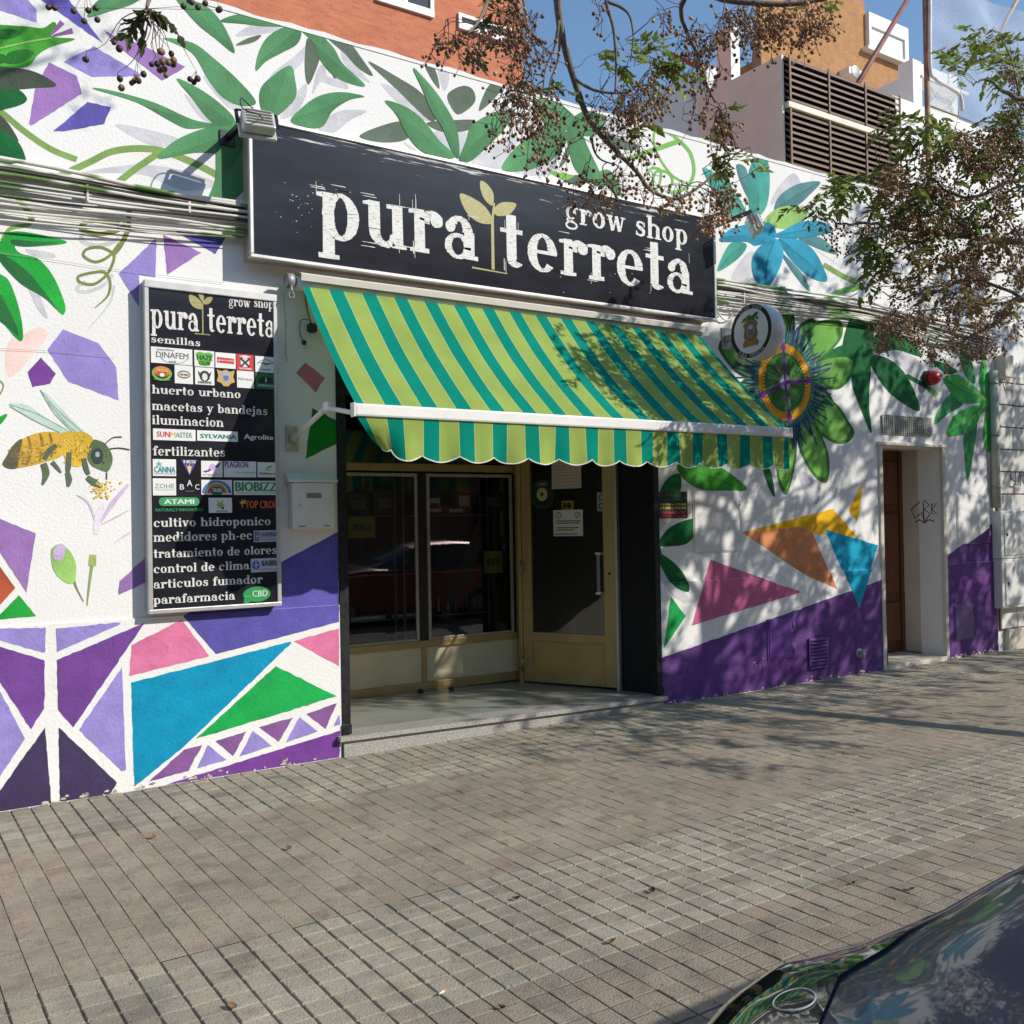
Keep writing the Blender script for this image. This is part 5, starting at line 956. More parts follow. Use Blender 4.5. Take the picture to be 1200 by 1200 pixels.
fp(fdisc(.055, 30, 1.45, 0, .0), 3); fp(fdisc(.046, 30, 1.45, 0, .0), 4); fp(fdisc(.030, 24, 1.3, 0, -.012), 7); fp(fdisc(.016, 18, 1.0, 0, .030), 6); fp([(-.02, -.03), (.02, -.03), (.028, -.058), (-.028, -.058)], 2)
for lf in ([(-.11, .085), (-.07, .125), (-.02, .118), (-.06, .095)], [(.0, .115), (.05, .15), (.095, .155), (.06, .11), (.02, .10)], [(-.05, .12), (-.02, .145), (.02, .13), (-.01, .112)], [(.06, .10), (.09, .12), (.086, .085)]): fp(lf, 5)
fp([(-.085, -.105), (.08, -.095), (.085, -.122), (-.085, -.135)], 2)
b2 = b_
vsX = []
def arc_text(txt, a0, a1, r, h, mi):
    for i, ch in enumerate(txt):
        if ch == ' ': continue
        an = R(a0+(a1-a0)*i/(len(txt)-1)); vs, fs_ = sans_mesh(ch); w_ = max(v[0] for v in vs)+min(v[0] for v in vs); s_ = h/0.73; up = -1 if a0 < a1 and a0 > 180 else 1
        c_, sn = math.cos(an), math.sin(an)
        if a0 > 180: tx, ty, ux, uy = -sn, c_, -c_, -sn                 # bottom text reads left to right
        else: tx, ty, ux, uy = sn, -c_, c_, sn
        o = [(c_*r+tx*(v[0]-w_/2)*s_+ux*(v[1]-.36)*s_, sn*r+ty*(v[0]-w_/2)*s_+uy*(v[1]-.36)*s_) for v in vs]
        b_.add([(MX-0.0006*2.4-0.001, MC.y-p[0], MC.z+p[1]) for p in o], fs_, mi)
arc_text('PURA TERRETA', 232, 308, mr_*0.877, 0.030, 6); arc_text('GROW SHOP', 124, 56, mr_*0.877, 0.026, 6)
obj('sign_face', b_, FM, md, fix=False)
b_ = M(); b_.bbox((MX+0.055, MC.y+mr_-0.03, MC.z-0.03), (MX+0.105, WY-0.012, MC.z+0.03), 0.006); b_.bbox((MX+0.02, WY-0.012, MC.z-0.10), (MX+0.14, WY-0.001, MC.z+0.10), 0.004); obj('bracket', b_, grey_metal, md)

# ================================================================== mailbox
ma, mc = P(341, 560, WY-0.1), P(392, 619, WY-0.1)
mbx = thing('mailbox', 'white metal mailbox with a sloped lid on the wall left of the shopfront', 'mailbox', ((ma.x+mc.x)/2, WY, mc.z))
x0, x1, z0, z1 = ma.x+0.012, mc.x-0.004, mc.z, ma.z
b_ = M(); b_.bbox((x0, WY-0.105, z0), (x1, WY-0.001, z1-0.03), 0.006); obj('body', b_, white_paint, mbx, fix=True)
b_ = M(); b_.prism([(x0-0.025, WY-0.125, z1-0.028), (x0-0.025, WY-0.001, z1-0.028), (x0-0.025, WY-0.001, z1+0.045), (x0-0.025, WY-0.118, z1-0.012)], (x1-x0+0.05, 0, 0)); obj('lid', b_, white_paint, mbx, fix=True)
b_ = M(); b_.bbox((x0+0.03, WY-0.109, z0+0.035), (x1-0.03, WY-0.1045, z1-0.075), 0.002); obj('door', b_, white_paint, mbx, fix=True)
b_ = M(); b_.box((x0+0.09, WY-0.1105, z1-0.135), (x1-0.09, WY-0.1088, z1-0.10)); b_.box((x0+0.035, WY-0.1062, z0+0.012), (x0+0.085, WY-0.1048, z0+0.022)); b_.box((x1-0.075, WY-0.1062, z0+0.012), (x1-0.03, WY-0.1048, z0+0.022)); obj('name_plate', b_, grey_metal, mbx)
b_ = M(); b_.lathe([(0.008, -0.116), (0.008, -0.1088)], (x0+0.045, WY, (z0+z1)/2-0.01), 'y', 12); obj('lock', b_, alu, mbx)

# ================================================================== floodlights above the sign
flm = mat('lamp_housing', rgb(188, 186, 178), 0.45, 0.2, var=0.12, scale=14); lens = mat('lamp_glass', rgb(214, 214, 206), 0.12, var=0.05)
def floodlight(c, label, armx, armz, yaw, tilt):
    t = thing('floodlight', label, 'floodlight', (armx, WY, armz), 'floodlights over the fascia sign')
    mt = Matrix.Translation(c) @ Matrix.Rotation(yaw, 4, 'Z') @ Matrix.Rotation(tilt, 4, 'X')
    b_ = M(); b_.bbox((-0.10, -0.055, -0.07), (0.10, 0.02, 0.07), 0.014, mtx=mt); b_.bbox((-0.115, 0.02, -0.085), (0.115, 0.045, 0.085), 0.006, mtx=mt)
    for k in range(5): b_.bbox((-0.08, -0.068, -0.05+k*0.025), (0.08, -0.054, -0.044+k*0.025), 0.002, mtx=mt)
    obj('housing', b_, flm, t, fix=True)
    b_ = M(); b_.bbox((-0.098, 0.0452, -0.068), (0.098, 0.049, 0.068), 0.003, mtx=mt); obj('lens', b_, lens, t, fix=True)
    b_ = M()
    for s in (-1, 1): b_.obox(mt @ Vector((s*0.122, 0, -0.01)), mt @ Vector((s*0.122, 0, 0.105)), 0.022, 0.005)
    b_.obox(mt @ Vector((-0.124, 0, 0.107)), mt @ Vector((0.124, 0, 0.107)), 0.022, 0.005); obj('yoke', b_, black_metal, t, fix=True)
    b_ = M(); top = mt @ Vector((0, 0, 0.112)); b_.obox((armx, WY-0.002, armz), (top.x, top.y-0.01, top.z+0.012), 0.035, 0.03); b_.bbox((armx-0.05, WY-0.014, armz-0.05), (armx+0.05, WY-0.001, armz+0.05), 0.004); obj('arm', b_, black_metal, t, fix=True)
    b_ = M(); q = mt @ Vector((0.02, -0.06, -0.02)); b_.tube(smooth_path([q, q+Vector((-0.05, -0.06, 0.0)), q+Vector((-0.13, -0.02, 0.03)), q+Vector((-0.12, 0.04, 0.12)), top], 6), 0.004, 5); obj('cable', b_, dark_plastic, t)
floodlight(P(302, 146, WY-0.46), 'grey floodlight on a black arm at the upper left corner of the fascia sign', 2.02, 4.14, R(-8), R(-28))
floodlight(P(884, 264, WY-0.42), 'grey floodlight on a black arm beside the turquoise flower right of the fascia sign', 6.30, 4.17, R(48), R(-24))

# ================================================================== cables along the wall
cabm = mat('cable_painted', rgb(220, 215, 204), 0.7, var=0.10, scale=8)
def paint_patches(mt):                                                 # the mural's green runs over the cables in patches
    n = mt.node_tree.nodes; l = mt.node_tree.links; b = n['Principled BSDF']; src = b.inputs['Base Color'].links[0].from_socket
    tc = n.new('ShaderNodeTexCoord'); mp = n.new('ShaderNodeMapping'); mp.inputs['Scale'].default_value = (1.5, 3, 5); l.new(tc.outputs['Object'], mp.inputs[0])
    nz = n.new('ShaderNodeTexNoise'); nz.inputs['Scale'].default_value = 1.3; nz.inputs['Detail'].default_value = 3; l.new(mp.outputs[0], nz.inputs['Vector'])
    mr = n.new('ShaderNodeMapRange'); mr.inputs[1].default_value = 0.55; mr.inputs[2].default_value = 0.60; l.new(nz.outputs[0], mr.inputs[0])
    mx = n.new('ShaderNodeMix'); mx.data_type = 'RGBA'; mx.inputs[7].default_value = (*rgb(96, 130, 62), 1); l.new(mr.outputs[0], mx.inputs[0]); l.new(src, mx.inputs[6]); l.new(mx.outputs[2], b.inputs['Base Color'])
paint_patches(cabm)
cabd = mat('cable_dark', rgb(74, 72, 66), 0.7, var=0.3, scale=4)
cb = thing('cable_bundle', 'bundle of old overpainted cables running along the wall at sign height', 'cables', (2, WY, 3.5))
rg = random.Random(21)
for i in range(18):
    fz = i/17; zL = 3.72-0.33*fz+rg.uniform(-.015, .015); zM = 3.71-0.22*fz+rg.uniform(-.012, .012); zR = 3.72-0.17*fz+rg.uniform(-.02, .02); zE = 3.62-0.20*fz
    pts = []
    for x in np.arange(-4, 11.0, 0.62):
        z = -0.030*fz*abs(math.sin((x+i*.7)*1.1)) + np.interp(x, [-4, .6, 2.2, 6.3, 8.5, 10.9], [zL+.06, zL, zM, zM+0.02, zR+0.04, zE]); wob = 0.007 if i % 4 else 0.020
        if 2.3 < x < 5.9: wob = 0.004
        pts.append((x, WY-0.045-0.035*rg.random()-(0.015 if i % 4 == 0 else 0), z+rg.uniform(-wob, wob)))
    b_ = M(); b_.tube(smooth_path(pts, 4), rg.choice([0.004, 0.005, 0.006, 0.008, 0.010]) if i else 0.013, 6); obj('cable', b_, cabd if i in (2, 5, 9) else cabm, cb)
for q0, q1 in (((BX0+.2, WY-0.085, 3.685), (2.08, WY-0.002, 3.70)), ((6.27, WY-0.06, 3.72), (10.9, WY-0.002, 3.735))): b_ = M(); b_.bbox(q0, q1, 0.003); obj('carrier_strip', b_, cabm, cb)
for x in (1.15, 1.75, 6.75, 8.9):
    b_ = M(); b_.bbox((x-0.006, WY-0.090, 3.56+0.05*rg.random()), (x+0.006, WY-0.001, 3.66), 0.002); obj('clip', b_, cabm, cb)
for cx, cz, r_ in ((6.48, 3.58, .085), (6.56, 3.50, .10), (6.42, 3.47, .07)):
    b_ = M(); b_.tube([(cx+r_*math.cos(q)*1.1, WY-0.03-0.01*math.sin(2*q), cz+r_*math.sin(q)) for q in np.linspace(0, 6.2, 24)], 0.007, 6); obj('cable_loop', b_, cabm, cb)
# loose black cable with a small camera hanging under the awning roller
g = P(365, 385, WY-0.03)
cmr = thing('hanging_camera', 'small black camera hanging on its cable under the left end of the awning', 'camera', (g.x, WY, g.z))
b_ = M(); b_.lathe([(0.02, -0.03), (0.034, -0.02), (0.034, 0.02), (0.022, 0.032)], (g.x, WY-0.04, g.z), 'z', 16); obj('body', b_, dark_plastic, cmr)
b_ = M(); b_.tube(smooth_path([(g.x-0.045, WY-0.02, RZ+0.07), (g.x-0.03, WY-0.02, g.z+0.16), (g.x-0.005, WY-0.035, g.z+0.03)], 6), 0.004, 6); b_.tube(smooth_path([(g.x-0.02, WY-0.03, g.z+0.06), (g.x-0.07, WY-0.02, g.z+0.05), (g.x-0.08, WY-0.02, g.z-0.03), (g.x-0.055, WY-0.02, g.z-0.09)], 6), 0.003, 6); obj('cable', b_, dark_plastic, cmr)
b_ = M(); b_.lathe([(0.012, -0.015), (0.018, 0.0), (0.012, 0.015)], (g.x-0.052, WY-0.025, g.z-0.10), 'z', 10); obj('plug', b_, dark_plastic, cmr)

# ================================================================== alarm, notice, tap, pipe, cabinets, sounder
g = P(1090, 443, WY-0.05)
al = thing('alarm_siren', 'small red alarm siren on the white wall over the house door', 'alarm', (g.x, WY, g.z))
b_ = M(); b_.lathe([(0.085, -0.05), (0.085, -0.001)], (g.x, WY, g.z), 'y', 20); obj('base', b_, dark_plastic, al)
b_ = M(); b_.lathe([(0.02, -0.155), (0.055, -0.14), (0.078, -0.10), (0.08, -0.0505)], (g.x+0.01, WY, g.z), 'y', 20); obj('dome', b_, mat('red_plastic', rgb(176, 24, 38), 0.3), al)
na, nb = P(768, 576, WY-0.006), P(806, 607, WY-0.006); nx0, nx1, nz0, nz1 = na.x+.03, nb.x, nb.z, na.z
no = thing('wall_notice', 'small black notice with green, yellow and red lines beside the shop entrance', 'notice', (nx0, WY, nz0))
b_ = M(); b_.bbox((nx0, WY-0.006, nz0), (nx1, WY-0.0065+0.006, nz1), 0.001); obj('plate', b_, cm(22, 24, 24), no, fix=True)
NM = [cm(30, 120, 70), cm(206, 190, 70), cm(206, 50, 50)]; b_ = M(); H = nz1-nz0; W_ = nx1-nx0
for txt, f0, f1, u0, u1, mi in (('HORARIO', .80, .93, .26, .76, 0), ('LUNES A VIERNES', .66, .74, .16, .84, 0), ('10:00 - 14:00', .48, .57, .06, .94, 1), ('17:00 - 20:30', .34, .43, .06, .94, 1), ('SABADOS', .16, .26, .10, .90, 2), ('10:30 - 14:00', .03, .12, .06, .94, 2)):
    sans(b_, txt, nx0+W_*u0, nx0+W_*u1, nz0+H*f0, nz0+H*f1, WY-0.0068, mi, 0.012)
obj('lettering', b_, NM, no)
g = P(1006, 765, DY)
tp = thing('wall_tap', 'small grey tap stub low on the purple wall left of the house door', 'tap', (g.x, WY, g.z))
b_ = M(); b_.lathe([(0.05, -0.012), (0.05, 0)], (g.x, DY, g.z), 'y', 16); b_.tube([(g.x, DY-0.01, g.z), (g.x, DY-0.06, g.z)], 0.02, 10); b_.tube([(g.x, DY-0.055, g.z+0.01), (g.x, DY-0.06, g.z-0.06)], 0.016, 10); obj('spout', b_, grey_metal, tp, fix=True)
b_ = M(); b_.bbox((g.x-0.03, DY-0.07, g.z+0.022), (g.x+0.03, DY-0.05, g.z+0.034), 0.004); obj('handle', b_, grey_metal, tp, fix=True)
pg = P(1166, 440, WY-0.05)
pi = thing('wall_pipe', 'grey green downpipe on the wall between the mural and the tiled house', 'pipe', (10.90, WY, 1.65))
b_ = M(); b_.tube([(10.885, WY-0.05, 1.66), (10.885, WY-0.05, 3.24)], 0.048, 14); obj('pipe', b_, mat('pipe_paint', rgb(176, 180, 164), 0.6, var=0.1), pi)
for z in (1.9, 2.5, 3.1): b_ = M(); b_.lathe([(0.053, z-0.015), (0.053, z+0.015)], (10.885, WY-0.05, 0), 'z', 14); obj('clamp', b_, grey_metal, pi)
cabw = mat('cabinet_white', rgb(216, 214, 208), 0.45, var=0.08, scale=5)
for z0, z1, lb in ((1.078, 1.628, 'upper white utility cabinet on the wall at the right edge'), (0.505, 1.072, 'lower white utility cabinet on the wall at the right edge')):
    t = thing('utility_cabinet', lb, 'utility cabinet', (11.3, WY, z0), 'utility cabinets at the right edge')
    b_ = M(); b_.bbox((10.86, WY-0.11, z0), (12.0, WY-0.001, z1), 0.008); obj('case', b_, cabw, t, fix=True)
    b_ = M(); b_.bbox((10.92, WY-0.122, z0+0.035), (11.92, WY-0.109, z1-0.035), 0.005); obj('door', b_, cabw, t, fix=True)
    b_ = M(); b_.lathe([(0.016, -0.13), (0.016, -0.121)], (10.965, WY, (z0+z1)/2), 'y', 12); obj('lock', b_, dark_plastic, t)
    b_ = M()
    for i in range(3): b_.box((11.35, WY-0.124, z1-0.16-0.03*i), (11.6, WY-0.1225, z1-0.15-0.03*i))
    obj('vent_slots', b_, grey_metal, t)
g = P(1178, 428, WY-0.1)
so = thing('wall_sounder', 'small cream box fixed to the white wall above the tiled house front', 'box', (g.x, WY, g.z))
b_ = M(); b_.bbox((g.x-0.05, WY-0.13, g.z-0.14), (g.x+0.13, WY-0.001, g.z+0.12), 0.012); obj('case', b_, mat('cream_plastic', rgb(214, 206, 186), 0.5), so, fix=True)
b_ = M(); b_.tube(smooth_path([(g.x+0.1, WY-0.03, g.z-0.14), (g.x+0.16, WY-0.03, g.z-0.25), (g.x+0.3, WY-0.03, g.z-0.2), (g.x+0.45, WY-0.03, g.z+0.1)], 6), 0.008, 6); obj('cable', b_, cabm, so)

# ================================================================== papers and stickers on the shop door
def on_door(px0, py0, px1, py1, o=0.012):
    u0, z1 = dpx(px0, py0); u1, z0 = dpx(px1, py1); return u0, u1, z0, z1
def dpoly(mb, pts, mi, o): mb.poly([dpt(u, z, o) for u, z in pts], mi)
def dtext(mb, txt, u0, u1, z0, z1, mi, o):
    vs, fs_ = sans_mesh(txt); ax = min(v[0] for v in vs); bx = max(v[0] for v in vs); az = min(v[1] for v in vs); bz_ = max(v[1] for v in vs)
    mb.add([dpt(u0+(v[0]-ax)/(bx-ax)*(u1-u0), z0+(v[1]-az)/(bz_-az)*(z1-z0), o) for v in vs], fs_, mi)
u0, u1, z0, z1 = on_door(649, 598, 684, 628)
b_ = M(); b_.add([dpt(u0, z0, .011), dpt(u1, z0, .011), dpt(u1, z1, .011), dpt(u0, z1, .011), dpt(u0, z0, .0125), dpt(u1, z0, .0125), dpt(u1, z1, .0125), dpt(u0, z1, .0125)], [(0, 1, 2, 3), (4, 5, 6, 7), (0, 1, 5, 4), (1, 2, 6, 5), (2, 3, 7, 6), (3, 0, 4, 7)])
for c in (.18, .82):
    for rr, mi in ((.10, 1), (.078, 0)): dpoly(b_, [(u0+(u1-u0)*(c+rr*math.cos(q)), z0+(z1-z0)*(.80+rr*1.25*math.sin(q))) for q in np.linspace(0, 6.28, 21)[:-1]], mi, .013+.0005*mi*0+(.0005 if mi == 0 else 0))
    dpoly(b_, [(u0+(u1-u0)*(c-.06), z0+(z1-z0)*.72), (u0+(u1-u0)*(c-.04), z0+(z1-z0)*.72), (u0+(u1-u0)*(c+.06), z0+(z1-z0)*.88), (u0+(u1-u0)*(c+.04), z0+(z1-z0)*.88)], 1, .0142)
for v, a, b in ((.56, .08, .92), (.48, .12, .9), (.30, .10, .86), (.22, .1, .7), (.06, .06, .8)): dpoly(b_, [(u0+(u1-u0)*a, z0+(z1-z0)*v), (u0+(u1-u0)*b, z0+(z1-z0)*v), (u0+(u1-u0)*b, z0+(z1-z0)*(v+.035)), (u0+(u1-u0)*a, z0+(z1-z0)*(v+.035))], 1, .0135)
tag(obj('paper_notice', b_, [paper, ink]), 'white printed sheet with two round pictograms stuck to the shop door glass', 'notice')
u0, u1, z0, z1 = on_door(647, 540, 682, 572)
b_ = M(); b_.add([dpt(u0, z0, .011), dpt(u1, z0, .011), dpt(u1, z1, .011), dpt(u0, z1, .011), dpt(u0, z0, .0125), dpt(u1, z0, .0125), dpt(u1, z1, .0125), dpt(u0, z1, .0125)], [(0, 1, 2, 3), (4, 5, 6, 7), (0, 1, 5, 4), (1, 2, 6, 5), (2, 3, 7, 6), (3, 0, 4, 7)])
for k in range(7): dpoly(b_, [(u0+(u1-u0)*.06, z0+(z1-z0)*(.12+.11*k)), (u0+(u1-u0)*.94, z0+(z1-z0)*(.12+.11*k)), (u0+(u1-u0)*.94, z0+(z1-z0)*(.135+.11*k)), (u0+(u1-u0)*.06, z0+(z1-z0)*(.135+.11*k))], 1, .0135)
tag(obj('paper_notice', b_, [mat('paper_pinkish', rgb(206, 190, 174), 0.85, var=0.05), mat('pencil', rgb(160, 146, 132), 0.9)]), 'beige lined sheet at the top of the shop door glass under the awning edge', 'notice')
u0, u1, z0, z1 = on_door(622, 563, 650, 596); cu_, cz_ = (u0+u1)/2, (z0+z1)/2; hu_, hz_ = (u1-u0)/2, (z1-z0)/2
b_ = M()
for rr, mi, o in ((1.0, 0, .0115), (.93, 1, .0122), (.46, 2, .0130), (.13, 1, .0138)): dpoly(b_, [(cu_+hu_*rr*math.cos(q), cz_+hz_*rr*math.sin(q)) for q in np.linspace(0, 6.28, 29)[:-1]], mi, o)
dtext(b_, 'OPEN', cu_-.4*hu_, cu_+.4*hu_, cz_+.58*hz_, cz_+.80*hz_, 2, .0132)
tag(obj('round_sticker', b_, [cm(40, 84, 58), cm(24, 40, 30), cm(196, 186, 132)]), 'round dark green sticker with a cream centre on the shop door glass', 'sticker')
u0, u1, z0, z1 = on_door(659, 587, 673, 598); b_ = M(); dpoly(b_, [(u0, z0), (u1, z0), (u1, z1), (u0, z1)], 0, .0115); dpoly(b_, [(u0+(u1-u0)*(.6+.25*math.cos(q)), z0+(z1-z0)*(.5+.3*math.sin(q))) for q in np.linspace(0, 6.28, 17)[:-1]], 1, .0122); dpoly(b_, [(u0+(u1-u0)*.1, z0+(z1-z0)*.2), (u0+(u1-u0)*.34, z0+(z1-z0)*.2), (u0+(u1-u0)*.34, z0+(z1-z0)*.8), (u0+(u1-u0)*.1, z0+(z1-z0)*.8)], 1, .0122)
tag(obj('yellow_sticker', b_, [cm(150, 136, 44), ink]), 'small yellow sticker just above the white sheet on the shop door', 'sticker')
u0, u1, z0, z1 = on_door(700, 577, 711, 599); b_ = M(); dpoly(b_, [(u0, z0), (u1, z0), (u1, z1), (u0, z1)], 0, .0115)
for c, rr in ((.74, .17), (.27, .17)): dpoly(b_, [(u0+(u1-u0)*(.5+rr*2*math.cos(q)), z0+(z1-z0)*(c+rr*math.sin(q))) for q in np.linspace(0, 6.28, 17)[:-1]], 1, .0122); dpoly(b_, [(u0+(u1-u0)*(.5+rr*1.3*math.cos(q)), z0+(z1-z0)*(c+rr*.7*math.sin(q))) for q in np.linspace(0, 6.28, 17)[:-1]], 0, .0128)
tag(obj('pale_sticker', b_, [cm(150, 158, 160), cm(50, 54, 58)]), 'tall pale sticker with two round marks at the right of the shop door glass', 'sticker')

# ================================================================== things behind the shop window
gshelf = mat('shelf_grey', rgb(120, 122, 124), 0.3, 0.3); sh = thing('display_shelf', 'dark glass and metal shelf unit standing behind the shop window', 'shelf', (3.9, 8.2, 0.06))
SHZ = [P(540, 718, 8.05).z, P(540, 668, 8.05).z, P(540, 603, 8.05).z]
for z in SHZ + [SHZ[0]-0.36]: b_ = M(); b_.bbox((2.86, 8.0, z-0.012), (5.10, 8.36, z), 0.003); obj('shelf_board', b_, gshelf, sh, fix=True)
for px in (464, 474, 573): x = P(px, 650, 8.0).x; b_ = M(); b_.bbox((x-0.012, 8.01, 0.06), (x+0.012, 8.035, 2.3), 0.003); obj('post', b_, gshelf, sh, fix=True)
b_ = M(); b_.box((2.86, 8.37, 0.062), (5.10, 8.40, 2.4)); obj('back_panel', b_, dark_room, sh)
rg = random.Random(9)
def rest(px, py, shelf): v = P(px, py, 8.12); return v.x, 8.12, SHZ[shelf]+0.001
def tbox(label, px, w_, d_, h_, shelf, col, acc, name='product_box', band=True):
    x, y, z = rest(px, 650, shelf); t = thing(name, label, 'box', (x, y, z), 'boxes on the window shelves'); b_ = M(); b_.bbox((x-w_/2, y-d_/2, z), (x+w_/2, y+d_/2, z+h_), 0.004); obj('carton', b_, cm(*col), t, fix=True)
    if band: b_ = M(); b_.box((x-w_*.35, y-d_/2-0.0012, z+h_*.3), (x+w_*.35, y-d_/2-0.0004, z+h_*.7)); obj('print', b_, cm(*acc), t)
tbox('wide red carton lying on the top shelf behind the glass', 505, .26, .12, .085, 2, (150, 40, 40), (206, 196, 190)); tbox('low red and white carton on the top shelf right of the wide red one', 532, .22, .12, .075, 2, (160, 50, 46), (220, 214, 206))
tbox('square red poster box standing upright on the top shelf', 542, .17, .10, .26, 2, (140, 34, 36), (200, 190, 186)); tbox('white tube carton on the top shelf beside the middle window post', 508, .13, .07, .16, 2, (206, 204, 200), (120, 120, 122)); tbox('dark patterned carton on the top shelf by the door side', 577, .22, .12, .24, 2, (52, 56, 66), (130, 134, 140))
tbox('blue grey carton on the top shelf near the left guide', 418, .20, .12, .20, 2, (52, 70, 92), (110, 120, 130)); tbox('olive carton on the top shelf left of the window post', 450, .24, .12, .22, 2, (62, 66, 46), (120, 120, 90)); tbox('flat grey tray on the lowest shelf at the left', 425, .34, .2, .035, 0, (150, 158, 170), (200, 204, 210)); tbox('flat silver tray on the lowest shelf by the window post', 470, .30, .2, .035, 0, (156, 160, 168), (206, 208, 210))
glassb = glass_mat('bottle_glass', (0.55, 0.58, 0.56), 2.2)
for i, (px, h_, r_) in enumerate(((513, .26, .035), (524, .17, .028), (533, .13, .025), (546, .20, .030), (555, .10, .018), (560, .08, .018))):
    x, y, z = rest(px, 650, 0); lb = ['tallest clear glass bottle at the left of the lower shelf', 'medium glass flask beside the tallest bottle on the lower shelf', 'short round glass jar in the middle of the lower shelf', 'second tall glass bottle on the lower shelf', 'small glass vial right of the second tall bottle', 'smallest glass vial at the end of the bottle row'][i]
    b_ = M(); b_.lathe([(r_*.9, 0), (r_, .01), (r_, h_*.35), (r_*.45, h_*.55), (r_*.4, h_*.92), (r_*.55, h_)], (x, y, z), 'z', 16); t = tag(obj('glass_bottle', b_, glassb), lb, 'bottle', 'glass bottles on the window shelf')
def card(label, px0, py0, px1, py1, col, txt, Y=7.80):
    a, c = P(px0, py0, Y), P(px1, py1, Y); t = thing('display_card', label, 'card', ((a.x+c.x)/2, Y, c.z)); b_ = M(); b_.bbox((a.x, Y, c.z), (c.x, Y+0.006, a.z), 0.002); obj('board', b_, cm(*col), t, fix=True)
    b_ = M(); sans(b_, txt, a.x+(c.x-a.x)*.18, a.x+(c.x-a.x)*.82, c.z+(a.z-c.z)*.36, c.z+(a.z-c.z)*.66, Y-0.001, 0, .02); obj('lettering', b_, ink, t)
    b_ = M(); b_.tube([((a.x+c.x)/2, Y+0.012, 0.06 if False else c.z-0.28), ((a.x+c.x)/2, Y+0.012, c.z+0.05)], 0.004, 6); obj('stand', b_, gshelf, t)
card('yellowish card with dark lettering at the left of the window', 408, 606, 440, 630, (150, 150, 84), 'ROLLS'); card('square yellow green card near the window corner by the door', 567, 646, 589, 671, (140, 146, 70), 'OFERTA')
# ================================================================== neighbouring and background buildings
nb = thing('tiled_house', 'white house front faced with large stone tiles at the right edge', 'building', (13, WY, 0))
b_ = M(); b_.box((10.935, WY+0.03, -0.3), (24, 12, 5.03)); b_.box((10.935, WY, 3.215), (24, WY+0.031, 5.03)); obj('wall', b_, stucco, nb)
b_ = M(); b_.box((10.99, WY+0.002, 0.245), (24, WY+0.0295, 3.212)); facing = obj('joint_bed', b_, mat('tile_joint', rgb(128, 92, 80), 0.9), nb)
b_ = M(); rg = random.Random(2); k = 0; z = 0.25
while z < 3.2:
    hgt = 0.262; x = 11.0 + (0.0 if k % 2 else -0.28)
    while x < 24:
        w_ = 0.62; a = max(x, 11.0)
        if x+w_-0.012 > a+0.02: q = rg.uniform(.93, 1.03); b_.bbox((a, WY-0.012, z+0.006), (x+w_-0.012, WY+0.01, min(z+hgt-0.008, 3.21)), 0.004, 0, (0.66*q, 0.63*q, 0.57*q), seg=1)
        x += w_
    z += hgt; k += 1
obj('stone_tiles', b_, mat('stone_tile', rough=0.6, var=0.08, scale=4, attr=True, bump=0.1), facing)
b_ = M(); b_.bbox((11.12, WY-0.03, -0.1), (24, WY+0.0295, 0.243), 0.006); obj('plinth', b_, jamb, nb)
b_ = M()
for pts in ([(1186, 552), (1184, 560), (1189, 564), (1187, 571), (1183, 570)], [(1190, 552), (1190, 568), (1194, 568), (1195, 552)], [(1196, 570), (1197, 552), (1200, 556), (1198, 562), (1202, 570)]):
    q = [P(a, b, WY-0.014) for a, b in pts]; L_, R_ = ribbon2d([(v.x, v.z) for v in q], 0.014)
    for i in range(len(q)-1): b_.poly([(L_[i][0], WY-0.0145, L_[i][1]), (L_[i+1][0], WY-0.0145, L_[i+1][1]), (R_[i+1][0], WY-0.0145, R_[i+1][1]), (R_[i][0], WY-0.0145, R_[i][1])])
obj('graffiti', b_, ink, facing)

def brick_mat(name, c1, c2, mort, sc):
    mt = mat(name, c1, 0.85, var=0.12, scale=3); n = mt.node_tree.nodes; l = mt.node_tree.links; b = n['Principled BSDF']
    tc = n.new('ShaderNodeTexCoord'); mp = n.new('ShaderNodeMapping'); mp.inputs['Rotation'].default_value = (R(90), 0, 0); l.new(tc.outputs['Object'], mp.inputs[0])
    sx = n.new('ShaderNodeSeparateXYZ'); cx = n.new('ShaderNodeCombineXYZ'); l.new(tc.outputs['Object'], sx.inputs[0]); ad = n.new('ShaderNodeMath'); l.new(sx.outputs[0], ad.inputs[0]); l.new(sx.outputs[1], ad.inputs[1]); l.new(ad.outputs[0], cx.inputs[0]); l.new(sx.outputs[2], cx.inputs[1])
    br = n.new('ShaderNodeTexBrick'); l.new(cx.outputs[0], br.inputs['Vector']); br.inputs['Color1'].default_value = (*c1, 1); br.inputs['Color2'].default_value = (*c2, 1); br.inputs['Mortar'].default_value = (*mort, 1)
    br.inputs['Scale'].default_value = sc; br.inputs['Mortar Size'].default_value = 0.012; br.inputs['Row Height'].default_value = 0.14; br.inputs['Brick Width'].default_value = 0.5
    mx = n[mt['mix']]; l.new(br.outputs[0], mx.inputs[6]); return mt
shut = mat('shutter_slats', rgb(214, 214, 212), 0.5, var=0.04)
glassd = mat('dark_glass', (0.03, 0.035, 0.04), 0.08, spec=0.6)
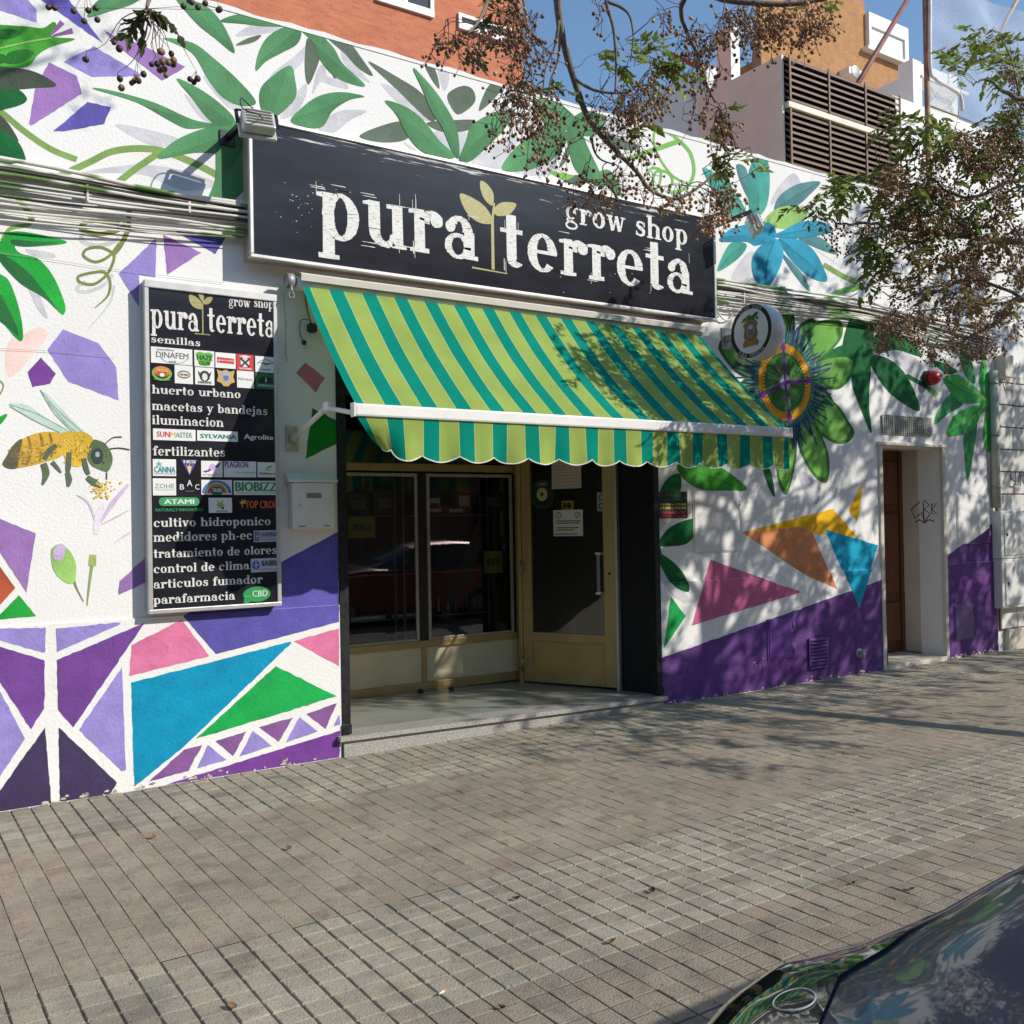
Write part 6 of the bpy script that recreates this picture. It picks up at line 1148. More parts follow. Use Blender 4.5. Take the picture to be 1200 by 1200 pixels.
# orange brick apartment block behind the wall on the left
BY = 12.4; rx = P(612, 50, BY).x
ob = thing('brick_apartments', 'orange brick apartment block with white window frames rising behind the mural wall', 'building', (0, BY, 0))
b_ = M(); b_.box((-14, BY, -0.3), (rx, BY+12, 24)); obj('wall', b_, brick_mat('orange_brick', rgb(198, 118, 82), rgb(182, 102, 68), rgb(190, 126, 98), 3.6), ob)
def window(par, x0, x1, z0, z1, y, n=2, fr=0.06):
    b_ = M(); b_.bbox((x0, y-0.05, z0-0.05), (x1, y-0.001, z0+fr), 0.004); b_.bbox((x0, y-0.04, z1-fr), (x1, y-0.001, z1), 0.004)
    for i in range(n+1): x = x0+(x1-x0-fr)*i/n; b_.bbox((x, y-0.045, z0+fr+0.001), (x+fr, y-0.001, z1-fr-0.001), 0.004)
    wv = obj('window', b_, white_paint, par, fix=True); b_ = M(); b_.box((x0+0.02, y-0.012, z0+0.02), (x1-0.02, y-0.002, z1-0.02)); obj('pane', b_, glassd, wv); return wv
z0 = P(480, 10, BY).z
for i, (pa, pb) in enumerate(((440, 507), (300, 380), (150, 240))): window(ob, P(pa, 0, BY).x, P(pb, 0, BY).x, z0, z0+1.3, BY, 2)
a, c = P(536, 17, BY), P(599, 47, BY); window(ob, a.x, c.x, P(536, 30, BY).z, a.z+0.02, BY, 1, 0.05)
# ventilation housing with brown louvres on the roof
VY = 6.78; a = P(918, 66, VY); c = P(1051, 112, VY); vx0, vx1, vz1 = a.x, c.x, 0.5*(a.z+c.z); vzm = P(919, 123, VY).z
vh = thing('louvre_housing', 'pale grey roof housing with two brown louvre panels above the mural wall', 'housing', (vx0, VY, 4.75))
hc = mat('housing_render', rgb(236, 228, 212), 0.8, var=0.08, scale=2)
b_ = M(); b_.box((vx0-0.03, VY+0.0, 4.73), (vx0, 8.0, vz1)); b_.box((vx1, VY+0.02, 4.73), (vx1+0.1, 8.0, vz1)); b_.box((vx0, 7.9, 4.73), (vx1, 8.0, vz1)); b_.box((vx0, VY+0.03, vz1-0.02), (vx1, 8.0, vz1-0.001)); obj('side_wall', b_, hc, vh)
b_ = M(); b_.bbox((vx0+0.011, VY-0.05, vzm-0.03), (vx1+0.08, VY+0.02, vzm+0.035), 0.005); obj('beam', b_, mat('beam_cream', rgb(228, 220, 200), 0.6), vh)
lou = mat('brown_louvre', rgb(118, 92, 72), 0.6, 0.0, var=0.1); loud = mat('louvre_dark', rgb(74, 56, 46), 0.7)
for z0, z1 in ((4.78, vzm-0.035), (vzm+0.04, vz1)):
    b_ = M(); n_ = int((z1-z0)/0.066)
    for i in range(n_):
        z = z0+(z1-z0)*i/n_; b_.add([(vx0+0.012, VY-0.05, z), (vx1, VY-0.05, z), (vx1, VY+0.03, z+0.07), (vx0+0.012, VY+0.03, z+0.07), (vx0+0.012, VY-0.05, z+0.022), (vx1, VY-0.05, z+0.022), (vx1, VY+0.03, z+0.085), (vx0+0.012, VY+0.03, z+0.085)], [(0, 1, 2, 3), (7, 6, 5, 4), (0, 4, 5, 1), (1, 5, 6, 2), (2, 6, 7, 3), (3, 7, 4, 0)])
    for i in range(4): x = vx0+0.03+(vx1-vx0-0.06)*i/3; b_.box((x-0.012, VY-0.062, z0), (x+0.012, VY-0.0505, z1-0.01))
    lp = obj('louvre_panel', b_, lou, vh); b_ = M(); b_.box((vx0+0.012, VY+0.05, z0), (vx1-0.001, VY+0.06, z1-0.03)); obj('duct_backing', b_, loud, lp)
# ochre brick apartments further back
OY = 20.0; ol = P(892, 60, OY).x; orr = P(1064, 60, OY).x; otop = P(1012, 23, OY).z; ztop2 = P(1030, 62, OY).z
oc = thing('ochre_apartments', 'ochre brick apartment block with a shuttered corner window behind the louvres', 'building', (ol, OY, 0))
b_ = M(); xm = P(1014, 40, OY).x; lf = P(877, 60, 27).x
b_.prism([(ol, OY, -0.3), (xm, OY, -0.3), (xm, 27, -0.3), (lf, 27, -0.3)], (0, 0, otop+0.9)); b_.box((xm+0.001, OY, -0.3), (orr, OY+7, ztop2-0.06)); obj('wall', b_, brick_mat('ochre_brick', rgb(176, 126, 76), rgb(162, 112, 64), rgb(172, 134, 96), 2.6), oc)
a, c = P(1015, 22, OY-0.1), P(1058, 60, OY-0.1); b_ = M(); x0, x1, z1, z0 = P(1014, 40, OY).x+0.01, P(1060, 40, OY).x, a.z+0.25, ztop2-0.05
b_.bbox((x0, OY-0.15, z0), (x0+0.12, OY+4, z1), 0.01); b_.bbox((x1-0.2, OY-0.15, z0), (x1, OY+4, z1), 0.01); b_.bbox((x0+0.121, OY-0.15, z1-0.45), (x1-0.201, OY+4, z1), 0.01); b_.bbox((x0-0.2, OY-0.25, z0-0.12), (x1+0.35, OY+4, z0-0.001), 0.01)
wv = obj('window', b_, white_paint, oc, fix=True); b_ = M(); b_.box((x0+0.121, OY-0.08, z0), (x1-0.201, OY+3.9, z1-0.451)); obj('shutter', b_, shut, wv)
a, c = P(995, 77, OY-0.4), P(1013, 92, OY-0.4); acu = thing('air_conditioner', 'air conditioning unit on the ochre brick wall above the louvres', 'air conditioner', (a.x, OY-0.4, c.z))
b_ = M(); b_.bbox((a.x, OY-0.4, c.z), (c.x, OY-0.001, a.z), 0.02); obj('case', b_, white_paint, acu, fix=True); b_ = M(); b_.lathe([(0.2, -0.412), (0.22, -0.402)], (a.x+(c.x-a.x)*.42, OY, (a.z+c.z)/2), 'y', 20); obj('fan_grille', b_, grey_metal, acu)
a, c = P(856, 36, 14), P(868, 120, 14); b_ = M(); b_.box((a.x, 14, 4), (c.x, 14.4, a.z)); b_.bbox((a.x-0.05, 13.95, a.z), (c.x+0.05, 14.45, a.z+0.08), 0.01); tag(obj('chimney', b_, stucco, None, fix=True), 'slim white chimney left of the ochre apartment block', 'chimney')
a = P(850, 82, 26); b_ = M(); b_.box((a.x-1, 26, 0), (P(893, 70, 26).x, 32, P(875, 92, 26).z)); hs = obj('wall', b_, stucco, thing('tiled_roof_house', 'small house with a brown tiled roof between the white chimney and ochre block', 'building', (a.x, 26, 0)))
b_ = M(); p0, p1 = P(862, 98, 25.6), P(893, 90, 25.6); zt = P(893, 66, 26).z; b_.prism([(p0.x-0.6, 25.5, p0.z), (p1.x+0.5, 25.5, p0.z), (p1.x+0.5, 28.5, zt+0.6), (p0.x-0.6, 28.5, zt+0.6)], (0, 0, -0.2)); obj('roof', b_, mat('roof_tile', rgb(140, 84, 56), 0.8, var=0.2, scale=3), hs.parent, fix=True)
# white terrace house behind the netting
TYY = 13.0; wh = thing('white_terrace', 'white rendered terrace house with a pergola frame and lattice rail behind the net', 'building', (P(1050, 120, TYY).x, TYY, 0))
xw = P(1046, 120, TYY).x; zt = P(1050, 113, TYY).z
b_ = M(); b_.box((xw, TYY, -0.3), (xw+11, TYY+6, zt)); obj('wall', b_, stucco, wh)
zp = P(1078, 72, TYY+1).z; b_ = M(); xa = P(1070, 90, TYY+1).x; xb = P(1112, 90, TYY+1).x
b_.box((xa, TYY+1, zt), (xa+0.35, TYY+1.4, zp)); b_.box((xb, TYY+1, zt), (xb+0.35, TYY+1.4, zp)); b_.box((xa+0.351, TYY+1.02, zp-0.4), (xb-0.001, TYY+1.38, zp-0.02)); b_.box((P(1062, 100, TYY+2).x, TYY+2, zt), (P(1078, 100, TYY+2).x, TYY+4, P(1070, 92, TYY+2).z)); obj('pergola', b_, stucco, wh)
b_ = M(); x0, x1 = P(1090, 130, TYY-0.02).x, P(1112, 130, TYY-0.02).x; z0, z1 = zt+0.0, P(1100, 112, TYY).z+0.35
for i in range(14):
    x = x0+(x1-x0)*i/14; b_.obox((x, TYY+0.1, z0), (x+(z1-z0), TYY+0.1, z1), 0.03, 0.02); b_.obox((x+(z1-z0), TYY+0.13, z0), (x, TYY+0.13, z1), 0.03, 0.02)
b_.box((x0-0.1, TYY+0.08, z1), (x1+1, TYY+0.15, z1+0.06)); obj('lattice_rail', b_, white_paint, wh)
# sports net on a rusty post with a slanting strut
NY = 9.4; a, c = P(1083, -60, NY), P(1087, 158, NY); nf = thing('net_fence', 'tall blue grey safety net on a rusty post with a slanting strut above the wall', 'fence', (a.x, NY, 4.7))
rust = mat('rusty_steel', rgb(150, 118, 96), 0.7, 0.2, var=0.35, scale=9, detail=8); b_ = M(); b_.tube([(c.x, NY, 4.72), (a.x, NY, 10.5)], 0.045, 12); obj('post', b_, rust, nf)
b_ = M(); p0, p1 = P(1008, 93, 9.0), P(1068, -8, 9.6); b_.tube([p0+(p0-p1)*0.35, p1], 0.04, 10); obj('strut', b_, mat('strut_red', rgb(126, 78, 66), 0.6, var=0.2), nf)
b_ = M(); b_.tube(smooth_path([P(1090, -20, NY-.08), P(1090, 75, NY-.08), P(1096, 92, NY-.08), P(1112, 102, NY-.08), P(1125, 112, NY-.08), P(1128, 130, NY-.08)], 6), 0.03, 10); obj('conduit', b_, mat('conduit_white', rgb(206, 200, 188), 0.5), nf)
net = bpy.data.materials.new('net_weave'); net.use_nodes = True; n = net.node_tree.nodes; l = net.node_tree.links; b = n['Principled BSDF']; b.inputs['Base Color'].default_value = (*rgb(176, 182, 196), 1); b.inputs['Roughness'].default_value = 0.9
tc = n.new('ShaderNodeTexCoord'); wv1 = n.new('ShaderNodeTexNoise'); wv1.inputs['Scale'].default_value = 1.2; l.new(tc.outputs['Object'], wv1.inputs['Vector'])
ck_ = n.new('ShaderNodeTexChecker'); ck_.inputs['Scale'].default_value = 34; l.new(tc.outputs['Object'], ck_.inputs['Vector'])
mm = n.new('ShaderNodeMath'); mm.operation = 'MULTIPLY_ADD'; mm.inputs[1].default_value = 0.28; l.new(ck_.outputs['Fac'], mm.inputs[0]); m2 = n.new('ShaderNodeMath'); m2.operation = 'MULTIPLY'; m2.inputs[1].default_value = 0.72; l.new(wv1.outputs[0], m2.inputs[0]); l.new(m2.outputs[0], mm.inputs[2])
tr = n.new('ShaderNodeBsdfTransparent'); mx = n.new('ShaderNodeMixShader'); l.new(mm.outputs[0], mx.inputs[0]); l.new(tr.outputs[0], mx.inputs[1]); l.new(b.outputs[0], mx.inputs[2]); l.new(mx.outputs[0], n['Material Output'].inputs[0])
b_ = M(); x0 = a.x+0.06; nx_, nz_ = 24, 14; vs = []; rg = random.Random(6); zb = P(1140, 142, NY).z
for j in range(nz_+1):
    for i in range(nx_+1): vs.append((x0+5.5*i/nx_, NY+0.05*math.sin(i*.9)+0.04*math.sin(j*1.3+i*.4), zb+(10.6-zb)*j/nz_+0.06*math.sin(i*.7)*(1-j/nz_)))
b_.add(vs, [(j*(nx_+1)+i, j*(nx_+1)+i+1, (j+1)*(nx_+1)+i+1, (j+1)*(nx_+1)+i) for j in range(nz_) for i in range(nx_)], 0, (1, 1, 1), True); obj('net', b_, net, nf)
b_ = M(); b_.tube([P(1160, 60, NY+.2), P(1200, -15, NY+.2)], 0.035, 8); b_.tube([(a.x+0.1, NY+.02, zb), (a.x+5.5, NY+.02, zb)], 0.015, 6); obj('rail', b_, mat('rail_tan', rgb(176, 152, 110), 0.6), nf)
# houses across the street: they only show in reflections and close the street
op = thing('opposite_house', 'unseen brown rendered house front across the street, raised at the right to darken reflections', 'building', (4, -13, 0)); b_ = M(); b_.box((-25, -22, -0.3), (11, -13, 7.5)); b_.box((11, -22, -0.3), (48, -13.3, 10.8)); obj('wall', b_, mat('opposite_render', rgb(120, 96, 76), 0.9, var=0.15, scale=1), op)  # taller right block added out of view to darken the fascia sign's reflection
for i in range(9):
    x = -22+i*6.6; b_ = M(); b_.box((x, -13.0, 0.9), (x+1.3, -12.95, 2.6)); b_.box((x, -13.0, 4.2), (x+1.3, -12.95, 5.8)); obj('window', b_, glassd, op)
# ================================================================== trees
bark = mat('bark', rgb(122, 110, 98), 0.9, var=0.35, scale=14, stretch=(1, 1, 0.5), bump=0.6, bscale=60, detail=8)
twigm = mat('twig_bark', rgb(112, 86, 70), 0.85, var=0.25, scale=20)
berry_m = mat('berry_skin', rough=0.55, var=0.14, scale=90, attr=True)
leaf_m = mat('leaf_green', rough=0.5, var=0.18, scale=40, attr=True); add_translucency(leaf_m, 0.4)
class Tree:
    def __init__(s, seed): s.r = random.Random(seed); s.tw = M(); s.be = M(); s.lf = M(); s.pts = []; s.limbs = []
    def limb(s, pts, r0, r1, nsm=6, wob=0.0):
        p = smooth_path(pts, nsm); k = len(p)
        p = [q+Vector((s.r.uniform(-wob, wob), s.r.uniform(-wob, wob), s.r.uniform(-wob, wob))) for q in p]
        rr = [(r0+(r1-r0)*(i/(k-1))**0.8)*(1+s.r.uniform(-.08, .08)) for i in range(k)]
        b_ = M(); b_.tube(p, rr, 9); s.limbs.append(b_); s.pts += list(zip(p, rr)); return p
    def rv(s): return Vector((s.r.gauss(0, 1), s.r.gauss(0, 1), s.r.gauss(0, 1))).normalized()
    def twig(s, a, b, r0=0.004, sag=0.05, reg=True):
        d = b-a; L = d.length; m1 = a+d*.35+s.rv()*L*.13+Vector((0, 0, sag*L)); m2 = a+d*.7+s.rv()*L*.12+Vector((0, 0, sag*L*.6))
        p = smooth_path([a, m1, m2, b], 4); n = len(p); s.tw.tube(p, [r0*(1-.65*i/(n-1)) for i in range(n)], 4, cap=False)
        if reg: s.pts += [(q, r0*.6) for q in p[2::3]]
        return p
    def panicle(s, pos, L, nb, br=0.0062, warm=0.5, sub=1):
        r = s.r; d = (Vector((0, 0, -1))*r.uniform(.6, 1.5)+s.rv()*.7).normalized(); end = pos+d*L; mid = pos+d*L*.5+s.rv()*L*.12
        p = smooth_path([pos, mid, end], 4); s.tw.tube(p, [.0013*(1.2-.6*i/8) for i in range(len(p))], 3, cap=False)
        for i in range(nb):
            t = r.uniform(.35, 1); q = p[int(t*(len(p)-1))]; sd = (s.rv()+Vector((0, 0, -.7))).normalized(); e = q+sd*r.uniform(.02, .065)
            s.tw.tube([q, q+sd*.02+Vector((0, 0, -.002)), e], [.0011, .0010, .0009], 3, cap=False)
            w_ = r.random(); dark = (0.11, 0.055, 0.032); tan = (0.58, 0.36, 0.14); red = (0.36, 0.165, 0.068); e2 = tan if r.random() < .6 else red; c = [dark[k]+(e2[k]-dark[k])*min(1, max(0, (warm-.5)*1.2+w_)) for k in range(3)]; g = r.uniform(.75, 1.2)
            s.be.ico(e, br*r.uniform(.65, 1.25), 0, [v*g for v in c], sub, (1, 1, 1.08))
    def spray(s, pos, d, L, col, n=7, ll=0.05):
        r = s.r; d = d.normalized(); end = pos+d*L+Vector((0, 0, -.25*L)); p = smooth_path([pos, pos+d*L*.5, end], 4); s.tw.tube(p, [.0012]*len(p), 3, cap=False)
        side = d.cross(Vector((0, 0, 1))); side = side.normalized() if side.length > .1 else Vector((1, 0, 0))
        for i in range(n):
            t = .25+.75*i/(n-1); q = p[int(t*(len(p)-1))]; sg = 1 if i % 2 else -1
            ld = (d*.55+side*sg*(.9 if i < n-1 else 0)+s.rv()*.35+Vector((0, 0, -.35))).normalized(); wv_ = ld.cross(Vector((0, 0, 1))+s.rv()*.5)
            wv_ = wv_.normalized() if wv_.length > .1 else side; up = ld.cross(wv_).normalized(); l_ = ll*r.uniform(.7, 1.25); w_ = l_*.24; g = r.uniform(.7, 1.3); c = (col[0]*g*r.uniform(.9, 1.15), col[1]*g, col[2]*g)
            s.lf.add([q, q+ld*l_*.22+wv_*w_*.8+up*w_*.25, q+ld*l_*.42+wv_*w_+up*w_*.15, q+ld*l_*.52+wv_*w_*.62, q+ld*l_*.72+wv_*w_*.6+up*w_*.1, q+ld*l_*1.0-up*w_*.3, q+ld*l_*.72-wv_*w_*.6+up*w_*.1, q+ld*l_*.52-wv_*w_*.62, q+ld*l_*.42-wv_*w_+up*w_*.15, q+ld*l_*.22-wv_*w_*.8+up*w_*.25, q+ld*l_*.5-up*w_*.12], [(0, 1, 10), (1, 2, 10), (2, 3, 10), (3, 4, 10), (4, 5, 10), (5, 6, 10), (6, 7, 10), (7, 8, 10), (8, 9, 10), (9, 0, 10)], 0, c, True)
    def near(s, q, top=5, rmax=None):
        c = sorted(s.pts, key=lambda t: (t[0]-q).length_squared)[:top]; return s.r.choice(c)[0]
    def build(s, name, label, base, trunk, group):
        t = thing(name, label, 'tree', base, group); b_ = M(); b_.tube(smooth_path([p for p, _ in trunk], 5), list(np.interp(np.linspace(0, len(trunk)-1, (len(trunk)-1)*5+1), range(len(trunk)), [q for _, q in trunk])), 14); obj('trunk', b_, bark, t)
        for lb in s.limbs: obj('limb', lb, bark, t)
        tag(obj('twigs', s.tw, twigm, t), None, None, kind='stuff'); tag(obj('berries', s.be, berry_m, t), None, None, kind='stuff'); tag(obj('leaves', s.lf, leaf_m, t), None, None, kind='stuff'); return t
GRN = (0.155, 0.22, 0.045); LGRN = (0.25, 0.34, 0.06); DGRN = (0.075, 0.11, 0.034); OLV = (0.24, 0.19, 0.06)
# ---- tree on the left of the camera whose boughs hang into the top of the picture
A = Tree(31)
trA = [(Vector((-1.35, 1.85, -0.05)), .13), (Vector((-1.3, 1.85, 1.4)), .105), (Vector((-1.15, 1.9, 2.7)), .095), (Vector((-0.7, 2.0, 3.9)), .085), (Vector((0.1, 2.1, 4.9)), .07)]
topA = trA[-1][0]
hubA = PD(664, -90, 3.1)
A.limb([topA, Vector((0.9, 2.2, 4.9)), hubA], .06, .032)
def D(l, dep): return [PD(x, y, dep if not hasattr(dep, '__len__') else dep[0]+(dep[1]-dep[0])*i/(len(l)-1)) for i, (x, y) in enumerate(l)]
m1 = A.limb([hubA]+D([(653, -30), (655, 20), (663, 60), (675, 100), (690, 140), (715, 170), (745, 200), (762, 222), (790, 233), (815, 222), (848, 195)], (3.15, 3.5)), .016, .004)
A.limb(D([(674, 93), (695, 105), (722, 109), (742, 104), (758, 88), (764, 72)], 3.2), .006, .002); A.limb(D([(693, 160), (697, 178), (706, 188), (722, 193)], 3.25), .005, .002)
A.limb([hubA]+D([(704, -20), (712, 10), (719, 35), (722, 75), (721, 108)], 3.15), .009, .003); A.limb(D([(712, 2), (730, 10), (739, 22), (742, 45), (739, 72)], 3.15), .006, .002)
A.limb([hubA]+D([(797, -30), (798, 10), (801, 28), (815, 60), (824, 88), (832, 108), (838, 120)], (3.2, 3.6)), .011, .003); A.limb(D([(655, 25), (650, 55), (640, 78), (636, 108)], 3.15), .006, .002); A.limb(D([(656, 40), (654, 70), (645, 95), (642, 118)], 3.2), .005, .002)
A.limb([hubA]+D([(600, -60), (578, -20), (570, 5), (560, 26), (548, 40)], (3.0, 2.7)), .010, .003); A.limb([hubA]+D([(760, -60), (830, -8), (880, 3), (930, 4), (985, -6)], 3.3), .014, .008); A.limb([topA]+D([(300, -160), (215, -60), (183, -18), (172, 8)], (2.3, 1.95)), .02, .003)
A.limb(D([(601, -50), (612, -5), (618, 30), (612, 60)], 3.0), .006, .002)
A.limb(D([(848, 195), (866, 178), (880, 172)], 3.5), .003, .0015)
def zone(T, cx, cy, rx_, ry_, n, dep, L=(.05, .13), nb=(5, 10), warm=.5, br=.0062, sub=1, stray=0.1):
    for i in range(n):
        an = T.r.uniform(0, 6.28); q_ = math.sqrt(T.r.random()); d0 = dep if not hasattr(dep, '__len__') else T.r.uniform(*dep); q = PD(cx+rx_*q_*math.cos(an), cy+ry_*q_*math.sin(an), d0+T.r.uniform(-.12, .12))
        T.twig(T.near(q), q, T.r.uniform(.0016, .003)); T.panicle(q, T.r.uniform(*L), T.r.randint(*nb), br, warm, sub)
zone(A, 548, 36, 34, 22, 11, 2.75, (.04, .11), (4, 8), .35); zone(A, 600, 10, 34, 26, 20, 3.0, nb=(6, 11), warm=.5); zone(A, 618, 62, 20, 42, 17, 3.05, nb=(6, 11), warm=.5); zone(A, 638, 130, 28, 28, 18, 3.15, nb=(5, 9), warm=.4); zone(A, 600, 120, 28, 30, 12, 3.05, nb=(4, 8), warm=.4)
zone(A, 640, 170, 22, 16, 6, 3.15, nb=(4, 8), warm=.3); zone(A, 700, 118, 16, 14, 5, 3.2); zone(A, 735, 112, 24, 14, 14, 3.2, nb=(5, 9), warm=.5); zone(A, 765, 92, 22, 14, 9, 3.2, nb=(6, 10), warm=.7); zone(A, 735, 150, 36, 16, 13, 3.3, nb=(5, 8), warm=.3)
zone(A, 690, 205, 22, 24, 11, 3.3, nb=(4, 8), warm=.3); zone(A, 740, 208, 34, 18, 12, 3.4, (.03, .08), (4, 8), .45); zone(A, 800, 222, 40, 12, 12, 3.5, (.03, .06), (5, 8), .75); zone(A, 846, 228, 18, 20, 15, 3.5, (.04, .09), (7, 12), .85); zone(A, 842, 250, 14, 6, 6, 3.5, (.03, .06), (6, 10), .9)
zone(A, 806, 44, 16, 36, 9, 3.3, nb=(4, 8), warm=.35); zone(A, 832, 50, 22, 42, 16, 3.4, nb=(5, 9), warm=.5); zone(A, 840, 140, 22, 22, 13, 3.5, nb=(6, 10), warm=.4); zone(A, 810, 112, 14, 22, 4, 3.4, nb=(3, 6)); zone(A, 870, 14, 26, 10, 14, 3.35, nb=(6, 11), warm=.7); zone(A, 930, 10, 48, 9, 26, 3.35, (.06, .15), (6, 12), .85); zone(A, 895, 10, 26, 9, 11, 3.35, (.10, .17), (6, 12), .6)
zone(A, 770, 6, 18, 10, 4, 3.2, nb=(3, 6)); zone(A, 700, 4, 8, 8, 3, 3.1, nb=(3, 6))
# the small bunch in the top left corner: long bare stalks with single berries
hub = PD(174, 10, 1.95)
for i in range(13):
    an = R(A.r.uniform(-62, 52)); L = A.r.uniform(.07, .155); e = hub+(Vector(AX_R)*math.sin(an)-Vector(AX_U)*math.cos(an))*L+Vector(AX_F)*A.r.uniform(-.05, .05); A.twig(hub, e, .0014, .03)
    for j in range(A.r.randint(1, 3)):
        f = e+(A.rv()*.6+Vector((0, 0, -1))).normalized()*A.r.uniform(.012, .03); A.tw.tube([e, f], .0006, 3, cap=False); A.be.ico(f, .0062*A.r.uniform(.85, 1.15), 0, A.r.choice([(.09, .045, .03), (.19, .105, .06), (.06, .03, .03), (.24, .14, .07)]), 2, (1, 1, 1.06))
for q, n_ in (((100, 15), 5), ((220, 6), 5), ((250, 12), 3), ((65, 0), 2)):
    for j in range(n_): f = PD(q[0]+A.r.gauss(0, 8), q[1]+A.r.gauss(0, 8), 1.95); A.tw.tube([hub if j == 0 else PD(q[0], q[1]-26, 1.95), f], .0006, 3, cap=False); A.be.ico(f, .0062, 0, (.10, .055, .035), 2)
for x, y, L in ((150, 12, .06), (138, 34, .05), (165, 24, .045), (205, 18, .06), (225, 24, .05), (140, 12, .05)):
    A.spray(hub+Vector((A.r.uniform(-.01, .01), 0, 0)), PD(x, y+14, 1.95)-hub, L, DGRN, 5, .034)
for x, y, n_, c in ((760, 72, 8, LGRN), (735, 66, 4, LGRN), (708, 72, 3, LGRN), (782, 80, 4, LGRN), (565, 40, 4, DGRN), (545, 62, 4, DGRN), (575, 8, 3, DGRN), (848, 178, 5, GRN), (840, 190, 4, GRN), (888, 198, 3, LGRN), (858, 126, 2, GRN), (640, 112, 3, GRN), (612, 108, 3, GRN), (742, 150, 3, LGRN), (945, 16, 2, LGRN), (705, 85, 2, LGRN)):
    for j in range(n_):
        q = PD(x+A.r.gauss(0, 9), y+A.r.gauss(0, 6), 3.25 if x < 820 else 3.5); a = A.near(q, 3); A.twig(a, q, .0015, reg=False); A.spray(q, A.rv()+Vector(AX_R)*.5, A.r.uniform(.05, .10), c, 7, .042)
# higher crown above the picture: it dapples the wall's left edge
for i in range(26):
    q = Vector((A.r.uniform(2.2, 3.6), A.r.uniform(2.6, 3.6), A.r.uniform(6.0, 7.3))); 
    if i == 0: A.limb([topA, Vector((1.0, 2.4, 5.6)), Vector((2.2, 2.9, 6.3)), Vector((3.4, 3.2, 6.9))], .05, .012)
    a = A.near(q, 4); A.twig(a, q, .004)
    for j in range(2): A.panicle(q+A.rv()*.08, .12, 7)
    A.spray(q, A.rv(), .16, GRN, 9, .055)
A.build('berry_tree', 'bare berry tree whose hanging boughs cross the sky above the black fascia sign', trA[0][0], trA, 'berry trees along the pavement')

# ---- leaning tree on the right: its crown fills the right of the picture and dapples the wall
B = Tree(77)
trB = [(Vector((7.78, 1.70, -0.05)), .115), (Vector((8.25, 1.70, 0.95)), .098), (Vector((8.75, 1.70, 1.95)), .09), (Vector((9.3, 1.72, 3.0)), .08), (Vector((9.75, 1.75, 3.9)), .07)]
tb = trB[-1][0]
B.pts.append((tb, .05))
B.limb([tb, Vector((9.2, 2.4, 4.0)), PD(1330, 335, 7.4), PD(1225, 345, 7.0), PD(1190, 352, 6.9), PD(1165, 378, 6.9), PD(1135, 395, 6.9), PD(1108, 408, 6.9), PD(1085, 404, 6.9)], .045, .004, wob=.008)
B.limb([tb, Vector((9.4, 2.5, 4.3)), PD(1320, 280, 7.2), PD(1240, 285, 7.0), PD(1150, 280, 6.9), PD(1090, 272, 6.9), PD(1060, 268, 6.9), PD(1020, 262, 6.9), PD(985, 262, 6.9), PD(958, 250, 6.9)], .04, .0035, wob=.008)
B.limb([tb, Vector((9.6, 2.6, 4.6)), PD(1320, 150, 7.0), PD(1235, 118, 6.6), PD(1195, 116, 6.5), PD(1172, 104, 6.5), PD(1155, 92, 6.5), PD(1140, 100, 6.5)], .035, .004, wob=.006)
B.limb([tb, Vector((9.5, 2.6, 4.5)), PD(1310, 210, 7.2), PD(1230, 205, 7.0), PD(1180, 215, 6.9), PD(1130, 232, 6.9), PD(1085, 205, 6.9), PD(1066, 190, 6.9)], .035, .003, wob=.01)
B.limb([PD(1150, 280, 6.9), PD(1110, 250, 6.9), PD(1085, 225, 6.9), PD(1062, 215, 6.9), PD(1035, 232, 6.9)], .012, .003, wob=.01); B.limb([PD(1060, 268, 6.9), PD(1030, 252, 6.9), PD(1012, 235, 6.9), PD(998, 222, 6.9)], .008, .002)
B.limb([PD(985, 262, 6.9), PD(980, 245, 6.9), PD(978, 226, 6.9)], .006, .002); B.limb([PD(1200, 350, 6.9), PD(1150, 330, 6.9), PD(1100, 335, 6.9), PD(1055, 350, 6.9), PD(1030, 340, 6.9)], .014, .003, wob=.012); B.limb([PD(1180, 355, 6.9), PD(1130, 360, 6.9), PD(1085, 365, 6.9), PD(1050, 372, 6.9)], .010, .003, wob=.012)
B.limb([PD(1090, 272, 6.9), PD(1060, 290, 6.9), PD(1035, 305, 6.9), PD(1015, 312, 6.9)], .009, .002, wob=.008); B.limb([PD(1225, 345, 7.0), PD(1210, 300, 6.9), PD(1190, 270, 6.9), PD(1175, 240, 6.9)], .012, .003); B.limb([PD(1195, 116, 6.5), PD(1185, 70, 6.4), PD(1170, 40, 6.4)], .008, .003)
dd = (6.5, 7.4)
for cx, cy, rx_, ry_, n, wm in ((1130, 205, 70, 55, 92, .6), (1160, 290, 60, 45, 84, .55), (1080, 245, 55, 40, 54, .65), (1160, 365, 50, 26, 34, .45), (1070, 335, 50, 40, 34, .45), (1175, 180, 30, 40, 40, .75), (1055, 380, 36, 20, 26, .35), (1000, 268, 40, 22, 16, .2), (1120, 400, 50, 14, 24, .2), (1190, 120, 22, 50, 26, .3), (1130, 170, 30, 26, 20, .6), (1045, 205, 26, 22, 20, .7)):
    zone(B, cx, cy, rx_, ry_, int(n*1.45), dd, (.06, .16), (8, 14), wm+.12, .0082)
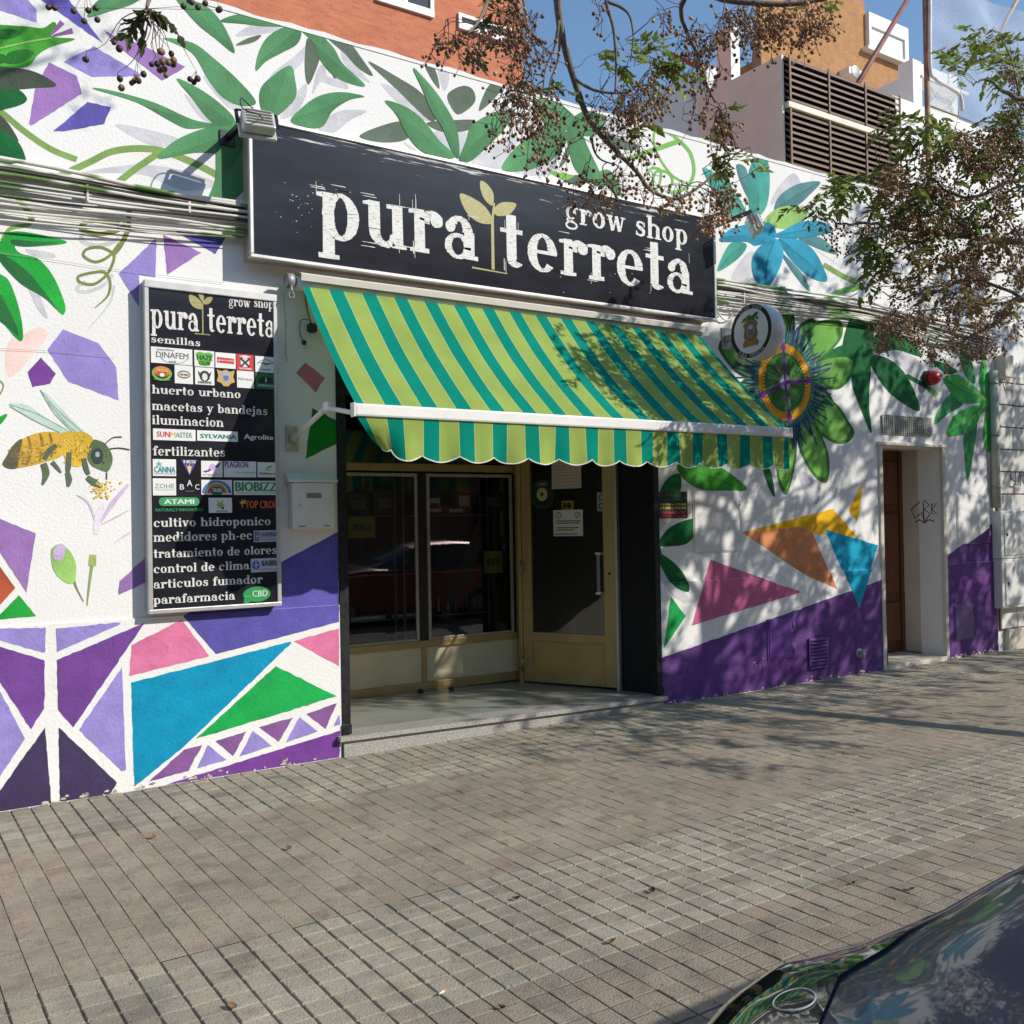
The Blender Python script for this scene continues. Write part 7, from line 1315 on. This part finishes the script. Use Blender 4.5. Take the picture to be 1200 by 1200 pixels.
for cx, cy, rx_, ry_, n, c in ((1110, 215, 90, 60, 44, GRN), (1150, 300, 70, 55, 26, OLV), (1070, 250, 50, 40, 26, GRN), (1080, 320, 60, 45, 18, OLV), (985, 217, 22, 8, 14, LGRN), (948, 242, 8, 5, 4, GRN), (1020, 220, 16, 8, 7, LGRN), (1165, 60, 36, 36, 22, LGRN), (1110, 72, 14, 6, 5, LGRN), (1060, 150, 30, 14, 14, GRN), (1015, 280, 14, 8, 9, GRN), (1025, 312, 18, 12, 10, GRN), (1100, 150, 24, 20, 12, LGRN), (1180, 150, 24, 30, 18, GRN)):
    for i in range(int(n*1.5)):
        an = B.r.uniform(0, 6.28); q_ = math.sqrt(B.r.random()); q = PD(cx+rx_*q_*math.cos(an), cy+ry_*q_*math.sin(an), B.r.uniform(6.5, 7.3)); a = B.near(q, 4); B.twig(a, q, .002, reg=False); B.spray(q, B.rv()+Vector((0, 0, -.2)), B.r.uniform(.10, .20), c, 9, .07)
for i in range(210):                                                   # bare twiglets
    q = PD(B.r.uniform(1020, 1215), B.r.uniform(140, 410), B.r.uniform(6.4, 7.4)); B.twig(B.near(q, 6), q, .003)
# the rest of the crown, to the right of the picture
big = []
for i in range(9):
    e = Vector((9.6+i*.55+B.r.uniform(-.4, .4), B.r.uniform(.8, 3.0), B.r.uniform(4.4, 7.0))); mid = tb.lerp(e, .5)+Vector((B.r.uniform(-.2, .2), B.r.uniform(-.2, .2), .5)); big.append(B.limb([tb, mid, e], .035, .01, wob=.02))
for i in range(400):
    q = Vector((B.r.uniform(8.6, 14.6), B.r.uniform(.6, 3.2), 0)); q.z = B.r.uniform(3.3, 7.1) if q.x > 9.6 else B.r.uniform(4.2, 6.6)
    a = B.near(q, 5); B.twig(a, q, .006 if i < 60 else .004)
    for j in range(2): B.panicle(q+B.rv()*.12, .16, 8, .0075)
    for j in range(5): B.spray(q+B.rv()*.14, B.rv(), B.r.uniform(.18, .32), GRN, 9, .105)
for i in range(5):
    e = Vector((7.2+i*.5, 1.2+.28*((i*2) % 5), 2.7+.2*(i % 3))); B.limb([tb, tb.lerp(e, .5)+Vector((0, .1, .25)), e], .028, .007, wob=.02)
for i in range(75):
    q = Vector((B.r.uniform(7.0, 10.0), B.r.uniform(1.1, 2.5), B.r.uniform(2.4, 3.7))); B.twig(B.near(q, 5), q, .004)
    for j in range(2): B.panicle(q+B.rv()*.1, .16, 8, .0075)
    for j in range(2): B.spray(q+B.rv()*.1, B.rv(), B.r.uniform(.18, .3), GRN, 9, .085)
B.build('leaning_tree', 'leaning berry tree with a dense brown and green crown at the right edge', trB[0][0], trB, 'berry trees along the pavement')

# ================================================================== cars parked at the kerb
def car(name, label, X0, yk, paint, group):
    ROAD = -0.13; hw = 0.88; YC = yk-hw; t = thing(name, label, 'car', (X0+2, YC, ROAD), group)
    st = [(0.0, .62, .80, .30), (.08, .76, .87, .24), (.2, .86, .92, .2), (.4, .928, .945, .18), (.56, .962, .95, .18), (.73, .925, .955, .17), (.95, .893, .985, .17), (1.15, .885, 1.01, .17), (1.3, .885, 1.02, .17), (1.8, .885, 1.0, .17), (2.6, .885, 1.01, .17), (3.4, .88, 1.03, .17), (3.85, .85, 1.03, .18), (4.02, .80, 1.0, .22), (4.1, .70, .85, .30)]
    sx = [q[0] for q in st]
    def prm(x): return [float(np.interp(x, sx, [q[k] for q in st])) for k in (1, 2, 3)]
    def sec(x):
        w_, zt, zb = prm(x); return [(0, zb), (.80*w_, zb), (.97*w_, zb+.06), (w_, .42), (w_*.995, zt-.20), (w_*.965, zt-.07), (w_*.90, zt-.015), (w_*.62, zt+.022), (0, zt+.040)]
    def S(x, u):                                                       # u 0..8 along the half section
        c = sec(x); pts = [(-c[1][0], c[1][1])]+c+[(-c[-2][0], c[-2][1])]; i = min(int(u), 7); f = u-i; p0, p1, p2, p3 = [np.array(pts[i+k]) for k in range(4)]
        q = .5*((2*p1)+(p2-p0)*f+(2*p0-5*p1+4*p2-p3)*f*f+(3*p1-p0-3*p2+p3)*f**3); return q
    def SP(x, u, sgn=1, o=0.0):
        q = S(x, u); e = 1e-3; a = S(x, min(u+.05, 8))-S(x, max(u-.05, 0)); nrm = np.array([a[1], -a[0]]); nrm = nrm/(np.linalg.norm(nrm)+1e-9); q = q+nrm*o; return (X0+x, YC+sgn*q[0], ROAD+q[1])
    xs_ = sorted(set(list(np.linspace(0, .4, 14))+list(np.linspace(.4, 4.1, 60)))); us = np.linspace(0, 8, 41); b_ = M(); vs = []
    for x in xs_: vs += [SP(x, u, 1) for u in us]+[SP(x, u, -1) for u in us[-2:0:-1]]
    n = 2*len(us)-2; fs = [(i*n+j, i*n+(j+1) % n, (i+1)*n+(j+1) % n, (i+1)*n+j) for i in range(len(xs_)-1) for j in range(n)]+[tuple(range(n)), tuple(range((len(xs_)-1)*n, len(xs_)*n))]
    b_.add(vs, fs, 0, (1, 1, 1), True); body = obj('body', b_, paint, t, fix=True)
    gh = [(q[0]+.12, q[1], q[2], q[3]+(.06 if q[3] > 1.28 else 0)) for q in [(1.20, .72, .70, 1.0), (1.55, .76, .60, 1.13), (2.05, .79, .53, 1.29), (2.4, .79, .51, 1.335), (2.9, .79, .51, 1.35), (3.35, .78, .51, 1.325), (3.65, .77, .52, 1.27), (3.92, .74, .66, 1.02)]]
    def gp(i, k, sg):                                                  # k: 0 belt, 1 roof edge, 2 shoulder of the roof, 3 centre
        x, wb, wr, zr = gh[i]; zb = 0.985; return {0: (X0+x, YC+sg*wb, ROAD+zb), 1: (X0+x, YC+sg*(wr+.015), ROAD+max(zb, zr-.05)), 2: (X0+x, YC+sg*(wr-.07), ROAD+max(zb, zr)), 3: (X0+x, YC, ROAD+max(zb, zr)+.03)}[k]
    def strip_(i0, i1, nm, mt, ks):
        b_ = M()
        for i in range(i0, i1):
            if ks == 'top':
                r0 = [gp(i, 1, 1), gp(i, 2, 1), gp(i, 3, 1), gp(i, 2, -1), gp(i, 1, -1)]; r1 = [gp(i+1, 1, 1), gp(i+1, 2, 1), gp(i+1, 3, 1), gp(i+1, 2, -1), gp(i+1, 1, -1)]; b_.add(r0+r1, [(j, j+1, 6+j, 5+j) for j in range(4)], 0, (1, 1, 1), True)
            else: b_.add([gp(i, 0, ks), gp(i, 1, ks), gp(i+1, 1, ks), gp(i+1, 0, ks)], [(0, 1, 2, 3)])
        return obj(nm, b_, mt, t)
    cg = mat('car_glass', (0.07, 0.09, 0.115), 0.03, spec=0.8)  # bluish base colour stands in for the lit cabin and sky reflection
    strip_(0, 2, 'windscreen', cg, 'top'); strip_(2, 6, 'roof', paint, 'top'); strip_(6, 7, 'rear_window', cg, 'top')
    for sg in (1, -1): strip_(0, 7, 'side_window', cg, sg)
    b_ = M()
    for sg in (1, -1):
        b_.tube([gp(i, 1, sg) for i in range(8)], .022, 6)
        for i in (3, 5): b_.obox(gp(i, 0, sg), gp(i, 1, sg), .05, .02)
    obj('pillar', b_, paint, t)
    b_ = M(); b_.add([SP(x, u, s_, .004) for s_ in (1,) for x, u in ((1.22, 5.9), (1.22, 8), (1.36, 8), (1.36, 5.9))], [(0, 1, 2, 3)]); b_.add([SP(x, u, -1, .004) for x, u in ((1.22, 5.9), (1.22, 8), (1.36, 8), (1.36, 5.9))], [(0, 1, 2, 3)]); obj('cowl', b_, dark_plastic, t)
    b_ = M()
    for sg in (1, -1): b_.tube([SP(x, 5.6+.25*(1.24-x), sg, .0005) for x in np.linspace(.62, 1.24, 16)], .004, 5)
    b_.tube([SP(.20, u, 1, .0005) for u in np.linspace(6.4, 8, 10)]+[SP(.20, u, -1, .0005) for u in np.linspace(8, 6.4, 10)], .004, 5); obj('bonnet_gap', b_, ink, body)
    hl = mat('headlamp_glass', (0.01, 0.014, 0.012), 0.03, spec=0.8, coat=1.0); chrome = mat('lamp_ring', rgb(140, 146, 142), 0.6, 0.0)
    for sg in (1, -1):
        b_ = M(); n1, n2 = 18, 8; vs = []
        for i in range(n1+1):
            x = .16+.80*i/n1; f = i/n1; lo, hi = 4.1+1.5*f**1.4, 6.85-1.2*f**1.5
            vs += [SP(x, lo+(hi-lo)*j/n2, sg, .006+.008*math.sin(math.pi*j/n2)*math.sin(math.pi*min(1, f+.1))) for j in range(n2+1)]
        b_.add(vs, [(i*(n2+1)+j, (i+1)*(n2+1)+j, (i+1)*(n2+1)+j+1, i*(n2+1)+j+1) for i in range(n1) for j in range(n2)], 0, (1, 1, 1), True); h_ = obj('headlight', b_, hl, t)
        b_ = M(); b_.tube([SP(.44+.042*math.cos(q), 6.36+.15*math.sin(q), sg, .009) for q in np.linspace(0, 6.283, 30)], .0017, 6); obj('lamp_ring', b_, chrome, h_)
    b_ = M(); b_.add([SP(.035, u, s_, .006) for s_ in (1, -1) for u in (3.3, 4.6)], [(0, 1, 3, 2)]); obj('grille', b_, black_metal, t)
    for x in (.78, 3.3):
        for sg in (1, -1):
            y = YC+sg*.80; b_ = M(); b_.lathe([(.20, -.10), (.29, -.095), (.315, -.06), (.315, .06), (.29, .095), (.20, .10)], (X0+x, y, ROAD+.315), 'y', 28); w_ = obj('wheel', b_, dark_plastic, t); b_ = M(); b_.lathe([(.05, sg*.085), (.195, sg*.092), (.205, sg*.102)], (X0+x, y, ROAD+.315), 'y', 24); obj('rim', b_, grey_metal, w_)
    for sg in (1, -1): b_ = M(); b_.ico((X0+1.86, YC+sg*.96, ROAD+1.06), .1, 0, (1, 1, 1), 2, (.55, 1.0, .65)); b_.obox((X0+1.86, YC+sg*.80, ROAD+1.0), (X0+1.86, YC+sg*.90, ROAD+1.03), .05, .03); obj('wing_mirror', b_, paint, t)
    for sg in (1, -1): b_ = M(); b_.bbox((X0+4.04, YC+sg*.62-.12, ROAD+.72), (X0+4.105, YC+sg*.62+.12, ROAD+.86), .02); obj('tail_light', b_, mat('tail_red', (.3, .01, .01), .2), t)
    return t
def car_paint(name, col):
    mt = mat(name, col, 0.32, 0.25, var=0.3, scale=8, coat=1.0, spec=.6, detail=9); n = mt.node_tree.nodes; l = mt.node_tree.links; b = n['Principled BSDF']; b.inputs['Coat Roughness'].default_value = 0.03; b.inputs['Coat IOR'].default_value = 1.42
    return mt
car('parked_car', 'dark blue car with a headlight ring at the lower right corner', 0.80, 1.17, car_paint('navy_paint', (0.007, 0.012, 0.034)), 'cars parked along the kerb')
car('parked_car', 'dark red car parked behind the dark blue one and mirrored in the shop window', 5.5, 1.16, car_paint('red_paint', (0.22, 0.014, 0.022)), 'cars parked along the kerb')

# ================================================================== litter on the pavement
ll = [('dry_leaf', 605, 1054, 'dark curled dry leaf in the middle of the paving'), ('dry_leaf', 764, 1045, 'small dark dry leaf right of the middle of the paving'), ('dry_leaf', 716, 1105, 'long pale brown dry leaf on the border of the grey and beige pavers'), ('dry_leaf', 179, 982, 'orange dry leaf near the wall under the butterfly mural'), ('dry_leaf', 338, 995, 'twig like brown dry leaf on the worn band in front of the step'), ('dry_leaf', 1000, 1036, 'black dry leaf scrap near the dark blue car'), ('dry_leaf', 1067, 1043, 'flat tan dry leaf nearest the dark blue car'), ('dry_leaf', 272, 1181, 'brown dry leaf near the lower left corner'), ('dry_leaf', 1003, 951, 'thin brown dry leaf on the paving in front of the purple wall'), ('dry_leaf', 588, 1182, 'tiny dark leaf scrap at the bottom edge of the paving')]
for i, (nm, px, py, lb) in enumerate(ll):
    rg = random.Random(i); g = PG(px, py, .004); b_ = M(); L_ = .042 if i not in (5, 9) else .026; an = rg.uniform(0, 6.28); c = [(.07, .035, .02), (.05, .025, .015), (.24, .15, .07), (.26, .13, .05), (.16, .09, .04), (.02, .015, .012), (.30, .18, .10), (.2, .11, .05), (.12, .08, .05), (.05, .03, .02)][i]; vs = []
    for k in range(7):
        f = k/6; w_ = L_*.32*math.sin(math.pi*min(1, f+.06))+.001; z = .004+.016*(f-.4)**2*3; x = (f-.5)*L_
        for s_ in (-1, 0, 1): vs.append((g.x+x*math.cos(an)-s_*w_*math.sin(an), g.y+x*math.sin(an)+s_*w_*math.cos(an), z+abs(s_)*.010*math.sin(3*f)))
    b_.add(vs, [(3*k+j, 3*k+3+j, 3*k+4+j, 3*k+1+j) for k in range(6) for j in range(2)], 0, (1, 1, 1), True); tag(obj(nm, b_, mat('dry_leaf_%d' % i, c, .8, var=.3, scale=60)), lb, 'leaf', 'dry leaves on the pavement')
g = PG(518, 1164, .006); b_ = M(); b_.tube([(g.x-.012, g.y, .007), (g.x+.012, g.y+.008, .007)], .004, 8); b_.tube([(g.x+.0121, g.y+.0081, .007), (g.x+.024, g.y+.016, .007)], .0041, 8, 1); tag(obj('cigarette_end', b_, [paper, mat('filter_tan', rgb(206, 140, 70), .8)]), 'cigarette end lying in a paver joint left of the bottom centre', 'cigarette end')
